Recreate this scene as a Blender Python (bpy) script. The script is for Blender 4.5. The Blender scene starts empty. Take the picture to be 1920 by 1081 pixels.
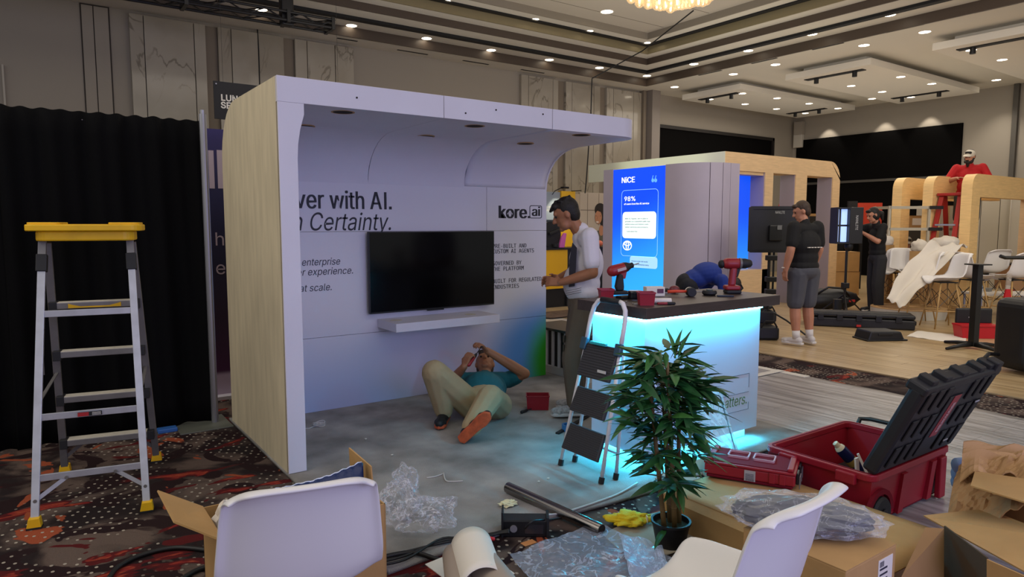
import bpy, bmesh, math, random, os
from mathutils import Vector as V, Matrix, noise as mnoise, Quaternion
sc = bpy.context.scene
COL = sc.collection
PI = math.pi
random.seed(7)
R = random.uniform

# ------------------------------------------------------------------ camera, world, lights, exposure
PITCH, YAW, EYE, FOC = math.radians(5.36), math.radians(54.7), 1.52, 1280.0
cam = bpy.data.cameras.new('camera'); cam.sensor_width = 36; cam.lens = 24.0; cam.clip_start = .05; cam.clip_end = 200
cam_ob = bpy.data.objects.new('camera', cam); COL.objects.link(cam_ob)
cam_ob.location = (0, 0, EYE); cam_ob.rotation_euler = (PI/2-PITCH, 0, YAW-PI/2)
sc.camera = cam_ob
sc.view_settings.view_transform = 'Standard'; sc.view_settings.look = 'None'
sc.view_settings.exposure = 0.36; sc.view_settings.gamma = 1.0; sc.view_settings.use_curve_mapping = False

w = bpy.data.worlds.new('world'); sc.world = w; w.use_nodes = True
w.node_tree.nodes['Background'].inputs[0].default_value = (.97, .96, .93, 1)
w.node_tree.nodes['Background'].inputs[1].default_value = .42

def hexc(h):
    c = [int(h[i:i+2], 16)/255 for i in (0, 2, 4)]
    return tuple(((x+.055)/1.055)**2.4 if x > .04045 else x/12.92 for x in c)
def lamp(kind, loc, power, color, aim=None, size=.1, size_y=None, blend=.6, spot=1.6, name='lamp'):
    l = bpy.data.lights.new(name, kind); l.energy = power; l.color = color
    if kind == 'AREA':
        l.size = size
        if size_y: l.shape = 'RECTANGLE'; l.size_y = size_y
    else: l.shadow_soft_size = size
    if kind == 'SPOT': l.spot_size = spot; l.spot_blend = blend
    o = bpy.data.objects.new(name, l); COL.objects.link(o); o.location = loc
    if aim is not None:
        o.rotation_euler = (V(aim)-V(loc)).to_track_quat('-Z', 'Y').to_euler()
    return o
WARM = (1.0, .90, .77)
# the hall's rows of warm ceiling lights, as broad overhead lamps
lamp('AREA', (15.5, 8.5, 4.6), 165, WARM, (15.5, 8.5, 0), 5, 7, name='hall_area_light')
lamp('AREA', (6, 6.8, 5.0), 120, WARM, (6, 6.8, 0), 10, 4, name='hall_area_light')
lamp('AREA', (4, -1.0, 5.2), 60, WARM, (4, -1.0, 0), 8, 4, name='hall_area_light')
lamp('AREA', (-3.0, 4.0, 5.0), 105, WARM, (-1.5, 3.5, 0), 4, 6, name='hall_area_light')
lamp('AREA', (9.0, 1.5, 4.7), 140, WARM, (14.5, 8.0, 1.0), 4, 3, name='hall_area_light')  # added angled fill for upright faces in the far hall, no ceiling row
lamp('AREA', (15.5, 8.6, 2.9), 46, (1, .95, .86), (15.5, 8.6, 5), 7, 7, name='added_uplight')  # added upward fills hanging in mid-air, only to brighten the ceiling
lamp('AREA', (7.5, 8.4, 3.3), 56, (1, .95, .86), (7.5, 8.4, 5), 8, 4, name='added_uplight')
# the violet LED wall of the stand behind the photographer
lamp('AREA', (1.9, -3.6, 2.0), 118, (.44, .44, 1.0), (2.6, 4.0, 1.2), 3.4, 2.4, name='led_wall_light')

# ------------------------------------------------------------------ photograph measurements to world points
_f = V((math.cos(YAW), math.sin(YAW), 0)); _r = V((math.sin(YAW), -math.cos(YAW), 0)); _z = V((0, 0, 1))
FV, RV = _f, _r
_fw = _f*math.cos(PITCH)-_z*math.sin(PITCH); _up = _z*math.cos(PITCH)+_f*math.sin(PITCH)
def ray(x, y): return _r*((x-960)/FOC)-_up*((y-540.5)/FOC)+_fw
def G(x, y, z=0.0):
    d = ray(x, y); return V((0, 0, EYE))+d*((z-EYE)/d.z)
def D(x, y, dist):
    d = ray(x, y); return V((0, 0, EYE))+d*(dist/d.dot(_f))
def AX(x, y, X):
    d = ray(x, y); return V((0, 0, EYE))+d*(X/d.x)
def AY(x, y, Y):
    d = ray(x, y); return V((0, 0, EYE))+d*(Y/d.y)

# ------------------------------------------------------------------ materials
MATS = {}
def mat(name, h, rough=.6, metal=0, var=0, vs=8, bump=0, bs=40, emit=0, ecol=None, spec=.5, trans=0, alpha=1, stretch=None, sub=0, ior=1.45):
    if name in MATS: return MATS[name]
    m = bpy.data.materials.new(name); m.use_nodes = True; MATS[name] = m
    nt = m.node_tree; b = nt.nodes['Principled BSDF']; c = (*hexc(h), 1)
    b.inputs['Base Color'].default_value = c; b.inputs['Roughness'].default_value = rough
    b.inputs['Metallic'].default_value = metal; b.inputs['Specular IOR Level'].default_value = spec
    b.inputs['Transmission Weight'].default_value = trans; b.inputs['Alpha'].default_value = alpha
    b.inputs['IOR'].default_value = ior
    if emit: b.inputs['Emission Strength'].default_value = emit; b.inputs['Emission Color'].default_value = (*hexc(ecol or h), 1)
    if var or bump:
        tc = nt.nodes.new('ShaderNodeTexCoord'); mp = nt.nodes.new('ShaderNodeMapping'); nt.links.new(tc.outputs['Object'], mp.inputs[0])
        if stretch: mp.inputs['Scale'].default_value = stretch
    if var:
        n = nt.nodes.new('ShaderNodeTexNoise'); n.inputs['Scale'].default_value = vs; n.inputs['Detail'].default_value = 5
        nt.links.new(mp.outputs[0], n.inputs['Vector'])
        r = nt.nodes.new('ShaderNodeValToRGB'); r.color_ramp.elements[0].position = .3; r.color_ramp.elements[1].position = .7
        r.color_ramp.elements[0].color = tuple(x*(1-var) for x in c[:3])+(1,); r.color_ramp.elements[1].color = tuple(min(1, x*(1+var*.6)) for x in c[:3])+(1,)
        nt.links.new(n.outputs[0], r.inputs[0]); nt.links.new(r.outputs[0], b.inputs['Base Color'])
    if bump:
        n2 = nt.nodes.new('ShaderNodeTexNoise'); n2.inputs['Scale'].default_value = bs; n2.inputs['Detail'].default_value = 4
        nt.links.new(mp.outputs[0], n2.inputs['Vector'])
        bp = nt.nodes.new('ShaderNodeBump'); bp.inputs['Strength'].default_value = bump; bp.inputs['Distance'].default_value = .01
        nt.links.new(n2.outputs[0], bp.inputs['Height']); nt.links.new(bp.outputs[0], b.inputs['Normal'])
    return m
def nodes(m): return m.node_tree.nodes, m.node_tree.links, m.node_tree.nodes['Principled BSDF']
def mathn(nt, op, a, b=None, c=None):
    n = nt.nodes.new('ShaderNodeMath'); n.operation = op
    for i, x in enumerate((a, b, c)):
        if x is None: continue
        if isinstance(x, (int, float)): n.inputs[i].default_value = x
        else: nt.links.new(x, n.inputs[i])
    return n.outputs[0]
def mixc(nt, fac, a, b):
    n = nt.nodes.new('ShaderNodeMix'); n.data_type = 'RGBA'
    for s, x in ((n.inputs[0], fac), (n.inputs[6], a), (n.inputs[7], b)):
        if isinstance(x, str): s.default_value = (*hexc(x), 1)
        elif isinstance(x, (int, float)): s.default_value = x
        else: nt.links.new(x, s)
    return n.outputs[2]
def noisen(nt, vec, scale, detail=4, dist=0, rough=.5):
    n = nt.nodes.new('ShaderNodeTexNoise'); n.inputs['Scale'].default_value = scale; n.inputs['Detail'].default_value = detail
    n.inputs['Distortion'].default_value = dist; n.inputs['Roughness'].default_value = rough; nt.links.new(vec, n.inputs['Vector']); return n.outputs[0]
def mapn(nt, vec, scale=(1, 1, 1), rot=(0, 0, 0), loc=(0, 0, 0)):
    n = nt.nodes.new('ShaderNodeMapping'); n.inputs['Scale'].default_value = scale; n.inputs['Rotation'].default_value = rot; n.inputs['Location'].default_value = loc
    nt.links.new(vec, n.inputs[0]); return n.outputs[0]
def objc(nt): return nt.nodes.new('ShaderNodeTexCoord').outputs['Object']
def posn(nt): return nt.nodes.new('ShaderNodeNewGeometry').outputs['Position']
def step(nt, x, lo, hi):
    n = nt.nodes.new('ShaderNodeMapRange'); n.inputs[1].default_value = lo; n.inputs[2].default_value = hi; n.interpolation_type = 'SMOOTHSTEP'
    nt.links.new(x, n.inputs[0]); return n.outputs[0]

# ------------------------------------------------------------------ mesh builder
def frame_of(d, up=None):
    d = d.normalized(); up = V(up) if up is not None else (V((0, 0, 1)) if abs(d.z) < .95 else V((0, 1, 0)))
    s = d.cross(up).normalized(); return d, s, s.cross(d)
class M:
    def __init__(s): s.v = []; s.f = []
    def add(s, vs, fs):
        o = len(s.v); s.v += [tuple(x) for x in vs]; s.f += [tuple(i+o for i in f) for f in fs]; return s
    def box(s, c, d, rot=None):
        c = V(c); hx, hy, hz = d[0]/2, d[1]/2, d[2]/2
        vs = [V((x*hx, y*hy, z*hz)) for x in (-1, 1) for y in (-1, 1) for z in (-1, 1)]
        if rot is not None:
            q = rot if isinstance(rot, (Matrix, Quaternion)) else Matrix.Rotation(rot, 3, 'Z')
            vs = [q@x for x in vs]
        return s.add([c+x for x in vs], [(0, 1, 3, 2), (4, 6, 7, 5), (0, 4, 5, 1), (2, 3, 7, 6), (0, 2, 6, 4), (1, 5, 7, 3)])
    def b2(s, lo, hi): return s.box([(a+b)/2 for a, b in zip(lo, hi)], [abs(b-a) for a, b in zip(lo, hi)])
    def bar(s, p, q, w, h, up=None):
        p, q = V(p), V(q); d, a, b = frame_of(q-p, up); vs = []
        for c in (p, q):
            for x, y in ((-1, -1), (1, -1), (1, 1), (-1, 1)): vs.append(c+a*(x*w/2)+b*(y*h/2))
        return s.add(vs, [(0, 1, 2, 3), (7, 6, 5, 4), (0, 4, 5, 1), (1, 5, 6, 2), (2, 6, 7, 3), (3, 7, 4, 0)])
    def tube(s, pts, r, n=8, closed=False):
        pts = [V(p) for p in pts]; k = len(pts); rs = r if isinstance(r, (list, tuple)) else [r]*k; o = len(s.v); pa = None
        for i, p in enumerate(pts):
            if closed: d = pts[(i+1) % k]-pts[i-1]
            else: d = pts[min(i+1, k-1)]-pts[max(i-1, 0)]
            if d.length < 1e-9: d = V((0, 0, 1))
            d.normalize()
            if pa is None: _, a, b = frame_of(d)
            else:
                a = pa-d*pa.dot(d)
                if a.length < 1e-6: _, a, b = frame_of(d)
                a.normalize(); b = a.cross(d)
            pa = a
            s.v += [tuple(p+(a*math.cos(t)+b*math.sin(t))*rs[i]) for t in [2*PI*j/n for j in range(n)]]
        for i in range(k if closed else k-1):
            i2 = (i+1) % k
            for j in range(n): j2 = (j+1) % n; s.f.append((o+i*n+j, o+i*n+j2, o+i2*n+j2, o+i2*n+j))
        if not closed: s.f.append(tuple(o+j for j in reversed(range(n)))); s.f.append(tuple(o+(k-1)*n+j for j in range(n)))
        return s
    def lathe(s, prof, n=20, c=(0, 0, 0), axis=(0, 0, 1)):
        c = V(c); ax, a, b = frame_of(V(axis)); o = len(s.v); k = len(prof)
        for r, z in prof:
            s.v += [tuple(c+ax*z+(a*math.cos(t)+b*math.sin(t))*max(r, 1e-4)) for t in [2*PI*j/n for j in range(n)]]
        for i in range(k-1):
            for j in range(n): j2 = (j+1) % n; s.f.append((o+i*n+j, o+i*n+j2, o+(i+1)*n+j2, o+(i+1)*n+j))
        if prof[0] != prof[-1]: s.f.append(tuple(o+j for j in reversed(range(n)))); s.f.append(tuple(o+(k-1)*n+j for j in range(n)))
        return s
    def cyl(s, c, r, h, n=16, axis=(0, 0, 1)): return s.lathe([(r, 0), (r, h)], n, c, axis)
    def prism(s, poly, org, ux, uy, depth):
        org, ux, uy = V(org), V(ux), V(uy); nrm = ux.cross(uy).normalized()*depth; k = len(poly)
        a = [org+ux*x+uy*y for x, y in poly]
        return s.add(a+[p+nrm for p in a], [tuple(reversed(range(k))), tuple(range(k, 2*k))]+[(i, (i+1) % k, k+(i+1) % k, k+i) for i in range(k)])
    def grid(s, fn, nu, nv, thick=0):
        o = len(s.v); P = [[V(fn(i/nu, j/nv)) for j in range(nv+1)] for i in range(nu+1)]
        for row in P: s.v += [tuple(p) for p in row]
        idx = lambda i, j: o+i*(nv+1)+j
        for i in range(nu):
            for j in range(nv): s.f.append((idx(i, j), idx(i+1, j), idx(i+1, j+1), idx(i, j+1)))
        return s
    def ell(s, c, r, q=None, nu=12, nv=8):
        c = V(c); o = len(s.v)
        if isinstance(r, (int, float)): r = (r, r, r)
        for i in range(nv+1):
            t = PI*i/nv
            for j in range(nu):
                p = 2*PI*j/nu; x = V((r[0]*math.sin(t)*math.cos(p), r[1]*math.sin(t)*math.sin(p), r[2]*math.cos(t))) if 0 < i < nv else V((r[0]*1e-3*math.cos(p), r[1]*1e-3*math.sin(p), r[2]*math.cos(t)))
                if q is not None: x = q@x
                s.v.append(tuple(c+x))
        for i in range(nv):
            for j in range(nu): j2 = (j+1) % nu; s.f.append((o+i*nu+j, o+(i+1)*nu+j, o+(i+1)*nu+j2, o+i*nu+j2))
        s.f.append(tuple(o+j for j in range(nu))); s.f.append(tuple(o+nv*nu+j for j in reversed(range(nu))))
        return s
    def cap(s, p, q, r0, r1=None, n=10):
        p, q = V(p), V(q); r1 = r0 if r1 is None else r1; d = q-p; L = d.length
        d = d/L if L > 1e-6 else V((0, 0, 1)); pts = []; rs = []
        for t in (-88, -60, -30, 0): a = math.radians(t); pts.append(p+d*(r0*math.sin(a))); rs.append(r0*math.cos(a))
        for t in (0, 30, 60, 88): a = math.radians(t); pts.append(q+d*(r1*math.sin(a))); rs.append(r1*math.cos(a))
        return s.tube(pts, rs, n)
    def build(s, name, m, parent=None, smooth=False, bevel=0, seg=2, loc=None, solid=0, subs=0, kind=None, label=None):
        me = bpy.data.meshes.new(name); me.from_pydata(s.v, [], s.f)
        bm = bmesh.new(); bm.from_mesh(me); bmesh.ops.recalc_face_normals(bm, faces=bm.faces); bm.to_mesh(me); bm.free()
        if m is not None: me.materials.append(m)
        if smooth:
            me.polygons.foreach_set('use_smooth', [True]*len(me.polygons))
        o = bpy.data.objects.new(name, me); COL.objects.link(o)
        if parent is not None: o.parent = parent
        if loc is not None: o.location = loc
        if solid: md = o.modifiers.new('solidify', 'SOLIDIFY'); md.thickness = solid; md.offset = 0
        if bevel:
            md = o.modifiers.new('bevel', 'BEVEL'); md.width = bevel; md.segments = seg; md.limit_method = 'ANGLE'; md.angle_limit = .6
        if subs: md = o.modifiers.new('subdivision', 'SUBSURF'); md.levels = subs; md.render_levels = subs
        if smooth == 2:
            try:
                me.set_sharp_from_angle(angle=math.radians(35))
            except Exception: pass
        if kind: o['kind'] = kind
        if label: o['label'] = label
        return o
def thing(name, label, cat, loc=(0, 0, 0), rz=0, group=None):
    o = bpy.data.objects.new(name, None); COL.objects.link(o); o.empty_display_size = .1
    o.location = loc; o.rotation_euler = (0, 0, rz); tag(o, label, cat, group); return o
def tag(o, label, cat, group=None, kind=None):
    o['label'] = label; o['category'] = cat
    if group: o['group'] = group
    if kind: o['kind'] = kind
    return o
def struct(o): o['kind'] = 'structure'; return o
def dup(root, loc=None, rz=None, label=None, group=None, parent=None):
    r = root.copy(); COL.objects.link(r); r.parent = parent
    if loc is not None: r.location = loc
    if rz is not None: r.rotation_euler = (0, 0, rz)
    if label: r['label'] = label
    if group: r['group'] = group
    for ch in list(root.children): dup(ch, parent=r)
    return r
FDIR = os.path.join(bpy.utils.resource_path('LOCAL'), 'datafiles', 'fonts')
FONTS = {}
def font(n):
    if n not in FONTS:
        try: FONTS[n] = bpy.data.fonts.load(os.path.join(FDIR, n))
        except Exception: FONTS[n] = None
    return FONTS[n]
CAPH = {}
def cap_height(f):
    if f not in CAPH:
        cu = bpy.data.curves.new('cap', 'FONT'); cu.body = 'H'; cu.size = 1; fo = font(f)
        if fo: cu.font = fo
        t = bpy.data.objects.new('cap', cu); COL.objects.link(t); me = bpy.data.meshes.new_from_object(t.evaluated_get(bpy.context.evaluated_depsgraph_get()))
        CAPH[f] = max([v.co.y for v in me.vertices] or [.72]); bpy.data.objects.remove(t); bpy.data.curves.remove(cu); bpy.data.meshes.remove(me)
    return CAPH[f]
def text(s, org, ux, uy, size, m, parent, f='Inter.woff2', shear=0, thick=0, width=None, name='lettering', depth=.0015, spacing=1.0, bold=0):
    """lettering as a mesh of its own, baseline start at org, reading along ux, up along uy; size is the cap height"""
    cu = bpy.data.curves.new('text', 'FONT'); cu.body = s; cu.size = size/cap_height(f); cu.shear = shear; cu.offset = thick; cu.extrude = depth/2; cu.space_character = spacing; cu.resolution_u = 4
    fo = font(f)
    if fo: cu.font = fo
    t = bpy.data.objects.new('text', cu); COL.objects.link(t)
    dg = bpy.context.evaluated_depsgraph_get(); me = bpy.data.meshes.new_from_object(t.evaluated_get(dg))
    bpy.data.objects.remove(t); bpy.data.curves.remove(cu)
    ux, uy = V(ux).normalized(), V(uy).normalized(); n = ux.cross(uy)
    if len(me.vertices) == 0: return None
    w = max(v.co.x for v in me.vertices); k = width/w if width else 1
    for v in me.vertices: v.co = V(org)+ux*(v.co.x*k)+uy*v.co.y+n*v.co.z
    if bold:
        vs = [v.co.copy() for v in me.vertices]; fs = [tuple(p.vertices) for p in me.polygons]; k = len(vs); me2 = bpy.data.meshes.new(name)
        me2.from_pydata([tuple(v+ux*(bold*size*d)+n*(.0016*d)) for d in (-1, 0, 1) for v in vs], [], [tuple(i+k*j for i in f) for j in range(3) for f in fs]); me = me2
    me.materials.clear(); me.materials.append(m)
    o = bpy.data.objects.new(name, me); COL.objects.link(o)
    if parent is not None: o.parent = parent
    return o
def rpoly(x0, y0, x1, y1, r, n=5):
    out = []
    for cx, cy, a in ((x1-r, y0+r, -90), (x1-r, y1-r, 0), (x0+r, y1-r, 90), (x0+r, y0+r, 180)):
        for i in range(n+1): t = math.radians(a+90*i/n); out.append((cx+r*math.cos(t), cy+r*math.sin(t)))
    return out
def ring(s, outer, inner, org, ux, uy, depth):
    """flat frame between two polygons with the same number of points"""
    org, ux, uy = V(org), V(ux), V(uy); nrm = ux.cross(uy).normalized()*depth; k = len(outer)
    A = [org+ux*x+uy*y for x, y in outer]; B = [org+ux*x+uy*y for x, y in inner]
    vs = A+B+[p+nrm for p in A]+[p+nrm for p in B]; fs = []
    for i in range(k):
        j = (i+1) % k; fs += [(i, j, k+j, k+i), (2*k+i, 3*k+i, 3*k+j, 2*k+j), (i, 2*k+i, 2*k+j, j), (k+i, k+j, 3*k+j, 3*k+i)]
    return s.add(vs, fs)
# ================================================================== THE HALL
WALL = mat('wall_paint', '989083', .7, bump=.05, bs=60)
WALL2 = mat('wall_paint_dark', '7d7263', .7)
CEIL = mat('ceiling_paint', 'cdc8bb', .75)
BROWN = mat('bronze_band', '4a3f36', .45)
GOLD = mat('champagne_band', '8a7f62', .4, metal=.3)
BLACK = mat('black_matte', '0c0c0e', .65)
BLACKM = mat('black_metal', '131315', .42)
W, ZC, XR = 13.0, 4.99, 20.3

# carpet
def carpet_material():
    m = bpy.data.materials.new('hotel_carpet'); m.use_nodes = True; nt = m.node_tree; n, l, b = nodes(m); p = posn(nt)
    base = mixc(nt, step(nt, noisen(nt, p, 2.2, 5, 1.0), .40, .62), '2a2122', '6a5a52')
    blot = step(nt, noisen(nt, mapn(nt, p, (1, 1, 1), (0, 0, .5), (5, 2, 0)), 1.9, 4, 2.2), .53, .56)
    base = mixc(nt, blot, base, '2a1a1c')
    pr = mapn(nt, p, (.75, 1.6, 1), (0, 0, .35))
    nn = noisen(nt, pr, 1.35, 3, 1.8)
    a = step(nt, nn, .565, .58); base = mixc(nt, a, base, '5b1a1c')
    fine = noisen(nt, mapn(nt, p, (14, 60, 1), (0, 0, .7)), 1.0, 3)
    rd = mixc(nt, step(nt, fine, .45, .6), '8c2a27', 'a84c32')
    a2 = mathn(nt, 'MULTIPLY', step(nt, nn, .60, .615), step(nt, noisen(nt, pr, 3.4, 2), .43, .47)); base = mixc(nt, a2, base, rd)
    nn2 = noisen(nt, mapn(nt, p, (1.3, .8, 1), (0, 0, -.5), (3, 9, 0)), 1.7, 3, 1.5)
    base = mixc(nt, step(nt, nn2, .63, .645), base, 'a55236')
    vo = n.new('ShaderNodeTexVoronoi'); vo.voronoi_dimensions = '2D'; vo.inputs['Scale'].default_value = 19; vo.inputs['Randomness'].default_value = .4
    l.new(mapn(nt, p, (1, .8, 1), (0, 0, .6)), vo.inputs['Vector'])
    dot = mathn(nt, 'MULTIPLY', mathn(nt, 'LESS_THAN', vo.outputs['Distance'], .14), step(nt, noisen(nt, p, 1.1, 3, .6), .44, .5))
    dot = mathn(nt, 'MULTIPLY', dot, mathn(nt, 'SUBTRACT', 1.0, a))
    base = mixc(nt, dot, base, 'b5ab9c')
    f2 = noisen(nt, p, 160, 2); c = n.new('ShaderNodeMix'); c.data_type = 'RGBA'; c.blend_type = 'MULTIPLY'; c.inputs[0].default_value = .5
    l.new(base, c.inputs[6]); l.new(f2, c.inputs[7]); l.new(c.outputs[2], b.inputs['Base Color'])
    b.inputs['Roughness'].default_value = .95; b.inputs['Specular IOR Level'].default_value = .15
    bp = n.new('ShaderNodeBump'); bp.inputs['Strength'].default_value = .3; bp.inputs['Distance'].default_value = .004; l.new(f2, bp.inputs['Height']); l.new(bp.outputs[0], b.inputs['Normal'])
    return m
struct(M().b2((-8, -6, -.2), (XR+.3, W+.3, 0)).build('floor', carpet_material()))

# pale plank floor laid on the carpet: single planks
def wood_floor_material():
    m = bpy.data.materials.new('pale_planks'); m.use_nodes = True; nt = m.node_tree; n, l, b = nodes(m); p = posn(nt)
    oi = n.new('ShaderNodeObjectInfo')
    ad = n.new('ShaderNodeVectorMath'); ad.operation = 'ADD'; l.new(mapn(nt, p, (26, .9, 1)), ad.inputs[0]); l.new(oi.outputs['Random'], ad.inputs[1])
    g = noisen(nt, ad.outputs[0], 1.0, 5, .4)
    c = mixc(nt, step(nt, g, .3, .68), '8a6f4c', 'c3ab82')
    st = step(nt, noisen(nt, mapn(nt, p, (55, .45, 1)), 1.0, 2), .66, .72); c = mixc(nt, st, c, 'e6d8b8')
    tone = mixc(nt, oi.outputs['Random'], 'a88f68', 'bea984')
    l.new(mixc(nt, .35, c, tone), b.inputs['Base Color']); b.inputs['Roughness'].default_value = .28
    return m
WF = wood_floor_material()
pf = struct(M().b2((6.99, -3, 0), (XR, W, .006)).build('floor', mat('plank_underlay', '8b7350', .6)))
pm = M().b2((-.099, -.798, 0), (.099, .798, .008)); first = None
for i in range(32):
    off = [0, .55, 1.05, .3][i % 4]
    for j in range(8):
        y = -1.6+off+j*1.6; x = 7.09+i*.2
        if first is None: o = first = pm.build('plank', WF, pf)
        else: o = first.copy(); COL.objects.link(o)
        o.parent = pf; o.location = (x, y+.8, .006+R(0, .0012))
struct(M().b2((13.4, -3, .0), (XR, W, .012)).build('floor', WF))

# walls
wb = struct(M().b2((-8, W, 0), (XR+.3, W+.3, 6.4)).build('wall_back', WALL))
wr = struct(M().b2((XR, -4, 0), (XR+.3, W, 6.4)).build('wall_right', WALL))
M().b2((13.42, W-.35, 0), (13.72, W, ZC)).build('pilaster', mat('column_grey', '7f7770', .6), wb)
M().b2((13.30, W-.16, 0), (13.40, W, ZC)).build('partition_track', WALL2, wb)

def marble():
    m = bpy.data.materials.new('bookmatched_marble'); m.use_nodes = True; nt = m.node_tree; n, l, b = nodes(m); p = objc(nt)
    sx = n.new('ShaderNodeSeparateXYZ'); l.new(p, sx.inputs[0]); cx = n.new('ShaderNodeCombineXYZ')
    l.new(mathn(nt, 'ABSOLUTE', sx.outputs[0]), cx.inputs[0]); l.new(sx.outputs[2], cx.inputs[2])
    oi = n.new('ShaderNodeObjectInfo'); l.new(mathn(nt, 'MULTIPLY', oi.outputs['Random'], 40), cx.inputs[1])
    v = cx.outputs[0]
    a = mathn(nt, 'ABSOLUTE', mathn(nt, 'SUBTRACT', noisen(nt, mapn(nt, v, (1.1, 1, .55), (0, .5, 0)), 1.1, 5, 1.2), .5))
    vein = mathn(nt, 'SUBTRACT', 1.0, step(nt, a, .002, .018))
    vein = mathn(nt, 'MULTIPLY', vein, step(nt, noisen(nt, v, .9, 2), .42, .6))
    c = mixc(nt, step(nt, noisen(nt, v, .8, 4), .3, .7), 'a8a193', '938b7c')
    c = mixc(nt, mathn(nt, 'MULTIPLY', vein, .6), c, '5c5448'); l.new(c, b.inputs['Base Color']); b.inputs['Roughness'].default_value = .12
    return m
MARB = marble()
def wx(px): return AY(px, 100, W).x
def slabs(edges, y=W-.09, top=ZC-.06):
    for a, b_ in zip(edges, edges[1:]):
        M().b2((a+.006, 0, 0), (b_-.006, .09, top)).build('marble_slab', MARB, wb, bevel=.004, loc=(0, y, 0))
def slabs_c(edges, ctr, y=W-.09, top=ZC-.06):
    for a, b_ in zip(edges, edges[1:]):
        M().b2((a+.006-ctr, 0, 0), (b_-.006-ctr, .09, top)).build('marble_slab', MARB, wb, bevel=.004, loc=(ctr, y, 0))
for es, ct in (((243, 270, 363, 385), 273), ((407, 432, 482, 530), 515), ((550, 573, 625, 660), 576), ((973, 987, 1033, 1043), 987), ((1057, 1069, 1110, 1122), 1069), ((1134, 1147, 1185, 1200), 1185)):
    slabs_c([wx(e) for e in es], wx(ct))
for a, b_ in ((385, 407), (530, 550), (1043, 1057), (1122, 1134)):
    M().b2((wx(a), W-.02, 0), (wx(b_), W, ZC-.06)).build('recess_strip', WALL2, wb)
# flush service door with a thin dark frame
M().b2((wx(154), W-.012, 0), (wx(209), W, AY(180, 10, W).z)).build('service_door_frame', mat('dark_gap', '3b342d', .7), wb)
for a, b_ in ((156.5, 177.5), (179.5, 206)):
    M().b2((wx(a), W-.03, 0), (wx(b_), W-.01, AY(180, 13, W).z)).build('service_door_leaf', WALL, wb)
M().b2((wx(1), W-.05, 0), (wx(5), W, 3.9)).build('corner_bead', mat('pale_bead', 'b0a99c', .6), wb)

# dark openings with roller shutters
def shutter(name, org, ux, wdt, hgt, nrm):
    org, ux, nrm = V(org), V(ux), V(nrm)
    d = struct(M().prism([(0, 0), (wdt, 0), (wdt, hgt), (0, hgt)], org, ux, (0, 0, 1), -.06).build(name, mat('shutter_black', '060505', .8, spec=.1)))
    m = M(); t = .09
    for x, y, a, b_ in ((0, 0, t, hgt), (wdt-t, 0, t, hgt), (0, hgt-t, wdt, t)):
        m.prism([(x, y), (x+a, y), (x+a, y+b_), (x, y+b_)], org+nrm*.0, ux, (0, 0, 1), .05 if ux.cross(V((0, 0, 1))).dot(nrm) > 0 else -.05)
    m.build('door_frame', mat('shutter_frame', '1b1716', .5), d)
    k = 9
    for i in range(k):
        z0 = hgt*.66*i/k
        M().prism([(t, z0+.012), (wdt-t, z0+.012), (wdt-t, z0+hgt*.66/k-.012), (t, z0+hgt*.66/k-.012)], org, ux, (0, 0, 1), .03 if ux.cross(V((0, 0, 1))).dot(nrm) > 0 else -.03).build('shutter_slat', mat('shutter_slat', '080707', .75, spec=.1), d)
    M().prism([(t, hgt*.66), (wdt-t, hgt*.66), (wdt-t, hgt*.66+.07), (t, hgt*.66+.07)], org, ux, (0, 0, 1), .09 if ux.cross(V((0, 0, 1))).dot(nrm) > 0 else -.09).build('rail', mat('rail_grey', '5c5954', .4, metal=.5), d)
    return d
shutter('door_1', (13.82, W-.01, 0), (1, 0, 0), 5.4, 4.2, (0, -1, 0))
shutter('door_2', (XR-.01, 8.07, 0), (0, 1, 0), 4.76, 4.18, (-1, 0, 0))
M().b2((XR-.2, W-.42, 4.35), (XR-.04, W-.14, 4.75)).build('wall_box', WALL, wr)
sp = M().b2((XR-.16, 12.6, 3.95), (XR-.01, 12.9, 4.4)).build('wall_speaker', mat('speaker_white', 'b9b4a8', .5), None, bevel=.02)
tag(sp, 'small pale wall speaker high in the far corner beside the dark shutter', 'speaker')
M().b2((XR-.12, 6.84, 0), (XR, 6.95, 5.0)).build('partition_post', mat('post_dark', '4e4a44', .5), wr)

# ceiling: lower field, coffer steps
def L(x0, y0, xi, yi): return [(-3.5, yi), (xi, yi), (xi, -1.5), (x0, -1.5), (x0, y0), (-3.5, y0)]
def Lslab(name, x0, y0, xi, yi, z, h, m): return struct(M().prism(L(x0, y0, xi, yi), (0, 0, z), (1, 0, 0), (0, 1, 0), h).build(name, m))
Lslab('ceiling', XR, W, 12.90, 12.38, ZC, .2, CEIL)
Lslab('trim_1', 12.90, 12.38, 12.86, 12.34, ZC-.02, .20, BROWN)
Lslab('ceiling', 12.86, 12.34, 11.76, 11.28, 5.15, .12, CEIL)
Lslab('trim_2', 12.33, 11.82, 12.19, 11.68, 5.10, .06, BLACK)
Lslab('trim_3', 11.76, 11.28, 11.73, 11.25, 5.14, .14, BROWN)
Lslab('ceiling', 11.73, 11.25, 11.42, 10.94, 5.27, .1, CEIL)
Lslab('trim_4', 11.42, 10.94, 11.39, 10.91, 5.26, .17, GOLD)
Lslab('ceiling', 11.39, 10.91, 10.98, 10.52, 5.43, .1, CEIL)
Lslab('trim_5', 11.36, 10.88, 11.24, 10.77, 5.405, .03, BLACK)
Lslab('trim_6', 10.98, 10.52, 10.95, 10.49, 5.42, .14, mat('soffit_grey', '857d70', .6))
struct(M().b2((-.5, 1.2, 5.55), (10.98, 10.52, 5.7)).build('ceiling', mat('ceiling_top', 'b8b0a2', .75)))
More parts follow.
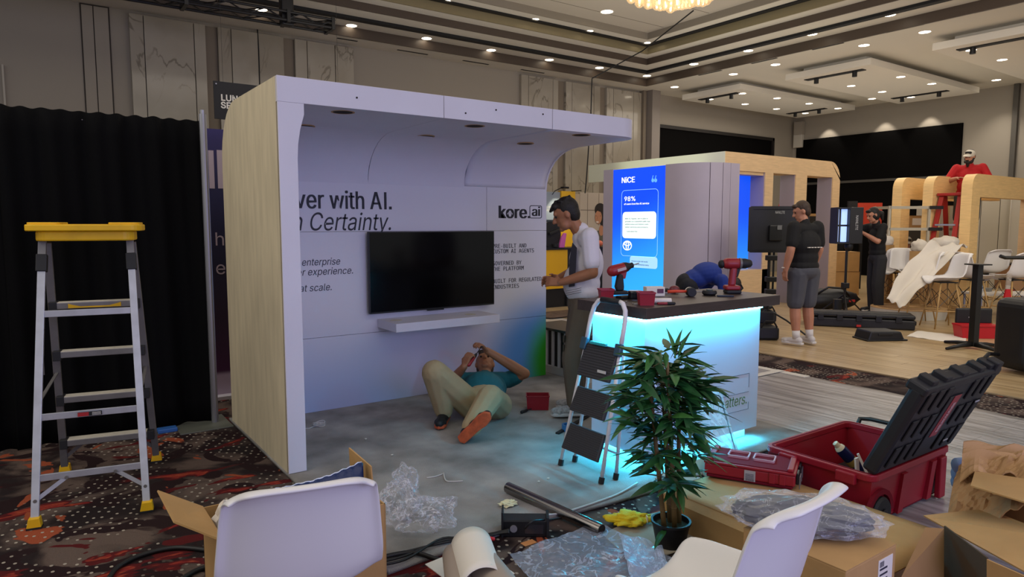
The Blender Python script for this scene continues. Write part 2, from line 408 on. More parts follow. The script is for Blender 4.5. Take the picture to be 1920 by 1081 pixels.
for i in range(6):
    M().b2((-.5, 10.0-i*1.15, 5.546), (10.9, 10.008-i*1.15, 5.55)).build('ceiling_seam', mat('seam', '6d6659', .8), bpy.data.objects['trim_6'])
# hanging ceiling rafts with a light slot
RAFT = mat('raft_paint', 'd2cdc1', .75)
for k, (x0, y0, y1, x1) in enumerate(((14.1, 10.47, 12.25, 19.3), (14.1, 7.37, 9.28, 19.3), (13.95, 3.9, 6.15, 19.3))):
    d = struct(M().b2((x0, y0, 4.74), (x1, y1, 4.87)).build('ceiling', RAFT))
    M().b2((x0+.3, y0+.25, 4.87), (x1-.3, y1-.25, ZC)).build('raft_hanger', CEIL, d)
    yc = (y0+y1)/2
    for xs in (x0+.25, x1-1.05):
        M().b2((xs, y0+.3, 4.725), (xs+.16, y1-.3, 4.745)).build('light_slot', BLACK, d)
        for yy in (y0+.5, y1-.55):
            M().cyl((xs+.08, yy, 4.62), .05, .11, 10).build('slot_spotlight', BLACKM, d)
# air slots
for k, (a, b_) in enumerate((((632, 71), (665, 80)), ((745, 93), (800, 103)), ((868, 113), (915, 121)), ((977, 130), (1020, 137)), ((1310, 141), (1351, 131)), ((1409, 119), (1456, 108)), ((1523, 93), (1582, 80)), ((1661, 61), (1731, 45)), ((1826, 24), (1910, 6)))):
    p, q = G(*a, ZC), G(*b_, ZC)
    if k < 4: q.y = p.y
    else: q.x = p.x
    o = M().bar(p, q, .05, .012).build('air_slot', BLACK)
    tag(o, 'thin black linear ceiling slot, ' + ['leftmost of the back row', 'second of the back row from the left', 'third of the back row from the left', 'nearest the coffer corner on the back side', 'nearest the coffer corner on the right side', 'second of the right row from the corner', 'third of the right row from the corner', 'fourth of the right row from the corner', 'at the top right of the picture'][k], 'vent', 'linear air slots')
# downlights
LENS = mat('lamp_lens', 'fff1d8', .4, emit=7, ecol='fff0d6'); TRIMR = mat('lamp_trim', 'd8d2c6', .5)
def downlight(x, y, z, label, r=.10, power=0):
    p = G(x, y, z); t = thing('downlight', label, 'light', p, 0, 'recessed ceiling downlights')
    M().lathe([(r+.02, -.004), (r+.02, .01), (r, .01), (r, -.004), (r+.02, -.004)], 14).build('trim_ring', TRIMR, t)
    M().cyl((0, 0, -.003), r*.95, .01, 12).build('lens', LENS, t)
    if power:
        lamp('SPOT', (p.x, p.y, z-.03), power, WARM, (p.x, p.y, 0), .05, spot=1.7, name='downlight_beam')
for n_, (x, y) in enumerate(((490, 18), (659, 48), (800, 72), (921, 94), (1030, 112), (1124, 127), (1213, 142))):
    downlight(x, y, 5.15, 'recessed square-looking downlight on the first coffer step, %s from the left of the back row' % ('first', 'second', 'third', 'fourth', 'fifth', 'sixth', 'seventh')[n_], .10)
for n_, (x, y) in enumerate(((1301, 120), (1403, 95), (1522, 64), (1668, 28))):
    downlight(x, y, 5.15, 'recessed downlight on the first coffer step, %s from the corner of the right row' % ('first', 'second', 'third', 'fourth')[n_], .10)
for n_, (x, y) in enumerate(((1265, 163), (1375, 139), (1454, 121), (1620, 85), (1734, 60), (1868, 150))):
    downlight(x, y, ZC, 'recessed downlight in the lower ceiling, ' + ('between coffer corner and first raft', 'above the corner of the first raft', 'left of the middle raft', 'above the corner of the middle raft', 'between middle raft and right raft', 'near the right wall above the red shirt')[n_], .10, 25 if n_ == 5 else 0)
for n_, (x, y) in enumerate(((1331, 186), (1392, 175), (1397, 195), (1457, 184), (1456, 204), (1517, 194), (1510, 212), (1571, 203))):
    downlight(x, y, 4.74, 'recessed downlight under the leftmost ceiling raft, %s from the left' % ('first', 'second', 'third', 'fourth', 'fifth', 'sixth', 'seventh', 'eighth')[n_], .09, 14 if n_ in (6, 7) else 0)
for n_, (x, y) in enumerate(((1596, 161), (1689, 144), (1654, 172), (1747, 157), (1635, 185), (1708, 182))):
    downlight(x, y, 4.74, 'recessed downlight under the middle ceiling raft, ' + ('at its near left', 'at its near right', 'in the middle left', 'in the middle right', 'at its far left', 'at its far right')[n_], .09, 14 if n_ > 3 else 0)
for n_, (x, y) in enumerate(((1821, 94), (1879, 112))):
    downlight(x, y, 4.74, 'recessed downlight under the rightmost ceiling raft, ' + ('nearer', 'farther')[n_], .09)
for n_, (x, y) in enumerate(((1004, 36), (1106, 58), (1214, 80), (838, 2))):
    downlight(x, y, 5.43, 'small recessed downlight on the third coffer step, ' + ('left of the chandelier', 'between chandelier and coffer corner', 'at the coffer corner', 'at the top edge of the picture')[n_], .07)
downlight(1138, 22, 5.55, 'large bright recessed downlight in the top ceiling left of the chandelier', .12)
# wall washers above the right shutter (three pools of light)
for y in (11.9, 10.2, 9.0): lamp('SPOT', (XR-.35, y-.1, 4.72), 26, WARM, (XR-.05, y-.1, 3.6), .04, spot=1.25, blend=.5, name='wall_wash_beam')
lamp('SPOT', (XR-.7, 7.0, 4.9), 40, WARM, (XR-.1, 7.3, 2.5), .05, spot=1.3, blend=.8, name='wall_wash_beam')

# chandelier
ch = thing('chandelier', 'large chandelier of many glowing glass globes hanging below the coffered ceiling', 'chandelier', D(1268, -40, 9.2))
ch.location.z = 4.42
def globe_mat():
    m = bpy.data.materials.new('globe_glass'); m.use_nodes = True; nt = m.node_tree; n, l, b = nodes(m)
    b.inputs['Base Color'].default_value = (*hexc('f6dcae'), 1); b.inputs['Roughness'].default_value = .08
    b.inputs['Emission Color'].default_value = (*hexc('ffe2b0'), 1); b.inputs['Emission Strength'].default_value = .05
    lw = n.new('ShaderNodeLayerWeight'); lw.inputs[0].default_value = .25
    l.new(mathn(nt, 'ADD', .30, mathn(nt, 'MULTIPLY', lw.outputs['Facing'], .65)), b.inputs['Alpha'])
    return m
GL = globe_mat(); BULB = mat('bulb_glow', 'fff2cf', .5, emit=1.5, ecol='ffedc4')
g0 = M().ell((0, 0, 0), .066, None, 14, 10); b0 = M().cap((0, 0, -.03), (0, 0, .035), .015, .02, 8)
gg = bb = None; wires = M()
for k in range(7):
    r = .06+.150*k; cnt = max(3, int(2*PI*r/.19))
    for i in range(cnt):
        for lv in ((0,) if k < 3 else (0, 1)):
            a = 2*PI*(i+.5*lv+.3*k)/cnt; rr = r-.05*lv; z = -.02+.36*(rr/.95)**2+lv*.11+R(-.025, .025)
            if gg is None: gg = g0.build('globe', GL, ch, smooth=True); bb = b0.build('bulb', BULB, gg); o = gg
            else:
                o = gg.copy(); COL.objects.link(o); o.parent = ch; c = bb.copy(); COL.objects.link(c); c.parent = o
            o.location = (rr*math.cos(a), rr*math.sin(a), z); wires.bar((rr*math.cos(a), rr*math.sin(a), z+.06), (rr*math.cos(a), rr*math.sin(a), 1.05), .004, .004)
wires.build('suspension_wires', mat('wire_steel', '8d8574', .4, metal=.6), ch, kind='stuff')
M().cyl((0, 0, 1.03), 1.0, .1, 40).build('ceiling_plate', TRIMR, ch)
lamp('POINT', ch.location+V((0, 0, -.35)), 5, (1, .85, .62), None, .5, name='chandelier_glow')

# lighting truss, hung cables
tr = thing('lighting_truss', 'black lighting truss hanging below the ceiling at the top left', 'truss', (0, 0, 0))
zt, zb = AY(622, 42, 10.5).z, AY(622, 57, 10.5).z
xe = AY(620, 50, 10.5).x; TH = zt-zb
for yy in (10.35, 10.65):
    for zz in (zb, zt): M().tube([(-3, yy, zz), (xe, yy, zz)], .022, 8).build('chord', BLACKM, tr)
lac = M(); x = -3.0; sgn = 0
while x < xe-.2:
    for yy in (10.35, 10.65): lac.tube([(x, yy, zt if sgn else zb), (x+.26, yy, zb if sgn else zt)], .010, 6)
    for zz in (zb, zt): lac.tube([(x, 10.35 if sgn else 10.65, zz), (x+.26, 10.65 if sgn else 10.35, zz)], .009, 6)
    x += .26; sgn ^= 1
lac.build('lacing', BLACKM, tr, kind='stuff')
for xx in (xe-.02, AY(535, 40, 10.5).x, AY(345, 10, 10.5).x):
    M().box((xx, 10.5, (zt+zb)/2), (.05, .36, TH+.06)).build('end_frame', BLACKM, tr)
xm = AY(537, 25, 10.5).x
M().b2((xm-.09, 10.42, zb-.05), (xm+.09, 10.58, zt+.34)).build('hoist_motor', BLACKM, tr, bevel=.02)
M().tube([(xm, 10.5, zt+.3), (xm, 10.5, 5.42)], .012, 8).build('hoist_chain', BLACKM, tr)
M().tube([(xm-1.0, 10.5, zt), (xm+.0, 10.5, 5.42)], .006, 6).build('safety_cable', BLACKM, tr)
for nm, pts, lb in (('ceiling_cable', [G(1300, 20, 5.1), G(1205, 95, 5.0), D(1110, 147, 13.6)], 'thin black cable slung diagonally below the coffer corner'), ('hanging_cable', [D(1110, 147, 13.6), D(1108, 210, 13.6), D(1100, 330, 13.6), D(1097, 362, 13.6)], 'thin black cable hanging down in front of the marble panels')):
    tag(M().tube(pts, .012, 6).build(nm, BLACK), lb, 'cable')
tag(M().tube([D(482, 43, 12.6), D(485, 95, 12.6), D(487, 162, 12.6)], .012, 6).build('hanging_cable', BLACK), 'thin black cable hanging from the truss over the marble wall', 'cable')
# ================================================================== THE BOOTH
WHITE = mat('booth_white', 'd2cfda', .45, var=.03, vs=3)
PLY = mat('raw_panel', 'd0c3a6', .7, var=.13, vs=5, stretch=(3, 3, .5))
def wall_graphic():
    m = bpy.data.materials.new('wall_graphic'); m.use_nodes = True; nt = m.node_tree; n, l, b = nodes(m); p = posn(nt)
    sx = n.new('ShaderNodeSeparateXYZ'); l.new(p, sx.inputs[0])
    def blob(x, z, rx, rz, s=1.0):
        a = mathn(nt, 'DIVIDE', mathn(nt, 'SUBTRACT', sx.outputs[0], x), rx); c = mathn(nt, 'DIVIDE', mathn(nt, 'SUBTRACT', sx.outputs[2], z), rz)
        d = mathn(nt, 'SQRT', mathn(nt, 'ADD', mathn(nt, 'MULTIPLY', a, a), mathn(nt, 'MULTIPLY', c, c)))
        return mathn(nt, 'SUBTRACT', 1.0, step(nt, d, .35, 1.0))
    c = mixc(nt, step(nt, sx.outputs[2], .0, .9), 'a3b0d4', 'd3d0da')
    c = mixc(nt, mathn(nt, 'MULTIPLY', blob(3.0, .35, .8, .5), .45), c, 'd9c0d4')
    c = mixc(nt, blob(4.1, .25, .85, .75), c, '4c86cf')
    c = mixc(nt, blob(4.25, .15, .42, .62), c, '2f9a1c')
    l.new(c, b.inputs['Base Color']); b.inputs['Roughness'].default_value = .4
    return m
WG = wall_graphic()
bo = thing('exhibition_booth', 'white open-fronted exhibition booth with curved roof and printed back wall', 'booth', (0, 0, 0))
BX0, BX1, BF, BB, BZ = 1.208, 4.16, 4.04, 5.29, 2.368
def arc(cx, cy, rx, ry, a0, a1, n=8): return [(cx+rx*math.cos(math.radians(a0+(a1-a0)*i/n)), cy+ry*math.sin(math.radians(a0+(a1-a0)*i/n))) for i in range(n+1)]
outer = [(BF, .0235), (5.42, .0235)]+arc(5.0, 1.98, .42, .39, 0, 90)+[(BF, BZ)]
# left side wall: raw outside skin and white inside
M().prism([(max(y, BF+.021), z) for y, z in outer], (BX0, 0, 0), (0, 1, 0), (0, 0, 1), .06).build('side_wall', PLY, bo, smooth=2)
M().prism([(BF, .0235), (BB, .0235), (BB, 2.2), (BF, 2.2)], (BX0+.06, 0, 0), (0, 1, 0), (0, 0, 1), .05).build('inner_side_panel', WHITE, bo)
# white front edge of the pillar, flaring into the fascia
M().prism([(BX0, .0235), (1.317, .0235), (1.317, 1.9)]+[(1.317+.045*t*t, 1.9+.26*t) for t in (.33, .66, 1)]+[(1.362, 2.222), (BX0, 2.222)], (0, BF, 0), (1, 0, 0), (0, 0, 1), .012).build('pillar_face', WHITE, bo, bevel=.003)
# fascia in three lengths
for x0, x1 in ((BX0, 2.298), (2.302, 3.218)):
    M().b2((x0, BF-.012, 2.222), (x1, BF+.02, BZ)).build('fascia_panel', WHITE, bo, bevel=.002)
fr = .2
pl = [(3.222, BF-.012), (BX1-fr, BF-.012)]+arc(BX1-fr, BF-.012+fr, fr, fr, -90, 0)+[(BX1, 5.05), (BX1-.02, 5.05)]+[(x, y) for x, y in arc(BX1-fr, BF-.012+fr, fr-.02, fr-.02, 0, -90)]+[(3.222, BF+.008)]
M().prism(pl, (0, 0, 2.222), (1, 0, 0), (0, 1, 0), BZ-2.222).build('fascia_panel', WHITE, bo, smooth=2)
# roof top skin, then inner ceiling and cove in three widths
M().prism([(x, y) for x, y in [(BX0+.05, BF), (BX1-fr, BF)]+arc(BX1-fr, BF+fr, fr-.01, fr-.01, -90, 0)+[(BX1-.01, 5.05), (BX0+.05, 5.05)]], (0, 0, BZ-.03), (1, 0, 0), (0, 1, 0), .025).build('roof_skin', PLY, bo)
def cove(x0, x1, rounded=False):
    prof = [(BB, 1.88)]+arc(BB-.46, 1.85, .46, .37, 0, 90)+[(BF+.02, 2.222)]
    outp = [(y+.02 if i < 10 else y, z+.02) for i, (y, z) in enumerate(prof)]
    M().prism(prof+outp[::-1], (x0, 0, 0), (0, 1, 0), (0, 0, 1), x1-x0).build('cove_panel', WHITE, bo, smooth=2)
for x0, x1 in ((1.31, 2.298), (2.302, 3.218)): cove(x0, x1)
prof = arc(BB-.46, 1.85, .46, .37, 0, 90)
cv = M(); o_ = 0
def cfn(u, v):
    x = 3.222+u*(BX1-3.222); L_ = v*12
    if L_ <= 8: i = int(min(L_, 7)); t = L_-i; a, c = prof[i], prof[i+1]; y, z = a[0]+(c[0]-a[0])*t, a[1]+(c[1]-a[1])*t
    else: y = prof[8][0]+(BF+.012-prof[8][0])*(L_-8)/4; z = 2.222
    if x > BX1-fr: e = x-(BX1-fr); y = max(y, BF-.012+fr-math.sqrt(max(0, fr*fr-e*e)))
    return (x, y+(.010 if L_ < 9 else 0), z+.0105)
cv.grid(cfn, 12, 24).build('cove_panel', WHITE, bo, smooth=2, solid=.02)
# closing side of the cove on the right end
M().prism(prof+arc(5.0, 1.98, .42, .39, 90, 0)+[(5.42, 1.85)], (BX1-.02, 0, 0), (0, 1, 0), (0, 0, 1), .02).build('end_cap', WHITE, bo, smooth=2)
# back wall panels with open joints
zs = (.022, .62, 1.462, 1.884)
for a, b_ in ((0, 1), (1, 2), (2, 3)):
    xs = (1.31, BX1) if b_ < 3 else (1.31, 3.46, BX1)
    for x0, x1 in zip(xs, xs[1:]):
        M().b2((x0+.002, BB, zs[a]+.0015), (x1-.002, BB+.05, zs[b_]-.0015)).build('wall_panel', WG, bo)
M().b2((1.31, BB+.05, .0235), (BX1, BB+.12, 2.0)).build('wall_backing', PLY, bo)
# ceiling cut-outs for lamps
CUT = mat('cut_board', 'b08a5a', .7); HOLE = mat('hole_dark', '241c14', .9)
for x, y in ((643, 210), (571, 235), (798, 254), (890, 236), (985, 268), (1090, 253)):
    p = G(x, y, 2.222); p.z = 2.222 if p.y < 4.7 else 2.2165; h_ = M().lathe([(.074, -.002), (.074, .006), (.062, .006), (.062, -.002), (.074, -.002)], 20, p).build('lamp_cutout', CUT, bo)
    M().cyl(p+V((0, 0, -.0012)), .063, .006, 20).build('cutout_hole', HOLE, h_)
for x, y in ((669, 183), (930, 206), (1018, 214), (873, 212)):
    M().cyl(AY(x, y, BF-.013), .006, .003, 8, (0, -1, 0)).build('screw_hole', HOLE, bo)
# printed lettering
INK = mat('ink', '20202c', .5); INK2 = mat('ink_grey', '333342', .5)
WY = BB-.0015
def wt(s, x0, yb, x1, cap, m=INK, **k):
    a = AY(x0, yb, WY); b_ = AY(x1, yb, WY)
    return text(s, (a.x, WY, a.z), (1, 0, 0), (0, 0, 1), cap, m, bo, width=b_.x-a.x, **k)
wt('ver with A', 553, 390, 715.5, .142, bold=.022); zb_l = AY(553, 390, WY).z
for px_, zz_, ww_ in ((720.5, .142, .021), (729.5, .024, .024)):
    a = AY(px_, 389.5, WY); M().b2((a.x, WY-.002, zb_l), (a.x+ww_, WY+.0008, zb_l+zz_)).build('lettering', INK, bo)
wt('n Certainty.', 545, 432, 733, .140, shear=.22)
wt('enterprise', 565, 498, 638, .055, INK2, shear=.2)
wt('er experience.', 556, 517, 662, .055, INK2, shear=.2)
wt('at scale.', 561, 547, 622, .055, INK2, shear=.2)
MONO = 'DejaVuSansMono.woff2'
for s, x0, yb, x1 in (('PRE-BUILT AND', 923, 465, 987), ('CUSTOM AI AGENTS', 923, 475, 1001), ('GOVERNED BY', 923, 497.5, 978), ('THE PLATFORM', 923, 508, 982), ('BUILT FOR REGULATED', 923, 531, 1015), ('INDUSTRIES', 923, 542, 973)):
    wt(s, x0, yb, x1, .038, INK, f=MONO)
wt('kore', 934, 408.5, 987, .115, bold=.055, depth=.003)
wt('.', 989, 408.5, 993, .115, bold=.055, depth=.003)
wt('ai', 997, 404.5, 1012, .088, bold=.05, depth=.003)
a, b_ = AY(993, 409, WY), AY(1016, 385, WY)
ring(M(), rpoly(a.x, a.z, b_.x, b_.z, .02), rpoly(a.x+.006, a.z+.006, b_.x-.006, b_.z-.006, .016), (0, WY, 0), (1, 0, 0), (0, 0, 1), .002).build('logo_frame', INK, bo)
p = AY(956, 401, WY-.004); M().tube([p+V((.03*math.cos(t), 0, .02*math.sin(t)-.004)) for t in (0, .6, 1.2, 1.8, 2.4, 3.1)], .004, 6).build('logo_arc', WHITE, bo)

# gallery carpet of the booth
GC = mat('grey_carpet', '979491', .95, var=.42, vs=3.0, bump=.5, bs=220, spec=.1)
gcm = M().grid(lambda u, v: (1.205+u*3.295, 2.63+v*2.88+(.03*math.sin(u*9)*(1-v) if v < .1 else 0), .012), 24, 20)
tag(gcm.build('booth_carpet', GC, None, smooth=True, solid=.02), 'loose grey carpet laid inside and before the white booth', 'carpet')

# television
TY = 5.215
a, b_ = AY(691, 433.5, TY), AY(927, 590, TY); TX0, TX1 = a.x, b_.x; TZ1, TZ0 = a.z-.004, AY(694, 589, TY).z
tv = thing('television', 'large black flat television mounted on the printed booth wall', 'television', ((TX0+TX1)/2, TY, (TZ0+TZ1)/2))
tw, th = TX1-TX0, TZ1-TZ0
M().b2((-tw/2, 0, -th/2), (tw/2, .035, th/2)).build('casing', mat('tv_case', '101013', .4), tv, bevel=.004)
M().b2((-tw/2+.008, -.002, -th/2+.014), (tw/2-.008, .002, th/2-.008)).build('screen', mat('tv_glass', '050507', .16, spec=.25), tv)
M().b2((-.08, -.001, -th/2-.010), (.08, .02, -th/2+.003)).build('sensor_bar', mat('tv_case'  , ''), tv)
M().b2((-.3, .035, -.2), (.3, .072, .2)).build('wall_mount', BLACKM, tv)
# floating shelf
sh = thing('wall_shelf', 'white thick floating shelf under the television', 'shelf', (0, 0, 0))
M().b2((2.36, 4.93, .66), (3.36, BB-.001, .73)).build('shelf_board', WHITE, sh, bevel=.003)
for x, y in ((743, 600), (882, 589)):
    p = G(x, y, .731); M().cyl(p, .05, .0015, 20).build('paper_disc', mat('paper_disc', 'c9c2b4', .8), sh)

# striped planter wall beside the booth
pw = thing('slatted_bench', 'low black bench with white upright stripes beside the booth', 'bench', (4.24, 4.75, 0))
M().b2((.03, 0, .10), (.42, .92, .46)).build('body', mat('bench_black', '16161a', .5), pw)
M().b2((-.015, -.015, .46), (.45, .94, .485)).build('top', mat('bench_top', '2a2a2e', .35), pw, bevel=.003)
M().b2((.0, 0, .0245), (.43, .92, .10)).build('plinth', mat('bench_plinth', 'a9a8aa', .5), pw)
for i in range(9): M().b2((.012, .05+i*.098, .10), (.03, .078+i*.098, .46)).build('slat', mat('slat_white', 'b9b9c0', .5), pw)

# ------------------------------------------------------------------ black drape with its upright
dr = thing('drape_wall', 'black pipe-and-drape curtain hung behind the aluminium ladder', 'curtain', (0, 0, 0))
DRAPE = mat('drape_black', '0b0b0c', .9, bump=.2, bs=200, spec=.1)
PIPE = mat('brushed_pipe', '9a9aa0', .35, metal=.8)
def drapefn(x0, x1, ph):
    return lambda u, v: (x0+u*(x1-x0), 5.58+.035*math.sin(u*26+ph)*(.35+.65*(1-v))+.012*math.sin(u*61+v*3), .012+v*(2.275-.0+.006*math.sin(u*70)))
for k, (x0, x1) in enumerate(((-2.6, -1.35), (-1.36, -.12), (-.13, 1.105))):
    M().grid(drapefn(x0, x1, k*2.1), 90, 14).build('drape_panel', DRAPE, dr, smooth=True, solid=.006)
M().tube([(-2.6, 5.612, 2.235), (1.1, 5.612, 2.235)], .012, 8).build('crossbar', PIPE, dr)
p = G(405, 789); q = D(386, 219, p.dot(FV)+.0)
M().tube([(1.105, 5.52, 0), (1.105, 5.52, 2.33)], .026, 14).build('upright', PIPE, dr)
M().tube([(1.105, 5.52, 2.33), (1.105, 5.52, 2.36)], .018, 10).build('upright_pin', PIPE, dr)
M().b2((.83, 5.32, 0), (1.195, 5.72, .008)).build('base_plate', mat('base_steel', '6b6f66', .5, metal=.4), dr, bevel=.002)
tag(M().b2((.70, 5.44, 0), (.83, 5.52, .03)).build('tape_roll_stub', mat('blue_tape', '2f62a8', .5), None, bevel=.006), 'strip of blue tape on the carpet at the drape foot', 'tape')

# purple banner behind the drape
def banner_mat():
    m = bpy.data.materials.new('banner_print'); m.use_nodes = True; nt = m.node_tree; n, l, b = nodes(m)
    sx = n.new('ShaderNodeSeparateXYZ'); l.new(posn(nt), sx.inputs[0])
    r = n.new('ShaderNodeValToRGB'); e = r.color_ramp.elements; e[0].position = .0; e[0].color = (*hexc('b9a9c0'), 1); e[1].position = 1; e[1].color = (*hexc('2a1f66'), 1)
    for ps, c in ((.085, 'bca8c4'), (.10, '4a1c4c'), (.3, '2c1436'), (.5, '16163c'), (.8, '1c1c50')): k = e.new(ps); k.color = (*hexc(c), 1)
    l.new(mathn(nt, 'DIVIDE', sx.outputs[2], 2.35), r.inputs[0]); l.new(r.outputs[0], b.inputs['Base Color']); b.inputs['Roughness'].default_value = .5
    return m
bn = thing('printed_banner', 'tall purple and navy banner with pale letters between drape and booth', 'banner', (0, 0, 0))
M().b2((1.27, 6.3, .03), (2.3, 6.34, 2.33)).build('panel', banner_mat(), bn)
M().b2((1.2, 6.2, 0), (2.3, 6.45, .03)).build('foot', WHITE, bn)
PALE = mat('banner_pale', 'b6a6b8', .5)
for x0, y0, x1, y1 in ((393, 282, 400, 353), (409, 282, 425, 353)):
    a, b_ = AY(x0, y1, 6.298), AY(x1, y0, 6.298); M().b2((a.x, 6.296, a.z), (b_.x, 6.299, b_.z)).build('letter_stroke', PALE, bn)
for s, x, y, c in (('h', 402, 460, .112), ('e', 404, 514, .112)):
    a = AY(x, y, 6.298); text(s, (a.x, 6.298, a.z), (1, 0, 0), (0, 0, 1), c*1.0, PALE, bn)

# hanging sign
sg = thing('hanging_sign', 'black overhead sign partly hidden by the booth roof', 'sign', (0, 0, 0))
a, b_ = AY(400, 151, 8), AY(403, 222, 8)
M().b2((a.x, 8, b_.z), (a.x+1.5, 8.02, a.z)).build('board', mat('sign_black', '151517', .6), sg)
LT = mat('sign_white', 'd8d4cc', .5)
for s, x, y in (('LUNCH', 414, 188), ('SEATING', 414, 202)):
    p = AY(x, y, 7.998); text(s, (p.x, 7.998, p.z), (1, 0, 0), (0, 0, 1), .064, LT, sg, thick=.003)
for dx in (.1, 1.4): M().tube([(a.x+dx, 8.01, a.z-.01), (a.x+dx, 8.01, 5.5)], .0015, 5).build('hanging_wire', BLACK, sg)
M().cyl((a.x+.025, 8, a.z-.03), .008, .01, 8, (0, -1, 0)).build('eyelet', PIPE, sg)

# ------------------------------------------------------------------ COUNTER with light strips
CWHITE = mat('counter_white', 'bcc3d6', .4)
CTOP = mat('counter_top', '3a2f2c', .42, var=.25, vs=6, stretch=(1, 8, 8))
ct = thing('reception_counter', 'white demo counter with dark wood top and cyan light strips', 'counter', (0, 0, 0))
CX0, CX1, CY0, CY1 = 3.0, 4.14, 2.854, 3.32
M().b2((CX0, CY0, .10), (CX0+.018, CY1, .957)).build('end_panel', CWHITE, ct)
M().b2((CX0+.018, CY0, .10), (CX1, CY0+.018, .957)).build('front_panel', CWHITE, ct)
M().b2((CX0+.018, CY0+.018, .10), (CX1, CY1, .955)).build('carcass', CWHITE, ct)
M().b2((CX0+.05, CY0+.06, 0.024), (CX1-.05, CY1-.02, .10)).build('plinth', CWHITE, ct)
M().b2((2.935, 2.785, .962), (4.265, 3.40, 1.03)).build('top', CTOP, ct, bevel=.003)
M().b2((CX0+.03, CY0+.03, .955), (CX1-.02, CY1, .962)).build('top_batten', CWHITE, ct)
STRIP = mat('led_strip', 'aaf6ff', .4, emit=16, ecol='8df0ff')
M().b2((2.95, CY0-.018, .945), (CX1, CY0-.008, .961)).build('light_strip', STRIP, ct)
M().b2((CX0-.018, CY0-.018, .945), (CX0-.008, CY1, .961)).build('light_strip', STRIP, ct)
M().b2((CX0+.03, CY0+.03, .092), (CX1-.03, CY0+.042, .0995)).build('light_strip', STRIP, ct)
M().b2((CX0+.03, CY0+.042, .092), (CX0+.042, CY1, .0995)).build('light_strip', STRIP, ct)
CY = (.0, .62, 1.0)
def strip(loc, aim, sx, power, name='light_strip_glow'):
    l = bpy.data.lights.new(name, 'AREA'); l.shape = 'RECTANGLE'; l.size = sx; l.size_y = .012; l.energy = power; l.color = CY
    o = bpy.data.objects.new(name, l); COL.objects.link(o); o.location = loc
    z = (V(loc)-V(aim)).normalized(); x = V((1, 0, 0)) if abs(aim[0]-loc[0]) < abs(aim[1]-loc[1])+1e-6 else V((0, 1, 0))
    y = z.cross(x).normalized(); x = y.cross(z); o.rotation_euler = Matrix((x, y, z)).transposed().to_euler()
strip((3.57, CY0-.040, .957), (3.57, CY0+.02, .62), 1.12, 8)
strip((CX0-.040, 3.08, .957), (CX0+.02, 3.08, .62), .44, 6)
strip((3.57, CY0+.036, .088), (3.57, CY0-.03, .0), 1.06, 8)
strip((CX0+.036, 3.09, .088), (CX0-.03, 3.09, .0), .42, 4)
CI = mat('counter_ink', '2c3036', .5); CG = mat('counter_green', '57a04a', .5); CL = mat('counter_line', '6a6c78', .5)
def ctxt(s, x, y, c, m, x1=None, **k):
    p = AY(x, y, CY0-.0012); w_ = None if x1 is None else AY(x1, y, CY0).x-p.x
    return text(s, (p.x, CY0-.0012, p.z), (1, 0, 0), (0, 0, 1), c, m, ct, width=w_, **k)
ctxt('A', 1303, 738, .06, CI, thick=.002)
p = AY(1314.5, 738, CY0-.0012); M().b2((p.x, CY0-.002, p.z), (p.x+.009, CY0, p.z+.06)).build('lettering', CI, ct)
ctxt('matters.', 1345, 769, .07, mat('counter_sage', '5f7d52', .5), 1399, shear=.15)
ctxt('that', 1316, 777, .07, CG, 1339, shear=.15)
ctxt('D', 1252, 791, .06, CG)
def cline(x0, y0, x1, y1):
    p, q = AY(x0, y0, CY0-.001), AY(x1, y1, CY0-.001); M().bar(p, q, .003, .002, (0, 1, 0)).build('print_line', CL, ct)
zl = [AY(1405, y, CY0).z for y in (699, 733, 765)]; xr = AY(1404, 720, CY0).x
for z in zl: M().bar((3.2, CY0-.001, z), (xr, CY0-.001, z), .003, .002, (0, 1, 0)).build('print_line', CL, ct)
M().bar((xr, CY0-.001, zl[0]), (xr, CY0-.001, zl[1]+.03), .003, .002, (0, 1, 0)).build('print_line', CL, ct)
M().bar((xr, CY0-.001, zl[2]), (xr, CY0-.001, zl[2]+.05), .003, .002, (0, 1, 0)).build('print_line', CL, ct)

# ------------------------------------------------------------------ rounded kiosk with backlit screen
KG = mat('kiosk_panel', 'aea6b6', .5, var=.04, vs=3)
kx, ky0, ky1, kz = 7.75, 6.30, 8.35, 2.40
ki = thing('rounded_kiosk', 'tall rounded mauve-grey tower with a blue backlit panel', 'kiosk', (0, 0, 0))
kcx, kcy, kr = kx+.55, ky0+.55, .55
def kwall(pl, nm='curved_panel'):
    inn = []
    for i, (x, y) in enumerate(pl):
        a = pl[max(i-1, 0)]; c = pl[min(i+1, len(pl)-1)]; d = V((c[0]-a[0], c[1]-a[1])).normalized(); inn.append((x+.04*(-d.y)*-1*-1, y+.04*d.x))
    return M().prism(pl+inn[::-1], (0, 0, 0), (1, 0, 0), (0, 1, 0), kz).build(nm, KG, ki, smooth=2)
kwall([(kx, ky1), (kx, ky1-.22)], 'side_panel')
kwall([(kx, 7.02)]+arc(kcx, kcy, kr, kr, 180, 235, 8))
kwall(arc(kcx, kcy, kr, kr, 236, 256, 4))
kwall(arc(kcx, kcy, kr, kr, 257, 270, 4)+[(8.32, ky0)])
kwall([(8.325, ky0), (8.53, ky0)], 'side_panel')
M().prism([(kx+.02, ky1-.01), (kx+.02, 7.0)]+[(x+.02, y+.02) for x, y in arc(kcx, kcy, kr, kr, 180, 270, 8)]+[(8.51, ky0+.03), (8.51, ky1-.01)], (0, 0, kz-.04), (1, 0, 0), (0, 1, 0), .03).build('top_board', KG, ki)
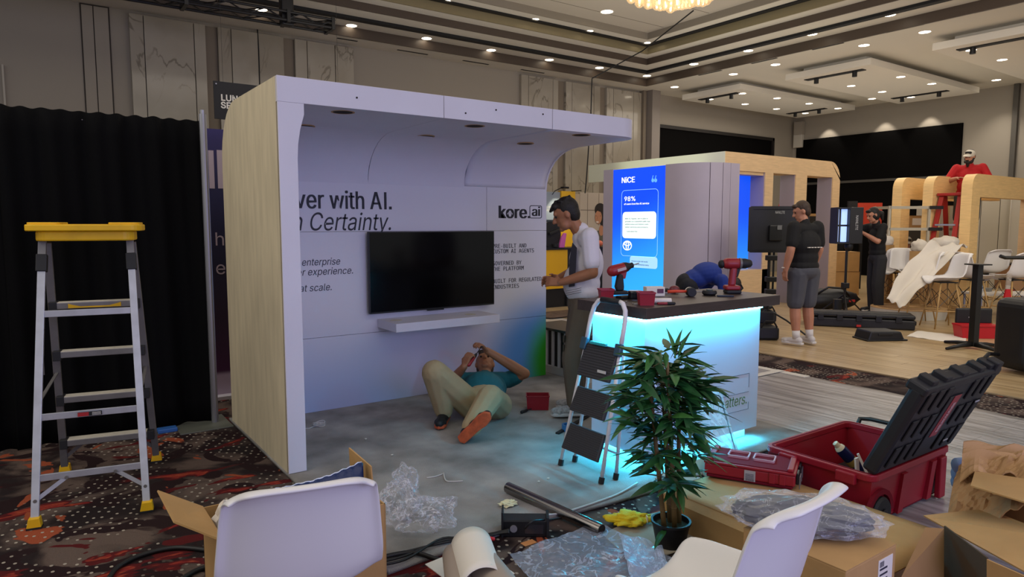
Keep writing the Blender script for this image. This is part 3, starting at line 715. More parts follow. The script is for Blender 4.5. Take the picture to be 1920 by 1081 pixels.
def screen_mat(nm, lo, hi, e=.9):
    m = bpy.data.materials.new(nm); m.use_nodes = True; nt = m.node_tree; n, l, b = nodes(m)
    sx = n.new('ShaderNodeSeparateXYZ'); l.new(posn(nt), sx.inputs[0]); ad = mathn(nt, 'ADD', sx.outputs[2], mathn(nt, 'MULTIPLY', sx.outputs[1], .35))
    c = mixc(nt, step(nt, ad, 3.1, 4.6), lo, hi); l.new(c, b.inputs['Emission Color']); b.inputs['Emission Strength'].default_value = e
    b.inputs['Base Color'].default_value = (.01, .02, .05, 1); b.inputs['Roughness'].default_value = .3
    return m
sx_ = kx+.006
scn = M().b2((sx_, 7.02, .05), (sx_+.05, ky1-.225, kz-.01)).build('backlit_panel', screen_mat('backlit_blue', '2fa8ff', '0848f0', .95), ki)
WL = mat('lit_white', 'ffffff', .5, emit=.95); WL2 = mat('lit_card', 'dff4ee', .5, emit=.86); WL3 = mat('lit_pill', '9fd0ff', .5, emit=.72); WL4 = mat('lit_quote', '5fa0ff', .5, emit=.8); WDK = mat('lit_text_dark', '3a5070', .5)
def kt(s, x, y, x1, cap, m, **k):
    p = AX(x, y, sx_-.002); q = AX(x1, y, sx_-.002); return text(s, (sx_-.002, p.y, p.z), (0, -1, 0), (0, 0, 1), cap, m, scn, width=p.y-q.y, **k)
kt('NiCE', 1165, 343, 1190, .085, WL, bold=.045)
for dx in (0, .072):
    p = AX(1224+dx*75, 338, sx_-.002)
    M().cyl((sx_, p.y, p.z), .028, .003, 14, (-1, 0, 0)).build('quote_mark', WL4, scn)
    M().prism([(-.028, 0), (-.012, 0), (.012, .075), (.0, .075)], (sx_-.001, p.y, p.z), (0, -1, 0), (0, 0, 1), .002).build('quote_mark', WL4, scn)
def krect(x0, y0, x1, y1, r, m, frame=0, dx=.002, nm='screen_card'):
    a, b_ = AX(x0, max(y0, y1), sx_), AX(x1, min(y0, y1), sx_); P = rpoly(-a.y, a.z, -b_.y, b_.z, r)
    if frame: ring(M(), P, rpoly(-a.y+frame, a.z+frame, -b_.y-frame, b_.z-frame, r-frame), (sx_-dx, 0, 0), (0, -1, 0), (0, 0, 1), .001).build(nm, m, scn)
    else: M().prism(P, (sx_-dx, 0, 0), (0, -1, 0), (0, 0, 1), .001).build(nm, m, scn)
krect(1164, 479, 1235, 353, .07, WL3, .006, nm='screen_outline')
kt('98%', 1170, 377, 1191, .07, WL, bold=.03)
kt('of users love the AI service', 1170, 384, 1217, .028, WL)
krect(1167, 446, 1231, 396, .06, WL2)
for i, s in enumerate(('With AI Agents, we\'re able to', 'provide our customers with real', 'added value and deliver even', 'better services and products.')):
    kt(s, 1172, 411+i*5.2, 1172+(43, 47, 44, 44)[i], .022, WDK, depth=.006)
kt('- Toyota Motor Plus', 1172, 434.5, 1195, .018, WDK, depth=.006)
p = AX(1176, 460, sx_-.003); e = M()
def oval(cy, cz, ry, rz, r=.006): e.tube([(p.x, p.y-cy-ry*math.cos(t), p.z+cz+rz*math.sin(t)) for t in [2*PI*i/28 for i in range(28)]], r, 6, True)
oval(0, 0, .092, .072); oval(0, .028, .066, .030); oval(0, -.003, .026, .066)
e.build('emblem', WL, scn, smooth=True)
krect(1181, 500.5, 1233, 482, .045, WL3)
kt('Proven in the real world.', 1184, 490, 1215, .020, WDK, depth=.006)
kt('View the enterprise story.', 1184, 496, 1217, .020, WDK, depth=.006)

# ------------------------------------------------------------------ maple-veneer stand behind the kiosk
MAPLE = mat('maple', 'dcbc90', .5, var=.10, vs=5, stretch=(1, 1, 9)); MAPLEH = mat('maple_grain', 'dcbc90', .5, var=.10, vs=5, stretch=(1, 9, 9)); MEDGE = mat('panel_edge', '9d93a0', .5)
ms = thing('maple_stand', 'large maple-veneer stand frame with rounded corner and window openings', 'exhibition stand', (0, 0, 0))
MY, MZ = 7.52, 2.76; mx0 = AY(1360, 283, MY).x; mx1 = 13.42
def xa(px): return AY(px, 420, MY).x
def za(py, px): return AY(px, py, MY).z
zr = za(328, 1500)
# beam with rounded right end, posts and sill
rr = .36
M().prism([(mx0, zr), (xa(1548)-.02, zr), (xa(1548)-.02, zr)]+[(xa(1552), zr)]+[(mx1, zr), ]+arc(mx1-rr, MZ-rr, rr, rr, 0, 90)+[(mx0, MZ)], (0, MY, 0), (1, 0, 0), (0, 0, 1), -.32).build('top_beam', MAPLEH, ms, smooth=2)
for a, b_, mt in ((1432, 1447, MAPLE), (1489, 1510, MAPLE), (1558, 1581, MAPLE)):
    M().b2((xa(a), MY, .012), (min(xa(b_), mx1), MY+.32, zr)).build('post', mt, ms)
    M().b2((xa(a)-.012, MY+.02, .012), (xa(a), MY+.32, zr)).build('post_edge', MEDGE, ms)
M().b2((mx0, MY, .012), (xa(1447), MY+.32, za(505, 1420))).build('sill_box', MAPLEH, ms)
M().b2((mx0, MY+.03, za(328, 1420)), (xa(1432), MY+.25, za(320, 1420)+.05)).build('header', MAPLEH, ms)
M().b2((mx0, MY+.35, MZ-.36), (mx0+.06, 11.0, MZ)).build('return_fascia', mat('lit_fascia', 'e6ead2', .5), ms)
M().b2((mx0-.006, MY, MZ-.40), (mx0, MY+.35, MZ)).build('return_end', mat('lit_fascia', ''), ms)
M().b2((xa(1380), MY+.3, .5), (xa(1434), MY+.34, zr)).build('backlit_panel', screen_mat('backlit_blue_far', '2a9cff', '0a50f4', .8), ms)
lamp('SPOT', (mx0-2.4, 9.2, 1.2), 90, (.95, 1, .72), (mx0, 9.0, 2.6), .06, spot=.9, name='work_light')
# second stand: three maple arches joined on beams
M2 = thing('maple_arch_stand', 'maple stand of three rounded arches on long beams below the red-shirted man', 'exhibition stand', (0, 0, 0))
for k, (yy, zt_) in enumerate(((5.13, 2.40), (5.76, 2.40), (6.3, 2.40))):
    x0 = 13.40; rr = .22; pw_ = .34; hb = .40
    P = [(x0, .012), (x0+pw_, .012), (x0+pw_, zt_-hb), (16.4, zt_-hb), (16.4, zt_), (x0+rr, zt_)]+arc(x0+rr, zt_-rr, rr, rr, 90, 180)[1:]
    ap = M().prism(P, (0, yy, 0), (1, 0, 0), (0, 0, 1), -.17).build('arch', mat('maple_golden', 'f0ca8a', .5, var=.10, vs=5, stretch=(1, 1, 9)), M2, smooth=2)
M().b2((16.1, 5.13, .012), (16.4, 5.30, 2.0)).build('end_post', MAPLE, M2)
M().b2((16.1, 6.3, .012), (16.4, 6.47, 2.0)).build('end_post', MAPLE, M2)
# ================================================================== FOREGROUND OBJECTS
ALU = mat('aluminium', 'b9bac0', .38, metal=.55, var=.12, vs=14)
ALU_SHADED = mat('aluminium_shaded', '7d7a78', .45, metal=.5, var=.12, vs=14)  # darker copy: the weaker light on the rear frame is put into the colour
YEL = mat('yellow_plastic', 'e0ae10', .5, var=.12, vs=9)
RUB = mat('black_rubber', '18181a', .6)
# ---- aluminium step ladder with yellow tray
ld = thing('step_ladder', 'tall aluminium step ladder with yellow top tray before the black drape', 'ladder', (.277, 4.45, 0), math.radians(-11))
ft, tp = .25, .205
def lp(s, front, z): t = z/1.43; return V((s*(ft+(tp-ft)*t), (-.42+.36*t) if front else (.42-.36*t), z))
for s in (-1, 1):
    M().bar(lp(s, True, .03), lp(s, True, 1.30), .036, .022, (0, 1, 0)).build('front_rail', ALU, ld, bevel=.002)
    M().bar(lp(s, False, .03), lp(s, False, 1.42), .038, .024, (0, 1, 0)).build('rear_rail', ALU_SHADED, ld, bevel=.002)
    M().bar(lp(s, True, 1.27), lp(s, True, 1.36), .05, .04, (0, 1, 0)).build('hinge_block', RUB, ld, bevel=.004)
    M().bar(lp(s, True, 1.36), lp(s, True, 1.45), .036, .022, (0, 1, 0)).build('hinge_arm', ALU_SHADED, ld)
    for fr_ in (True, False):
        p = lp(s, fr_, 0); f_ = M().prism([(-.032, 0), (.032, 0), (.026, .05), (-.022, .05)], p+V((0, -.024, .006)), (1, 0, 0), (0, 0, 1), -.048).build('foot', YEL, ld, bevel=.003)
        M().box(p+V((0, 0, .006)), (.066, .05, .010)).build('foot_pad', RUB, f_)
    M().bar(lp(s, True, .60), lp(s, False, .66), .016, .006).build('spreader', ALU_SHADED, ld)
    M().bar(lp(s, True, 1.0), lp(s, True, .72)+V((0, .12, 0)), .010, .006).build('spreader_arm', ALU_SHADED, ld)
    M().bar(lp(s, True, .13), V((s*.11, -.36, .225)), .02, .005, (0, 1, 0)).build('corner_brace', ALU, ld)
    M().bar(lp(s, False, .10), V((s*.13, .36, .20)), .02, .005, (0, 1, 0)).build('corner_brace', ALU_SHADED, ld)
    for p in (lp(s, True, .13), V((s*.11, -.365, .225))): M().cyl(p+V((0, -.006, 0)), .009, .008, 10, (0, -1, 0)).build('rivet', ALU_SHADED, ld)
for z in (1.05, .53, .235):
    a, b_ = lp(-1, True, z), lp(1, True, z); M().bar(a, b_, .035, .012, (0, 1, 0)).build('cross_brace', ALU, ld, bevel=.002)
p = lp(0, True, .53); lbp = M().box(p+V((.0, -.0195, 0)), (.11, .001, .022)).build('warning_label', mat('label_black', '18181a', .5), ld)
M().box(p+V((-.03, -.0205, 0)), (.05, .001, .020)).build('label_red', mat('label_red', 'a02024', .5), lbp)
for k in range(3): M().box(p+V((.03, -.0205, .006-.006*k)), (.04, .001, .002)).build('print_line', LT, lbp)
TREAD = mat('tread', 'cfc8b4', .5, var=.1, vs=20)
for i, z in enumerate((1.08, .79, .51, .23)):
    a, b_ = lp(-1, False, z), lp(1, False, z); hw = b_.x-.012; y = a.y
    s_ = M().b2((-hw, y-.055, z-.035), (hw, y+.03, z)).build('step', ALU_SHADED, ld, bevel=.003)
    for k in range(5): M().b2((-hw+.02, y-.052+k*.016, z), (hw-.02, y-.041+k*.016, z+.003)).build('tread_rib', TREAD, s_)
    for s in (-1, 1): M().b2((s*hw-.02, y-.058, z-.05), (s*hw+.02, y+.03, z+.006)).build('end_bracket', RUB, s_, bevel=.003)
    if i == 0: M().prism([(-.13, -.03), (.13, -.03), (.13, -.005), (.11, -.012), (.07, -.022), (-.07, -.022), (-.11, -.012), (-.13, -.005)], (0, y-.056, z), (1, 0, 0), (0, 0, 1), .004).build('yellow_marker', YEL, s_)
def tray(u0, z0, u1, z1): return M().prism(rpoly(-.25+u0, -.15+u0, .25-u0, .15-u0, .05), (0, 0, z0), (1, 0, 0), (0, 1, 0), z1-z0)
tray(.02, 1.432, 0, 1.485).build('tray_body', YEL, ld, bevel=.008)
tr_ = M().prism(rpoly(-.27, -.165, .27, .165, .05), (0, 0, 1.485), (1, 0, 0), (0, 1, 0), .035).build('tray_rim', YEL, ld, bevel=.006)
M().prism(rpoly(-.16, -.08, .16, .08, .03), (0, 0, 1.518), (1, 0, 0), (0, 1, 0), .004).build('tray_well', mat('yellow_worn', 'b8901a', .7), ld)
for s in (-1, 1): M().prism(rpoly(-.075, -.14, .075, .14, .03), (s*.185, 0, 1.519), (1, 0, 0), (0, 1, 0), .012).build('tray_lip', YEL, ld, bevel=.004)

# ---- folded white step stool leaning on the counter
st = thing('step_stool', 'white tubular folding stool with three ribbed grey treads leaning by counter', 'step stool', (2.62, 3.02, .0235), 0)
STW = mat('stool_white', 'd2cfd6', .35); TRD = mat('stool_tread', '34343a', .6)
def fp(y, t, off=0): return V((.02+.235*t+off, y, .0+1.035*t))   # up the front frame, t along its slope
for s in (-1, 1):
    M().tube([fp(s*.185, .03), fp(s*.165, .45), fp(s*.15, .74)], .012, 10).build('front_leg', STW, st, smooth=True)
    M().tube([fp(s*.185, .03, .115), fp(s*.155, .50, .075), fp(s*.15, .72, .03)], .011, 10).build('rear_leg', STW, st, smooth=True)
    for k, o_ in ((0, 0), (1, .115)): M().tube([fp(s*.185, .0, o_), fp(s*.185, .035, o_)], .017, 10).build('foot', RUB, st)
    M().bar(fp(s*.152, .70, -.016), fp(s*.150, .77, -.012), .05, .03, (1, 0, 0)).build('hinge', mat('hinge_teal', '2c4a5e', .4), st, bevel=.006)
    M().tube([fp(s*.15, .74), fp(s*.15, .84), fp(s*.148, .90), fp(s*.135, .955), fp(s*.105, .992), fp(s*.075, 1.0)], .0145, 10).build('handle_tube', STW, st, smooth=True)
M().tube([fp(-.08, 1.0), fp(.08, 1.0)], .018, 12).build('handle_grip', RUB, st, smooth=True)
M().tube([fp(-.175, .14, .112), fp(.175, .14, .112)], .008, 8).build('rear_bar', STW, st)
def treadp(t0, t1, w0, w1, tilt):
    a, b_, c, d_ = fp(w0, t0, -.045), fp(-w0, t0, -.045), fp(-w1, t1, -.01), fp(w1, t1, -.01)
    n = (b_-a).cross(d_-a).normalized(); n = n if n.x < 0 else -n
    m = M(); vs = [a, b_, c, d_]; m.add(vs+[v-n*.022 for v in vs], [(0, 1, 2, 3), (7, 6, 5, 4), (0, 4, 5, 1), (1, 5, 6, 2), (2, 6, 7, 3), (3, 7, 4, 0)])
    o = m.build('tread', TRD, st, bevel=.006)
    k = 13
    for i in range(k):
        f0 = (i+.3)/k; p0, p1 = a.lerp(d_, f0), b_.lerp(c, f0)
        M().bar(p0.lerp(p1, .04)+n*.001, p1.lerp(p0, .04)+n*.001, .004, .005, n).build('tread_rib', mat('tread_rib', '26262b', .6), o)
    return o
t1 = treadp(.555, .745, .142, .148, 0); treadp(.345, .485, .152, .148, 0); treadp(.12, .265, .162, .155, 0)
M().box(fp(-.075, .605, -.046), (.006, .07, .016)).build('label', mat('stool_label', 'c9c9cc', .5), t1)
M().bar(fp(-.06, .752, -.03), fp(.08, .752, -.03), .02, .018).build('latch', mat('latch_teal', '2fa8b8', .4), st, bevel=.004)

# ---- moulded shell chairs
SHELLW = mat('shell_white', 'd9d6d4', .35); DOW = mat('beech_leg', 'b08d58', .5, var=.15, vs=7); WIRE = mat('wire_black', '1a1a1c', .4)
PROF = [(.225, .385, .150), (.232, .405, .175), (.215, .425, .195), (.15, .430, .21), (.06, .428, .222), (-.04, .432, .23), (-.12, .443, .235), (-.175, .475, .238), (-.20, .53, .236), (-.218, .60, .230), (-.236, .68, .222), (-.252, .75, .216), (-.260, .785, .211), (-.268, .808, .206), (-.281, .826, .201), (-.300, .832, .195), (-.318, .828, .188)]
def shell(dz=0, res=1):
    nv = len(PROF)-1; m = M(); cnt = 22*res
    def fn(u, v):
        x = v*nv; i = min(int(x), nv-1); t = x-i; a, b_ = PROF[i], PROF[i+1]
        y, z, h = (a[j]+(b_[j]-a[j])*t for j in range(3)); uu = u*2-1; e = abs(uu)
        k = min(1, max(0, (x-5)/3)); n = V((math.sin(k*PI/2), math.cos(k*PI/2)))
        lift = (.075 if x < 12 else .075-.012*(x-12))*e**2.4
        if e > .86: lift -= (.03 if x > 8 else .014)*((e-.86)/.14)**1.5
        if x > 9: z -= .030*min(1, (x-9)/3)*e**5
        if x > 12:
            s_ = min(1, max(0, (e-.70)/.30)); s_ = s_*s_*(3-2*s_); y += (PROF[12][0]-y)*s_*.9; z += (PROF[12][1]-z)*s_*.5
        return (uu*h, y+n.x*lift, z+n.y*lift+dz)
    m.grid(fn, cnt, nv*2); return m
def shell_chair(name, label, loc, rz, tall=False, group=None):
    t = thing(name, label, 'chair' if not tall else 'bar stool', loc, rz, group); dz = .26 if tall else 0
    shell(dz).build('seat_shell', SHELLW, t, smooth=True, solid=.010, subs=1 if not tall else 0)
    zt_ = .42+dz; k = .23 if not tall else .21
    M().b2((-.12, -.13, zt_-.018), (.12, .12, zt_-.004)).build('mount_plate', WIRE, t)
    tops = {}
    for sx_ in (-1, 1):
        for sy in (-1, 1):
            a = V((sx_*.10, sy*.10, zt_-.01)); b_ = V((sx_*k, sy*k, 0)); tops[sx_, sy] = (a, b_)
            M().tube([a, b_], [.012, .010], 8).build('leg', DOW, t, smooth=True)
    wr_ = M()
    for f0, f1 in ((.15, .55), (.55, .15)):
        for (p, q) in (((-1, -1), (1, -1)), ((1, -1), (1, 1)), ((1, 1), (-1, 1)), ((-1, 1), (-1, -1))):
            wr_.tube([tops[p][0].lerp(tops[p][1], f0), tops[q][0].lerp(tops[q][1], f1)], .004, 5)
    wr_.build('wire_brace', WIRE, t)
    if tall:
        for (p, q) in (((-1, -1), (1, -1)), ((1, -1), (1, 1)), ((1, 1), (-1, 1)), ((-1, 1), (-1, -1))):
            M().tube([tops[p][0].lerp(tops[p][1], .62), tops[q][0].lerp(tops[q][1], .62)], .009, 6).build('footrest', DOW, t)
    return t
shell_chair('shell_chair', 'white shell chair seen from behind, in front of the open carton with blue foil', (.628, 2.03, 0), math.radians(-13))
shell_chair('shell_chair', 'white shell chair beside the foil-wrapped carton and potted bamboo', (1.580, 1.205, 0), math.radians(6))

# ---- carton with blue foil behind the left chair
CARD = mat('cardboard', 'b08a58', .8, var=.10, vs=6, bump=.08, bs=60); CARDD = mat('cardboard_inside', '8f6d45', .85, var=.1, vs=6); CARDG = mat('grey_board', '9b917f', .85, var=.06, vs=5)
def sheet(pts, th=.006):
    a, b_, c = V(pts[0]), V(pts[1]), V(pts[2]); n = (b_-a).cross(c-a).normalized()*th; k = len(pts); vs = [V(p) for p in pts]
    return M().add(vs+[v+n for v in vs], [tuple(range(k)), tuple(reversed(range(k, 2*k)))]+[(i, (i+1) % k, k+(i+1) % k, k+i) for i in range(k)])
lb = thing('open_carton', 'open cardboard carton stuffed with blue foil wrap behind the white chair', 'box', (0, 0, 0))
x0, x1, y0, y1, h_ = .50, 1.10, 2.42, 2.80, .42
for nm, lo, hi in (('front_wall', (x0, y0, .006), (x1, y0+.006, h_)), ('back_wall', (x0, y1-.006, .006), (x1, y1, h_)), ('side_wall', (x0, y0, .006), (x0+.006, y1, h_)), ('side_wall', (x1-.006, y0, .006), (x1, y1, h_)), ('bottom', (x0, y0, 0), (x1, y1, .006))):
    M().b2(lo, hi).build(nm, CARD, lb)
sheet([(x0, y0+.02, h_), (x0, y1, h_), (x0-.15, y1+.03, h_+.09), (x0-.14, y0+.12, h_+.07)]).build('flap', CARD, lb)
sheet([(x1, y0+.12, h_), (x1, y1-.02, h_), (x1-.005, y1-.02, h_+.13), (x1-.0, y0+.14, h_+.11)]).build('flap', CARD, lb)
FOIL = mat('blue_foil', '1b2c55', .35, bump=.35, bs=30); FOILE = mat('foil_edge', 'c2cadb', .35, metal=.5, bump=.4, bs=80)
fo_ = tag(M().grid(lambda u, v: (x0+.04+u*(x1-x0-.06), 2.56+.02*math.sin(u*7)+.03*v, .02+v*(.465+.055*u+.0012*math.sin(u*40)+.002*math.sin(u*93))), 60, 6).build('foil_wrap', FOIL, None, smooth=True, solid=.02), 'dark blue foil-faced wrap with frayed silver edge standing in the open carton', 'packaging')
M().tube([(x0+.04+u*(x1-x0-.06), 2.59+.02*math.sin(u*7), .487+.055*u+.0012*math.sin(u*40)+.002*math.sin(u*93)) for u in [i/60 for i in range(61)]], [.002+.0015*abs(math.sin(i*2.3)) for i in range(61)], 5).build('frayed_edge', FOILE, fo_)
M().tube([(x0+.035+.01*math.sin(i), 2.56, .03+.455*i/24) for i in range(25)], [.004+.006*abs(math.sin(i*1.7)) for i in range(25)], 5).build('frayed_edge', FOILE, fo_)
def crumple(c, r, seed, sub=3, amp=.35, q=None, freq=2.2):
    bm = bmesh.new(); bmesh.ops.create_icosphere(bm, subdivisions=sub, radius=1); m = M()
    for v in bm.verts:
        d = v.co.normalized(); k = 1+amp*(abs(mnoise.noise(d*freq+V((seed, 0, 0))))*1.6-.5)+amp*.4*mnoise.noise(d*freq*3.1+V((0, seed, 0)))
        v.co = d*k
    vs = [V((v.co.x*r[0], v.co.y*r[1], v.co.z*r[2])) for v in bm.verts]; bm.verts.index_update()
    if q: vs = [q@x for x in vs]
    m.add([V(c)+x for x in vs], [[v.index for v in f.verts] for f in bm.faces]); bm.free(); return m
tag(crumple((x0+.065, 2.68, .38), (.05, .05, .10), 3).build('packing_tissue', mat('tissue', 'd8cfc4', .8)), 'crumpled pale tissue poking out of the open carton', 'packaging')

# ---- crumpled clear bag
def film(nm, tint, a, rough=.12, bs=14, crk=.38):
    m = mat(nm, tint, rough, bump=.9, bs=bs, spec=.9)
    nt = m.node_tree; n, l, b = nodes(m); lw = n.new('ShaderNodeLayerWeight'); lw.inputs[0].default_value = .35
    no = noisen(nt, mapn(nt, objc(nt), (1, 1, 1)), bs*.7, 5, 1.5)
    l.new(mathn(nt, 'ADD', mathn(nt, 'ADD', a, mathn(nt, 'MULTIPLY', lw.outputs['Facing'], .35)), mathn(nt, 'MULTIPLY', mathn(nt, 'SUBTRACT', 1.0, step(nt, mathn(nt, 'ABSOLUTE', mathn(nt, 'SUBTRACT', no, .52)), .008, .03)), crk)), b.inputs['Alpha']); return m
CLR = film('clear_film', 'd9d9e2', .03)
bg = thing('clear_bag', 'crumpled clear plastic bag on the grey carpet behind the chair', 'plastic bag', (0, 0, 0))
for i, (px, py, z, r, q) in enumerate(((752, 935, .10, (.10, .13, .10), 0), (795, 965, .09, (.17, .11, .09), -.5), (760, 900, .16, (.06, .07, .09), .3))):
    crumple(G(px, py, z), r, 11+i*5, 4, .42, Matrix.Rotation(q, 3, 'Z'), 1.5).build('crumpled_film', CLR, bg)
# ---- chrome tube
a, b_ = G(952, 913, .054), G(1128, 993, .034); dirv = (b_-a).normalized()
tb = thing('steel_tube', 'polished steel tube lying across the edge of the grey carpet', 'tube', (0, 0, 0))
o = M(); prof = []
M().lathe([(.026, 0), (.03, .0), (.03, (b_-a).length), (.026, (b_-a).length), (.026, .002)], 24, a, dirv).build('tube_wall', mat('chrome', '8c8784', .16, metal=1), tb, smooth=2)
for p in (a+dirv*.003, b_-dirv*.006): M().cyl(p, .0258, .003, 20, dirv).build('dark_bore', HOLE, tb)
# ---- black driver box with cables
bx = thing('driver_box', 'black junction box with cables at the edge of the grey carpet', 'electrical box', G(984, 1000), math.radians(-36))
M().b2((-.115, -.04, 0.0), (.115, .05, .085)).build('case', mat('box_black', '151517', .45), bx, bevel=.006)
M().b2((-.115, -.045, .0), (-.105, .055, .125)).build('end_fin', RUB, bx); M().b2((.105, -.045, .0), (.118, .055, .10)).build('end_fin', RUB, bx)
M().cyl((-.055, -.041, .045), .018, .006, 14, (0, -1, 0)).build('socket', mat('socket_grey', '77757a', .4), bx)
M().b2((.0, -.043, .02), (.09, -.04, .065)).build('window', mat('smoked', '2c2c30', .2), bx)
BCAB = mat('cable_black', '141416', .5)
def cable(nm, pts, r, m, label, z=None):
    P = []
    pts = [V(p) for p in pts]; k = len(pts)
    for i in range(k-1):
        p0, p1, p2, p3 = pts[max(i-1, 0)], pts[i], pts[i+1], pts[min(i+2, k-1)]
        for j in range(6):
            t = j/6; P.append(.5*((2*p1)+(p2-p0)*t+(2*p0-5*p1+4*p2-p3)*t*t+(3*p1-p0-3*p2+p3)*t**3))
    P.append(pts[-1]); return tag(M().tube(P, r, 7).build(nm, m, None, smooth=True), label, 'cable')
for i, (dy, dz) in enumerate(((0, 0), (7, .006), (14, .012))):
    cable('power_cable', [G(700, 1052+dy*.6, .035+dz), G(760, 1034+dy, .035+dz), G(830, 1017-dy*.6, .035+dz), G(890, 1006+dy*.5, .035+dz), G(930, 998+dy*.2, .035+dz), G(955, 992+dy*.4, .05+dz)], .006, BCAB, 'black power cable running to the junction box, %s of three' % ('nearest the booth', 'middle', 'nearest the camera')[i])
cable('power_cable', [G(700, 1048, .04), G(770, 1035, .04), G(820, 1048, .03), G(870, 1062, .012), G(900, 1085, .012)], .011, BCAB, 'thick black cable disappearing under the white paper sheets')
cable('thin_cable', [G(985, 990, .09), G(1000, 976, .13), G(1030, 974, .06), G(1052, 970, .03)], .005, BCAB, 'black lead arching over the junction box')
cable('cable_loop', [G(400, 1032, .012), G(330, 1026, .012), G(265, 1040, .012), G(222, 1062, .012), G(203, 1085, .012)], .011, BCAB, 'black cable curving over the patterned carpet near the open carton')
cable('cable_loop', [G(405, 1058, .012), G(370, 1068, .012), G(340, 1085, .012)], .011, BCAB, 'short black cable end beside the open carton at the bottom')
WCAB = mat('cable_white', 'b9b7b4', .5)
cable('white_strap', [G(1195, 905, .035), G(1160, 925, .03), G(1120, 940, .03), G(1075, 955, .03), G(1050, 962, .03), G(1010, 968, .06), G(1000, 980, .05)], .006, WCAB, 'white flat cable laid along the front edge of the grey carpet')
for i, pts in enumerate(([(800, 895), (815, 893), (830, 888)], [(832, 886), (836, 900), (850, 902), (868, 901)])):
    cable('plastic_strip', [G(x, y, .026) for x, y in pts], .004, WCAB, ('short white strip on carpet beside the clear bag', 'curled white strip on the open grey carpet')[i])
co = thing('coiled_wire', 'small coil of white wire on carpet near the booth pillar', 'wire', G(598, 797, .03))
for i in range(3): M().tube([V((.045*math.cos(t), .02*math.sin(t), .012*i+.006*math.sin(2*t))) for t in [2*PI*j/20 for j in range(20)]], .004, 6, True).build('wire_turn', WCAB, co)
M().tube([(-.04, 0, 0), (-.08, -.02, -.004), (-.12, 0, -.004)], .004, 6).build('wire_tail', WCAB, co)
pl_ = thing('pliers', 'red-handled tool lying on the black cables', 'tool', G(908, 1012, .035), math.radians(-60))
M().cap((-.05, 0, .012), (.045, .006, .012), .011, .009).build('handle', mat('tool_red', 'b3202c', .45), pl_, smooth=True); M().cap((-.05, .0, .012), (-.085, -.012, .012), .012, .008).build('jaw', BLACKM, pl_, smooth=True)
tag(crumple(G(952, 943, .035), (.05, .035, .016), 4, 3, .5).build('paper_scrap', mat('cream_paper', 'd6cfa8', .8)), 'crumpled cream paper scrap on the grey carpet above the tube', 'scrap')
for i, (x, y, lb_) in enumerate(((735, 852, 'left of the clear bag'), (1010, 902, 'above the steel tube'), (1028, 896, 'below the stool feet'), (686, 822, 'in front of the booth pillar'), (812, 955, 'beside the clear bag'))):
    tag(crumple(G(x, y, .03), (.012, .008, .006), 20+i, 1, .4).build('paper_crumb', mat('crumb', 'c9c5bb', .8)), 'tiny pale scrap on the grey carpet ' + lb_, 'scrap')
tag(M().b2((0, 0, 0), (.07, .04, .002)).build('paper_scrap', mat('orange_paper', 'c98a55', .8), None, loc=G(985, 1024, .002)), 'small tan paper piece below the junction box', 'scrap')
# ---- yellow cloth
cl = tag(crumple(G(1180, 972, .035), (.11, .075, .032), 8, 4, .55, Matrix.Rotation(-.5, 3, 'Z'), 1.7).build('yellow_cloth', mat('cloth_yellow', 'd8b81c', .9, bump=.4, bs=120), None, smooth=True), 'crumpled bright yellow cleaning cloth on the floor left of the bamboo', 'cloth')
M().box(G(1213, 972, .05), (.03, .004, .03), 1.0).build('care_label', mat('care_label', 'd4c7a8', .8), cl)
# ---- grey board and plastic film on the floor
gb = tag(sheet([G(1130, 1002, .008), G(1165, 1034, .008), G(1250, 1040, .008), G(1345, 1010, .008), G(1255, 955, .008), G(1190, 972, .008)], .005).build('grey_cardboard', CARDG), 'flat grey-brown cardboard sheet under the bamboo pot', 'cardboard')
PF = film('floor_film', 'aab4c6', .30, .15, 10)
def ff(u, v):
    a = G(955, 1050, .0).lerp(G(1120, 985, .0), v); b_ = G(1070, 1180, .0).lerp(G(1330, 1090, .0), v); p = a.lerp(b_, u)
    return (p.x, p.y, .018+.022*abs(mnoise.noise(V((p.x*5, p.y*7, 0))))+.012*abs(mnoise.noise(V((p.x*19, p.y*15, 3)))))
tag(M().grid(ff, 46, 46).build('plastic_film', PF, None, smooth=False), 'creased clear plastic film spread on the floor below the steel tube', 'plastic sheet')
def ff2(u, v):
    p = G(1160, 1018, 0).lerp(G(1240, 1045, 0), u).lerp(G(1185, 1120, 0).lerp(G(1260, 1100, 0), u), v)
    return (p.x, p.y, .045+.03*abs(mnoise.noise(V((p.x*9, p.y*12, 5))))+.015*abs(mnoise.noise(V((p.x*30, p.y*24, 3)))))
tag(M().grid(ff2, 30, 30).build('film_scrap', film('film_blue', 'a9bcd8', .45, .12, 16), None, smooth=False), 'bunched clear film lying over the corner of the grey cardboard', 'plastic sheet')
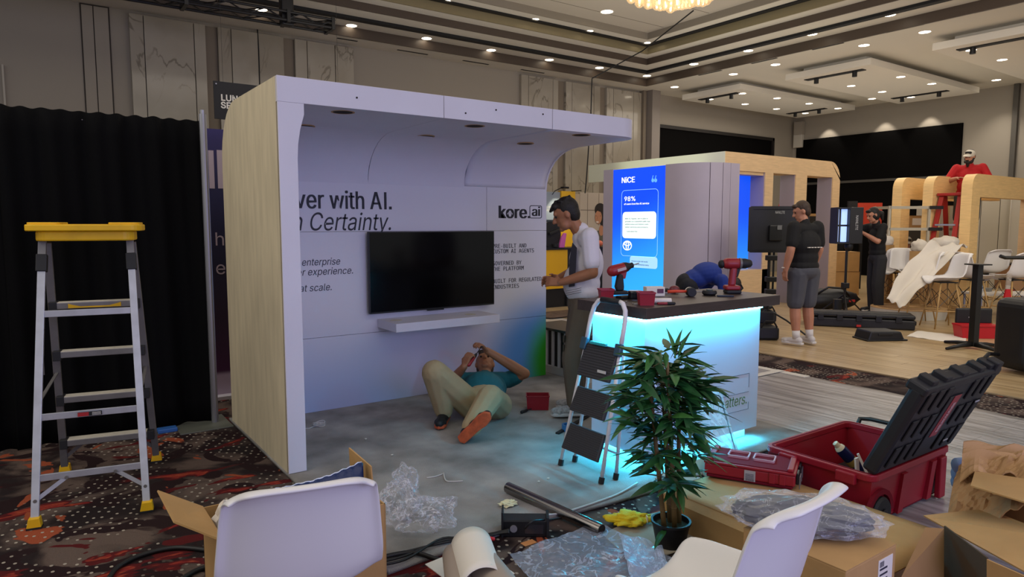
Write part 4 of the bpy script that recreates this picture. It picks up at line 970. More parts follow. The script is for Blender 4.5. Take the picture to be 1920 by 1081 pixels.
# ---- curled paper sheets at the bottom edge
PAP = mat('paper_white', 'dcd6cc', .6); PAPG = mat('paper_grey', '9a8c80', .55)
sp_ = D(870, 1065, 2.55); fr0 = G(870, 1050, .16)
ps = thing('paper_sheets', 'curled white and grey paper sheets at the bottom centre', 'paper', (0, 0, 0))
def curl(c, r, w_, a0, a1, ang, m, lift=0, nm='curled_sheet'):
    ax = V((math.cos(ang), math.sin(ang), 0)); sd = V((-math.sin(ang), math.cos(ang), 0))
    M().grid(lambda u, v: V(c)+ax*(u-.5)*w_+sd*(r*math.cos(a0+(a1-a0)*v))+V((0, 0, r*math.sin(a0+(a1-a0)*v)+lift)), 6, 22).build(nm, m, ps, smooth=True, solid=.002)
sheet([G(797, 1058, .10), G(880, 1120, .10), G(965, 1075, .10), G(885, 1022, .10)], .003).build('flat_sheet', PAP, ps)
curl(G(905, 1062, .20)-RV*0.02, .085, .34, -.5, 2.9, YAW+.2, PAP); curl(G(860, 1075, .17), .055, .30, -.2, 3.1, YAW+.15, PAPG); curl(G(920, 1082, .2), .07, .36, -.3, 2.6, YAW+.4, PAPG)
sheet([G(850, 1085, .0), G(960, 1085, .0), G(960, 1075, .09), G(850, 1075, .09)], .003).build('under_sheet', PAP, ps)

# ---- clear organiser lid leaning on the counter
ln = thing('organizer_cover', 'clear plastic organizer lid leaning against the glowing counter', 'lid', (3.45, 2.62, .03), math.radians(-8))
ln.rotation_euler = (math.radians(-24), 0, math.radians(-6))
CLP = film('clear_plastic', 'cfe4ee', .22, .08, 3)
M().prism(rpoly(-.155, 0, .155, .43, .03), (0, 0, 0), (1, 0, 0), (0, 0, 1), .004).build('plate', CLP, ln)
ring(M(), rpoly(-.16, 0, .16, .435, .03), rpoly(-.148, .012, .148, .423, .024), (0, .004, 0), (1, 0, 0), (0, 0, 1), .02).build('rim', CLP, ln)
ring(M(), rpoly(-.152, .008, .152, .427, .026), rpoly(-.147, .013, .147, .422, .023), (0, -.002, 0), (1, 0, 0), (0, 0, 1), .004).build('seal', RUB, ln)
for z in (.10, .21, .32): M().b2((-.14, -.006, z), (.14, .002, z+.006)).build('rib', CLP, ln)
for x in (-.05, .05): M().b2((x, -.006, .015), (x+.006, .002, .10)).build('rib', CLP, ln)
M().box((.12, .0, .445), (.05, .015, .03)).build('latch_tab', CLP, ln, bevel=.004)
# ---- blue tape roll, red bin and screwdriver on the booth carpet
def rtape(nm, p, ro, ri, h, m, label, tilt=None):
    o = M().lathe([(ri, 0), (ro, 0), (ro, h), (ri, h), (ri, 0)], 24).build(nm, m, None, smooth=2, loc=p); tag(o, label, 'tape'); return o
tp_ = rtape('tape_roll', G(1066, 806, .024), .05, .036, .045, mat('tape_blue', '2d6fae', .5), 'roll of blue tape lying on the carpet behind the step stool')
REDP = mat('red_plastic', '8e1524', .42, var=.06, vs=6); REDPD = mat('red_plastic_dark', '6d1220', .75, spec=.15)
def bin_(nm, loc, rz, sx, sy, h, label, tap=.82, cat='bin'):
    t = thing(nm, label, cat, loc, rz)
    T = [(-sx, -sy), (sx, -sy), (sx, sy), (-sx, sy)]; w_ = .004
    for i in range(4):
        a, b_ = T[i], T[(i+1) % 4]; vs = []
        for k, z in ((tap, .003), (1, h)):
            for q in (a, b_): vs.append(V((q[0]*k, q[1]*k, z)))
        inn = [V((v.x*(1-w_/sx), v.y*(1-w_/sy), v.z)) for v in vs]
        M().add(vs+inn, [(0, 1, 3, 2), (6, 7, 5, 4), (0, 2, 6, 4), (1, 5, 7, 3), (2, 3, 7, 6), (0, 4, 5, 1)]).build('wall', REDP, t)
    M().b2((-sx*tap, -sy*tap, 0), (sx*tap, sy*tap, .004)).build('base', REDP, t)
    ring(M(), rpoly(-sx-.004, -sy-.004, sx+.004, sy+.004, .006), rpoly(-sx+.003, -sy+.003, sx-.003, sy-.003, .004), (0, 0, h-.006), (1, 0, 0), (0, 1, 0), .008).build('rim', REDP, t)
    return t
bin_('parts_bin', G(1008, 765, .024), YAW-PI/2, .092, .06, .115, 'dark red plastic parts bin on the booth carpet between the two workers', .93)
sd = thing('screwdriver', 'black screwdriver lying on the carpet beside the red bin', 'screwdriver', G(981, 771, .036), YAW-PI/2+.9)
M().cap((-.02, 0, 0), (.05, 0, 0), .012, .010).build('handle', RUB, sd, smooth=True); M().cyl((.05, 0, 0), .004, .07, 8, (1, 0, 0)).build('shaft', BLACKM, sd)
M().b2((0, 0, 0), (.34, .035, .02)).build('x', RUB) if False else None
tag(M().bar(G(1045, 812, .03), G(1115, 772, .03), .03, .012).build('black_strip', RUB), 'flat black strip on the carpet behind the step stool', 'strip')
# ---- long flat carton on the floor, open at its near end
lc = thing('long_carton', 'long flat cardboard carton under the small red organizer, open at its near end', 'box', (0, 0, 0))
X0, X1, Y0, Y1, H = 2.56, 3.22, 1.22, 2.30, .17
M().b2((X0, Y0, 0), (X1, Y1, .006)).build('bottom', CARD, lc)
M().b2((X0, Y0, .006), (X0+.006, Y1, H-.03)).build('side_wall', CARD, lc); M().b2((X1-.006, Y0, .006), (X1, Y1, H)).build('side_wall', CARD, lc)
M().b2((X0, Y1-.006, .006), (X1, Y1, H-.01)).build('end_wall', CARD, lc)
sheet([(X0, Y0, H-.03), (X0, Y1, H-.03), (X0+.035, Y1, H), (X0+.035, Y0, H)]).build('top_fold', CARD, lc)
M().grid(lambda u, v: (X0+.035+u*(X1-X0-.035), Y0-.03*math.sin(PI*u)+v*(Y1-Y0+.03*math.sin(PI*u)), H+(.02*math.sin(PI*u)*(1-v))), 10, 10).build('top', CARD, lc, smooth=True, solid=.006)
M().b2((X0+.1, Y0+.1, .01), (X0+.3, Y0+.5, .06)).build('inner_pad', CARDD, lc)
sheet([(X0+.05, Y1, H), (X0+.30, Y1, H), (X0+.26, Y1+.14, H+.03), (X0+.08, Y1+.12, H+.01)]).build('flap', CARDG, lc)
sheet([(X0+.34, Y1, H), (X0+.50, Y1, H), (X0+.48, Y1+.10, H+.05), (X0+.36, Y1+.11, H+.05)]).build('flap', CARDG, lc)
sheet([(X0, Y0, .006), (X0, Y0, H-.03), (X0-.05, Y0-.17, H-.05), (X0-.05, Y0-.17, .03)]).build('flap', CARD, lc)

# ---- big red rolling tool chest, lid open
tc = thing('tool_chest', 'large red wheeled tool chest with its black ribbed lid thrown open', 'toolbox', (0, 0, 0))
a0, a1, c0, c1, hh = 3.30, 4.12, 1.62, 2.20, .285
tt = .03
def tap(z): return .035*(1-z/hh)
for nm, q0, q1, n_ in (('wall_left', (a0, c0), (a0, c1), (1, 0)), ('wall_far', (a0, c1), (a1, c1), (0, -1)), ('wall_right', (a1, c1), (a1, c0), (-1, 0)), ('wall_near', (a1, c0), (a0, c0), (0, 1))):
    vs = []
    for z in (.03, hh):
        k = tap(z)
        for ins in (0, .016):
            for q in (q0, q1):
                x = q[0]+(k+ins)*(1 if q[0] == a0 else -1); y = q[1]+(k+ins)*(1 if q[1] == c0 else -1); vs.append((x, y, z))
    M().add(vs, [(0, 1, 5, 4), (3, 2, 6, 7), (0, 2, 3, 1), (4, 5, 7, 6), (0, 4, 6, 2), (1, 3, 7, 5)]).build('body_wall', REDP, tc)
M().b2((a0+.035, c0+.035, .02), (a1-.035, c1-.035, .04)).build('base', REDPD, tc)
ring(M(), rpoly(a0-.014, c0-.014, a1+.014, c1+.014, .05), rpoly(a0+.022, c0+.022, a1-.022, c1-.022, .035), (0, 0, hh-.02), (1, 0, 0), (0, 1, 0), .035).build('rim', REDP, tc, bevel=.005)
ring(M(), rpoly(a0+.004, c0+.004, a1-.004, c1-.004, .045), rpoly(a0+.014, c0+.014, a1-.014, c1-.014, .04), (0, 0, hh+.013), (1, 0, 0), (0, 1, 0), .004).build('rim_groove', REDPD, tc)
for y in (c0+.12, c1-.14): M().b2((a0-.035, y-.05, hh-.05), (a0-.006, y+.05, hh+.005)).build('latch_boss', REDP, tc, bevel=.006)
for x, y in ((a0+.30, c0), (a0+.62, c0)): M().prism([(0, 0), (.05, 0), (.05, .22), (0, .22)], (x, y+.03, .03), (1, 0, 0), (0, -.10, .99), .02).build('corner_rib', REDP, tc)
M().prism([(-.05, .02), (.02, .02), (.02, .25), (-.05, .25)], (a1-.06, c0+.012, 0), (1, 0, 0), (0, 0, 1), .03).build('corner_rib', REDP, tc, bevel=.006)
for (x, y) in ((a0+.09, c0+.03), (a0+.09, c1-.03)):
    wt_ = M().lathe([(.03, -.03), (.075, -.03), (.085, -.018), (.085, .018), (.075, .03), (.03, .03)], 24, (x, y+(-.02 if y < 1.9 else .02), .088), (0, 1, 0)).build('wheel', RUB, tc, smooth=2)
    M().cyl((x, y+(-.052 if y < 1.9 else .052), .088), .03, .006, 14, (0, -1 if y < 1.9 else 1, 0)).build('hub', BLACKM, wt_)
    M().prism(arc(0, 0, .125, .125, 0, 180, 10)+arc(0, 0, .098, .098, 180, 0, 10), (x, c0+.012 if y < 1.9 else c1-.012, .088), (1, 0, 0), (0, 0, 1), .02 if y < 1.9 else -.02).build('wheel_arch', REDPD, tc)
# pull handle at the far end
M().tube([(a1+.02, c1-.05, hh-.04), (a1+.09, c1-.04, hh+.02), (a1+.10, c1-.10, hh+.03), (a1+.10, c0+.22, hh+.03), (a1+.09, c0+.16, hh+.02), (a1+.02, c0+.16, hh-.04)], .014, 10).build('pull_handle', BLACKM, tc, smooth=True)
# lid: hinge line along the near rim, leaning back
LIDM = mat('lid_black', '1d1d21', .5, var=.1, vs=10)
LB, LT_ = V((a0, c0-.005, hh+.01)), V((a0, c0-.22, hh+.47)); up_ = (LT_-LB); LL = up_.length; up_.normalize(); nx = V((1, 0, 0)); no_ = nx.cross(up_)   # points to -Y side
if no_.y > 0: no_ = -no_
lidw = a1-a0+.02
def lidbox(u0, v0, u1, v1, d0, d1, nm, m=LIDM, par=None, bev=.004):
    mm = M(); vs = [LB+nx*u+up_*v+no_*d for d in (d0, d1) for (u, v) in ((u0, v0), (u1, v0), (u1, v1), (u0, v1))]
    return mm.add(vs, [(0, 1, 2, 3), (7, 6, 5, 4), (0, 4, 5, 1), (1, 5, 6, 2), (2, 6, 7, 3), (3, 7, 4, 0)]).build(nm, m, par or tc, bevel=bev)
lid = lidbox(0, 0, lidw, LL, -.075, .0, 'lid', bev=.02)
LR = mat('lid_rib', '17171a', .55); GAPM = mat('lid_recess', '09090b', .7)
for r_ in range(3):
    for k in range(8):
        if k in (3, 4): continue
        u0 = .05+k*.097; v0 = .05+r_*.165
        lidbox(u0, v0, u0+.055, v0+.12, .001, .010, 'lid_rib', LR, lid)
        lidbox(u0+.058, v0+.02, u0+.085, v0+.12, .0, .003, 'lid_recess', GAPM, lid, .001)
lidbox(.335, .05, .49, LL-.08, .001, .008, 'lid_spine', LIDM, lid)
pq = lidbox(.375, .17, .45, .43, .008, .011, 'badge', mat('badge_red', '8e3338', .5), lid, .002)
text('MILWAUKEE', LB+nx*.425+up_*.20+no_*.0125, up_, -nx if (up_.cross(-nx)).dot(no_) > 0 else nx, .022, mat('badge_pale', 'b08a88', .5), lid, thick=.002)
lidbox(0, LL-.03, lidw, LL+.02, -.095, .004, 'lid_lip', bev=.012, par=lid)
for u in (.06, .20, .38, .58, .70): lidbox(u, LL+.015, u+.06, LL+.045, -.085, -.01, 'lid_latch', par=lid, bev=.006)
lidbox(.26, LL+.015, .56, LL+.028, -.07, -.012, 'latch_bar', par=lid)
lidbox(.74, LL+.0, .81, LL+.06, -.06, .004, 'lid_latch', par=lid, bev=.008)
for u, v in ((.62, .09), (.72, .33)): lidbox(u, v, u+.05, v+.008, .010, .013, 'paint_smear', mat('smear', 'a9a9a9', .7), lid, .0)
# contents
sc_ = thing('spray_can', 'dark blue spray can with cream cap lying in the red tool chest', 'spray can', G(1612, 880, .09), 0)
q = V((-.42, .30, .55)).normalized()
M().lathe([(.0, 0), (.031, .0), (.033, .006), (.033, .16), (.030, .175)], 18, (0, 0, 0), q).build('can', mat('can_blue', '1b2350', .3, metal=.3), sc_, smooth=2)
M().lathe([(.030, .175), (.024, .19), (.018, .195), (.016, .22), (.008, .225)], 18, (0, 0, 0), q).build('cap', mat('can_cap', 'cdbfa2', .45), sc_, smooth=2)
M().lathe([(.0335, .05), (.0335, .09)], 18, (0, 0, 0), q).build('label', mat('can_gold', '9a8140', .4), sc_, smooth=2)
for i, (p, q, w_, m_, lb_) in enumerate((((3.44, 1.80, .05), (3.34, 1.90, .28), .022, PAP, 'white flat stick leaning on the left wall inside the tool chest'), ((3.50, 1.78, .08), (3.49, 1.80, .30), .028, PAP, 'pale grey upright stick inside the tool chest'), ((3.66, 1.76, .06), (3.62, 1.86, .28), .018, PAP, 'white strip leaning beside the spray can'), ((3.42, 1.72, .05), (3.60, 1.68, .10), .04, mat('beige_part', 'b9ab8a', .6), 'beige block lying in the tool chest'))):
    tag(M().bar(p, q, w_, .010).build('stick', m_), lb_, 'stick')
tag(M().cap((3.55, 1.70, .08), (3.66, 1.72, .09), .03, .025).build('red_tool', REDP, None, smooth=True), 'small red tool body lying in the tool chest', 'tool')
tag(M().b2((a0+.06, c0+.06, .04), (a1-.06, c1-.06, .075)).build('tool_tray', mat('tray_dark', '2a2425', .6)), 'dark tray of fittings at the bottom of the red tool chest', 'tray')
cable('thin_cable', [(3.40, 1.85, .09), (3.50, 1.74, .13), (3.60, 1.78, .11), (3.72, 1.70, .12), (3.80, 1.75, .09)], .006, BCAB, 'black lead tangled among the tools in the chest')

# ---- small red organizer on the long carton
og = thing('organizer_case', 'small red organizer case with two clear bins on the long carton', 'toolbox', (3.10, 2.155, H+.012), math.radians(-62.5))
M().b2((-.215, -.125, .0), (.215, .125, .018)).build('base', REDPD, og, bevel=.008)
M().b2((-.225, -.13, .018), (.225, .13, .075)).build('body', REDP, og, bevel=.008)
M().b2((-.228, -.133, .075), (.228, .133, .088)).build('lid_rim', REDP, og, bevel=.005)
M().b2((-.20, -.115, .088), (.20, .115, .092)).build('deck', REDPD, og)
for x in (-.07, .06):
    ring(M(), rpoly(-.055, -.05, .055, .05, .012), rpoly(-.048, -.043, .048, .043, .009), (x, .02, .092), (1, 0, 0), (0, 1, 0), .012).build('tray_bin', mat('bin_edge', 'b58a92', .4), og)
for x in (-.215, .185): M().b2((x, -.12, .088), (x+.03, .12, .104)).build('end_ridge', REDP, og, bevel=.005)
for y in (-.06, .06):
    lt = M().b2((.225, y-.035, .02), (.24, y+.035, .08)).build('latch', BLACKM, og, bevel=.004)
    M().tube([(.244, y-.03, .0), (.244, y-.03, .06), (.244, y+.03, .06), (.244, y+.03, .0)], .003, 6).build('latch_wire', PIPE, lt)
for k in range(2): M().b2((.10+k*.05, -.136, .02), (.13+k*.05, -.13, .075)).build('front_rib', REDP, og, bevel=.003)
lab = M().b2((-.02, -.1335, .014), (.035, -.131, .07)).build('label', mat('label_grey', 'a7a29c', .6), og)
for k in range(5): M().b2((-.014, -.1345, .05-k*.006), (.028, -.133, .052-k*.006)).build('print_line', INK2, lab)
for k in range(7): M().b2((-.012+k*.006, -.1345, .016), (-.009+k*.006, -.133, .024)).build('bar', INK2, lab)
tag(M().bar(D(1488, 890, 3.45), D(1499, 903, 3.40), .006, .004).build('white_pick', PAP), 'thin white pick sticking out between organizer and tool chest', 'pick') if False else None

# ---- carton with film-wrapped part on top
wc = thing('small_carton', 'cardboard carton with white shipping labels behind the right chair', 'box', (2.16, 1.13, 0))
M().b2((0, 0, 0), (.34, .40, .37)).build('body', CARD, wc, bevel=.004)
M().b2((.0, .0, .37), (.34, .195, .374)).build('flap', CARD, wc); M().b2((.0, .205, .37), (.34, .40, .374)).build('flap', CARD, wc)
for x0_, x1_, z0_, z1_ in ((.09, .18, .05, .29), (.215, .315, .12, .345)):
    l_ = M().b2((x0_, -.0015, z0_), (x1_, .001, z1_)).build('shipping_label', PAP, wc)
    for k in range(6): M().b2((x0_+.01, -.0022, z1_-.04-k*.02), (x0_+.01+R(.03, .07), -.001, z1_-.033-k*.02)).build('print_line', INK2, l_)
    for k in range(5): M().b2((x0_+.01+k*.006, -.0022, z1_-.028), (x0_+.013+k*.006, -.001, z1_-.008)).build('bar', INK2, l_)
wp = thing('wrapped_cushion', 'dark grey cushion wrapped in clear plastic film lying on the small carton', 'cushion', (2.33, 1.40, .374), math.radians(-50))
crumple((0, 0, .054), (.25, .125, .055), 31, 4, .12).build('cushion', mat('cushion_grey', '3a3a3d', .8), wp, smooth=True)
crumple((0, 0, .058), (.30, .155, .066), 37, 4, .22, None, 2.4).build('clear_wrap', film('wrap_film', 'cfd2da', .12, .10, 18, .16), wp)
# ---- kraft paper and opened cartons at the right edge
hp = thing('opened_carton', 'torn open cardboard carton full of kraft paper at the right edge', 'box', (0, 0, 0))
def Dg(x, y, d): return D(x, y, d)
sheet([Dg(1732, 968, 2.75), Dg(1925, 1075, 2.2), Dg(1990, 1010, 2.35), Dg(1850, 955, 2.9)], .006).build('flap', CARD, hp)
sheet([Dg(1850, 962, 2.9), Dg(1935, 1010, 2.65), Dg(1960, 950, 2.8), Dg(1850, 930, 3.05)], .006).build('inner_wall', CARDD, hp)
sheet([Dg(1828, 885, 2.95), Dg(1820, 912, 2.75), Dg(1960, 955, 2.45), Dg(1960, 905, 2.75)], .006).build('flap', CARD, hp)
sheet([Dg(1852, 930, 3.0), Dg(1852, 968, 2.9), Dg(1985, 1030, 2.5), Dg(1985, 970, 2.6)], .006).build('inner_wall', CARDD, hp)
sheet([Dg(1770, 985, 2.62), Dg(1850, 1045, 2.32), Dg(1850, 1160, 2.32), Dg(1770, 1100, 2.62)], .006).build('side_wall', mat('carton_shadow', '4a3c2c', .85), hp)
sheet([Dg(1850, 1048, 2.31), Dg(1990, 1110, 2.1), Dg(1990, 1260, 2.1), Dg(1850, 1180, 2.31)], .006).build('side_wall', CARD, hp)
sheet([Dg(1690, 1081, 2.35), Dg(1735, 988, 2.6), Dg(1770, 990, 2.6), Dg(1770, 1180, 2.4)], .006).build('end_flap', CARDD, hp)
KR = mat('kraft_paper', 'b08a60', .8, bump=.2, bs=12)
def kraft(u, v):
    a = Dg(1775, 980, 2.95).lerp(Dg(1800, 862, 3.15), v); b_ = Dg(1960, 965, 2.55).lerp(Dg(1990, 845, 3.1), v); p = a.lerp(b_, u)
    n = mnoise.noise(V((p.x*5, p.y*6, 1.3)))*.10+abs(mnoise.noise(V((u*7, v*9, 4))))*.07
    bulge = .10*math.sin(PI*min(1, v*1.1))
    return p+V((-.3*n, -.2*n, n*.8+bulge*.5))
kp = thing('kraft_paper', 'crumpled brown kraft packing paper heaped over the opened carton', 'packing paper', (0, 0, 0))
M().grid(kraft, 26, 26).build('crumpled_sheet', KR, kp, solid=.004)
def kraft2(u, v):
    a = Dg(1800, 905, 2.98).lerp(Dg(1806, 835, 3.25), v); b_ = Dg(1990, 935, 2.75).lerp(Dg(1980, 850, 3.25), v); p = a.lerp(b_, u)
    n = abs(mnoise.noise(V((u*3, v*8, 9))))*.09+.02*math.sin(v*14+u*3)
    return p+V((0, 0, n))
M().grid(kraft2, 22, 26).build('crumpled_sheet', KR, kp, solid=.004)
# bluish film-covered boards beside the tool chest, seen past its near corner
bw = thing('wrapped_board', 'pale blue film-covered rolls on the floor right of the tool chest', 'packaging', (0, 0, 0))
for k in range(3):
    p = G(1745, 905-k*16, .06+.06*k)+RV*.15; M().tube([p, p+RV*.6+FV*.15], .045, 12).build('roll', mat('pale_blue_film', '8fa3c4', .35), bw, smooth=True)

# ---- plastic sheeting over the floor between counter and plank floor
def sheeting_mat():
    m = bpy.data.materials.new('floor_sheeting'); m.use_nodes = True; nt = m.node_tree; n, l, b = nodes(m); p = posn(nt)
    g = noisen(nt, mapn(nt, p, (14, 1.1, 1)), 1.0, 5, .6); c = mixc(nt, step(nt, g, .3, .7), '7c7876', 'aeaaa8')
    br = n.new('ShaderNodeTexBrick'); br.inputs['Scale'].default_value = 1; br.inputs['Mortar Size'].default_value = .004; br.inputs['Brick Width'].default_value = 1.3; br.inputs['Row Height'].default_value = .19
    br.inputs['Color1'].default_value = (1, 1, 1, 1); br.inputs['Color2'].default_value = (.86, .86, .86, 1); br.inputs['Mortar'].default_value = (.5, .5, .5, 1)
    l.new(mapn(nt, p, (1, 1, 1), (0, 0, PI/2)), br.inputs['Vector'])
    mx = n.new('ShaderNodeMix'); mx.data_type = 'RGBA'; mx.blend_type = 'MULTIPLY'; mx.inputs[0].default_value = .8; l.new(c, mx.inputs[6]); l.new(br.outputs[0], mx.inputs[7])
    l.new(mx.outputs[2], b.inputs['Base Color']); b.inputs['Roughness'].default_value = .32
    bp = n.new('ShaderNodeBump'); bp.inputs['Strength'].default_value = .35; bp.inputs['Distance'].default_value = .02; l.new(noisen(nt, mapn(nt, p, (9, 2, 1)), 1.3, 4, 1.5), bp.inputs['Height']); l.new(bp.outputs[0], b.inputs['Normal'])
    return m
def sheeting(u, v):
    y = -1.2+v*6.2; xl = 3.45 if y < 2.55 else 4.52; e = 6.28+.05*mnoise.noise(V((y*2, 3, 0)))
    x = xl+(e-xl)*u; return (x, y, .006+.012*abs(mnoise.noise(V((x*1.7, y*1.1, 0)))))
tag(M().grid(sheeting, 30, 50).build('floor_sheeting', sheeting_mat(), None, smooth=True, solid=.004), 'grey wood-look floor boards under cloudy plastic sheeting right of the counter', 'floor covering')
tag(M().b2((5.55, 4.02, .02), (6.28, 4.10, .024)).build('tape_strip', mat('tape_white', 'c9c5bd', .5)), 'white tape strip running across the sheeting toward the plank floor', 'tape')
tag(M().b2((6.20, 3.75, .012), (6.30, 4.35, .016)).build('tape_strip', mat('tape_white', 'c9c5bd', .5)), 'short white tape strip on the strip of patterned carpet', 'tape')

# ---- bamboo in pot
pp = G(1257, 1024)
bp_ = thing('potted_bamboo', 'artificial bamboo plant in a small black pot in front of the counter', 'plant', (pp.x, pp.y, .014))
M().lathe([(.0, 0), (.068, 0), (.088, .105), (.094, .107), (.094, .118), (.084, .118), (.080, .095), (.0, .09)], 24).build('pot', mat('pot_black', '121213', .5), bp_, smooth=2)
M().lathe([(.001, .088), (.05, .1), (.078, .094)], 16).build('moss', mat('moss_dark', '1c2a1a', .95, bump=.8, bs=90), bp_)
CANE = mat('cane', '6b5632', .6, var=.25, vs=12); LEAF = mat('bamboo_leaf', '1f4f25', .45, var=.3, vs=20); LEAF2 = mat('bamboo_leaf_light', '3f7338', .45, var=.25, vs=20)
random.seed(21)
canes = []
for k, (ox, oy, lean, top) in enumerate(((-.045, .0, (-.01, .01), .77), (-.008, -.03, (.0, .0), .88), (.022, .025, (.01, .01), .82), (.045, -.01, (.02, -.005), .75))):
    P = [V((ox+(lean[0]-.022)*t*2, oy+(lean[1]+.014)*t*2, .09+t*(top-.09))) for t in [i/8 for i in range(9)]]; canes.append(P)
    cs = M().tube(P, [.0125-.0006*i for i in range(9)], 9).build('cane', CANE, bp_, smooth=True)
    nd = M()
    for i in range(1, 8): nd.tube([P[i]-V((0, 0, .003)), P[i], P[i]+V((0, 0, .003))], [.0115, .0145, .0115], 9)
    nd.build('cane_nodes', CANE, cs, kind='stuff')
lm = M(); prof_ = [(0, .0006), (.12, .35), (.35, 1.0), (.6, .85), (.85, .4), (1.0, .02)]
def lf(u, v):
    t = u; i = min(int(t*5), 4); s_ = t*5-i; a, b_ = prof_[i], prof_[i+1]; x = a[0]+(b_[0]-a[0])*s_; hw = a[1]+(b_[1]-a[1])*s_
    return (x*.15, (v*2-1)*hw*.0175, -.028*x*x+.004*abs(v*2-1)*hw)
lm.grid(lf, 5, 2); leafA = leafB = None; nl = 0; tw = M()
fol = M(); bulk = False
def leaf(p, d, roll, s):
    global leafA, leafB, nl
    if bulk:
        q = d.to_track_quat('X', 'Z')@Quaternion((1, 0, 0), roll); o_ = len(fol.v); fol.v += [tuple(p+q@(V(v)*s)) for v in lm.v]; fol.f += [tuple(i+o_ for i in f) for f in lm.f]; nl += 1; return
    light = random.random() < .38
    src = leafB if light else leafA
    if src is None:
        o = lm.build('leaf', LEAF2 if light else LEAF, bp_, smooth=True, solid=.0012)
        if light: leafB = o
        else: leafA = o
    else: o = src.copy(); COL.objects.link(o); o.parent = bp_
    q = d.to_track_quat('X', 'Z'); o.rotation_mode = 'QUATERNION'; o.rotation_quaternion = q@Quaternion((1, 0, 0), roll); o.location = p; o.scale = (s, s, s); nl += 1
while nl < 560:
    bulk = nl >= 296; f = (nl % 296)/296
    P = random.choice(canes); zt_ = R(.42, 1.0)**.8
    if f < .07: zt_ = R(.25, .5)
    i = min(int(zt_*8), 7); p0 = P[i].lerp(P[i+1], zt_*8-i); a = R(0, 2*PI)
    ln_ = (R(.03, .125) if zt_ > .5 else R(.02, .12))
    d0 = V((math.cos(a), math.sin(a), R(.0, .5))).normalized(); p1 = p0+d0*ln_; tw.tube([p0, p0.lerp(p1, .6)+V((0, 0, .008)), p1], .0016, 4)
    if zt_ > .55: p1.z += .06
    for j in range(random.choice((4, 5, 6))):
        a2 = a+R(-1.3, 1.3); d = V((math.cos(a2), math.sin(a2), R(-.45, .55))).normalized()
        leaf(p1+V((R(-.01, .01), R(-.01, .01), R(-.01, .015))), d, R(-.6, .6), R(.75, 1.25))
        if nl in (296, 560): break
bulk = False
for k in range(4): leaf(V((R(-.02, .04), R(-.02, .03), .89)), V((R(-.3, .5), R(-.3, .3), 1)), R(-1, 1), 1.0)
fol.build('foliage', LEAF, bp_, smooth=True, kind='stuff')
leaf(V((-.05, -.02, .10)), V((-.8, -.3, -.05)), .2, 1.1)
tw.build('twigs', CANE, bp_, kind='stuff')

# ---- things on the counter
TOPZ = 1.0305
def T(x, y): return G(x, y, TOPZ)
bin_('red_cup', T(1136, 562), YAW-PI/2+.1, .045, .045, .072, 'red square plastic cup at the left end of the counter top', .82, 'cup')
bin_('red_cup', T(1211, 571), YAW-PI/2, .049, .047, .078, 'red square plastic cup in the middle front of the counter top', .86, 'cup')
METR = mat('tool_red2', '8f1f27', .4, var=.08, vs=12)
# impact driver standing on its battery
dl = thing('impact_driver', 'red and black impact driver standing on its battery behind the left cup', 'power drill', T(1165, 553)+V((.03, .05, 0)), YAW-PI/2+.25); dl.scale = (1.1, 1.1, 1.1)
M().b2((-.055, -.035, 0), (.05, .035, .024)).build('battery', RUB, dl, bevel=.006)
M().prism([(-.022, .024), (.024, .024), (.026, .05), (.018, .125), (-.012, .14), (-.030, .05)], (0, .02, 0), (1, 0, 0), (0, 0, 1), .04).build('grip', RUB, dl, bevel=.008)
M().cap((-.05, 0, .150), (.035, 0, .172), .036, .033, 14).build('motor_housing', METR, dl, smooth=True)
M().prism([(.01, .10), (.035, .10), (.045, .15), (-.01, .15)], (0, .016, 0), (1, 0, 0), (0, 0, 1), .032).build('trigger_guard', METR, dl, bevel=.005)
ddir = V((.085, 0, .022)).normalized()
M().lathe([(.034, 0), (.030, .02), (.018, .045), (.018, .06), (.012, .064)], 14, (.03, 0, .171), ddir).build('nose', RUB, dl, smooth=2)
M().cyl(V((.03, 0, .171))+ddir*.06, .004, .045, 8, ddir).build('bit', PIPE, dl)
M().box((.0, -.034, .162), (.06, .006, .018), Matrix.Rotation(-.25, 3, 'Y')).build('side_badge', mat('badge_silver', 'b8a4a4', .4), dl)
# drill driver
d2 = thing('drill_driver', 'red cordless drill with black chuck standing at the right of the counter top', 'power drill', T(1376, 550)+V((0, .02, 0)), YAW-PI/2); d2.scale = (1.17, 1.17, 1.17)
M().b2((-.042, -.04, 0), (.05, .04, .022)).build('battery', RUB, d2, bevel=.008)
M().b2((-.045, -.037, .022), (.045, .037, .05)).build('battery_shoe', METR, d2, bevel=.010)
M().prism([(-.022, .045), (.02, .045), (.028, .16), (-.012, .16)], (0, .021, 0), (1, 0, 0), (0, 0, 1), .042).build('grip', METR, d2, bevel=.012)
M().prism([(.02, .10), (.034, .10), (.048, .150), (.02, .15)], (0, .012, 0), (1, 0, 0), (0, 0, 1), .024).build('trigger', RUB, d2, bevel=.004)
M().cap((-.03, 0, .182), (.025, 0, .182), .034, .034, 14).build('motor_housing', METR, d2, smooth=True)
M().cyl((.04, 0, .182), .034, .012, 18, (1, 0, 0)).build('clutch_ring', mat('clutch_grey', '6f6a66', .4), d2)
M().lathe([(.031, 0), (.031, .025), (.027, .04), (.022, .058), (.016, .064)], 18, (.052, 0, .182), (1, 0, 0)).build('chuck', RUB, d2, smooth=2)
M().cyl((.112, 0, .182), .011, .008, 12, (1, 0, 0)).build('chuck_jaws', PIPE, d2)
M().ell((-.066, 0, .178), (.02, .026, .026)).build('rear_cap', RUB, d2, smooth=True)
M().tube([(.05, .02, .005), (.075, .02, .03), (.06, .02, .055)], .005, 6).build('belt_hook', RUB, d2)
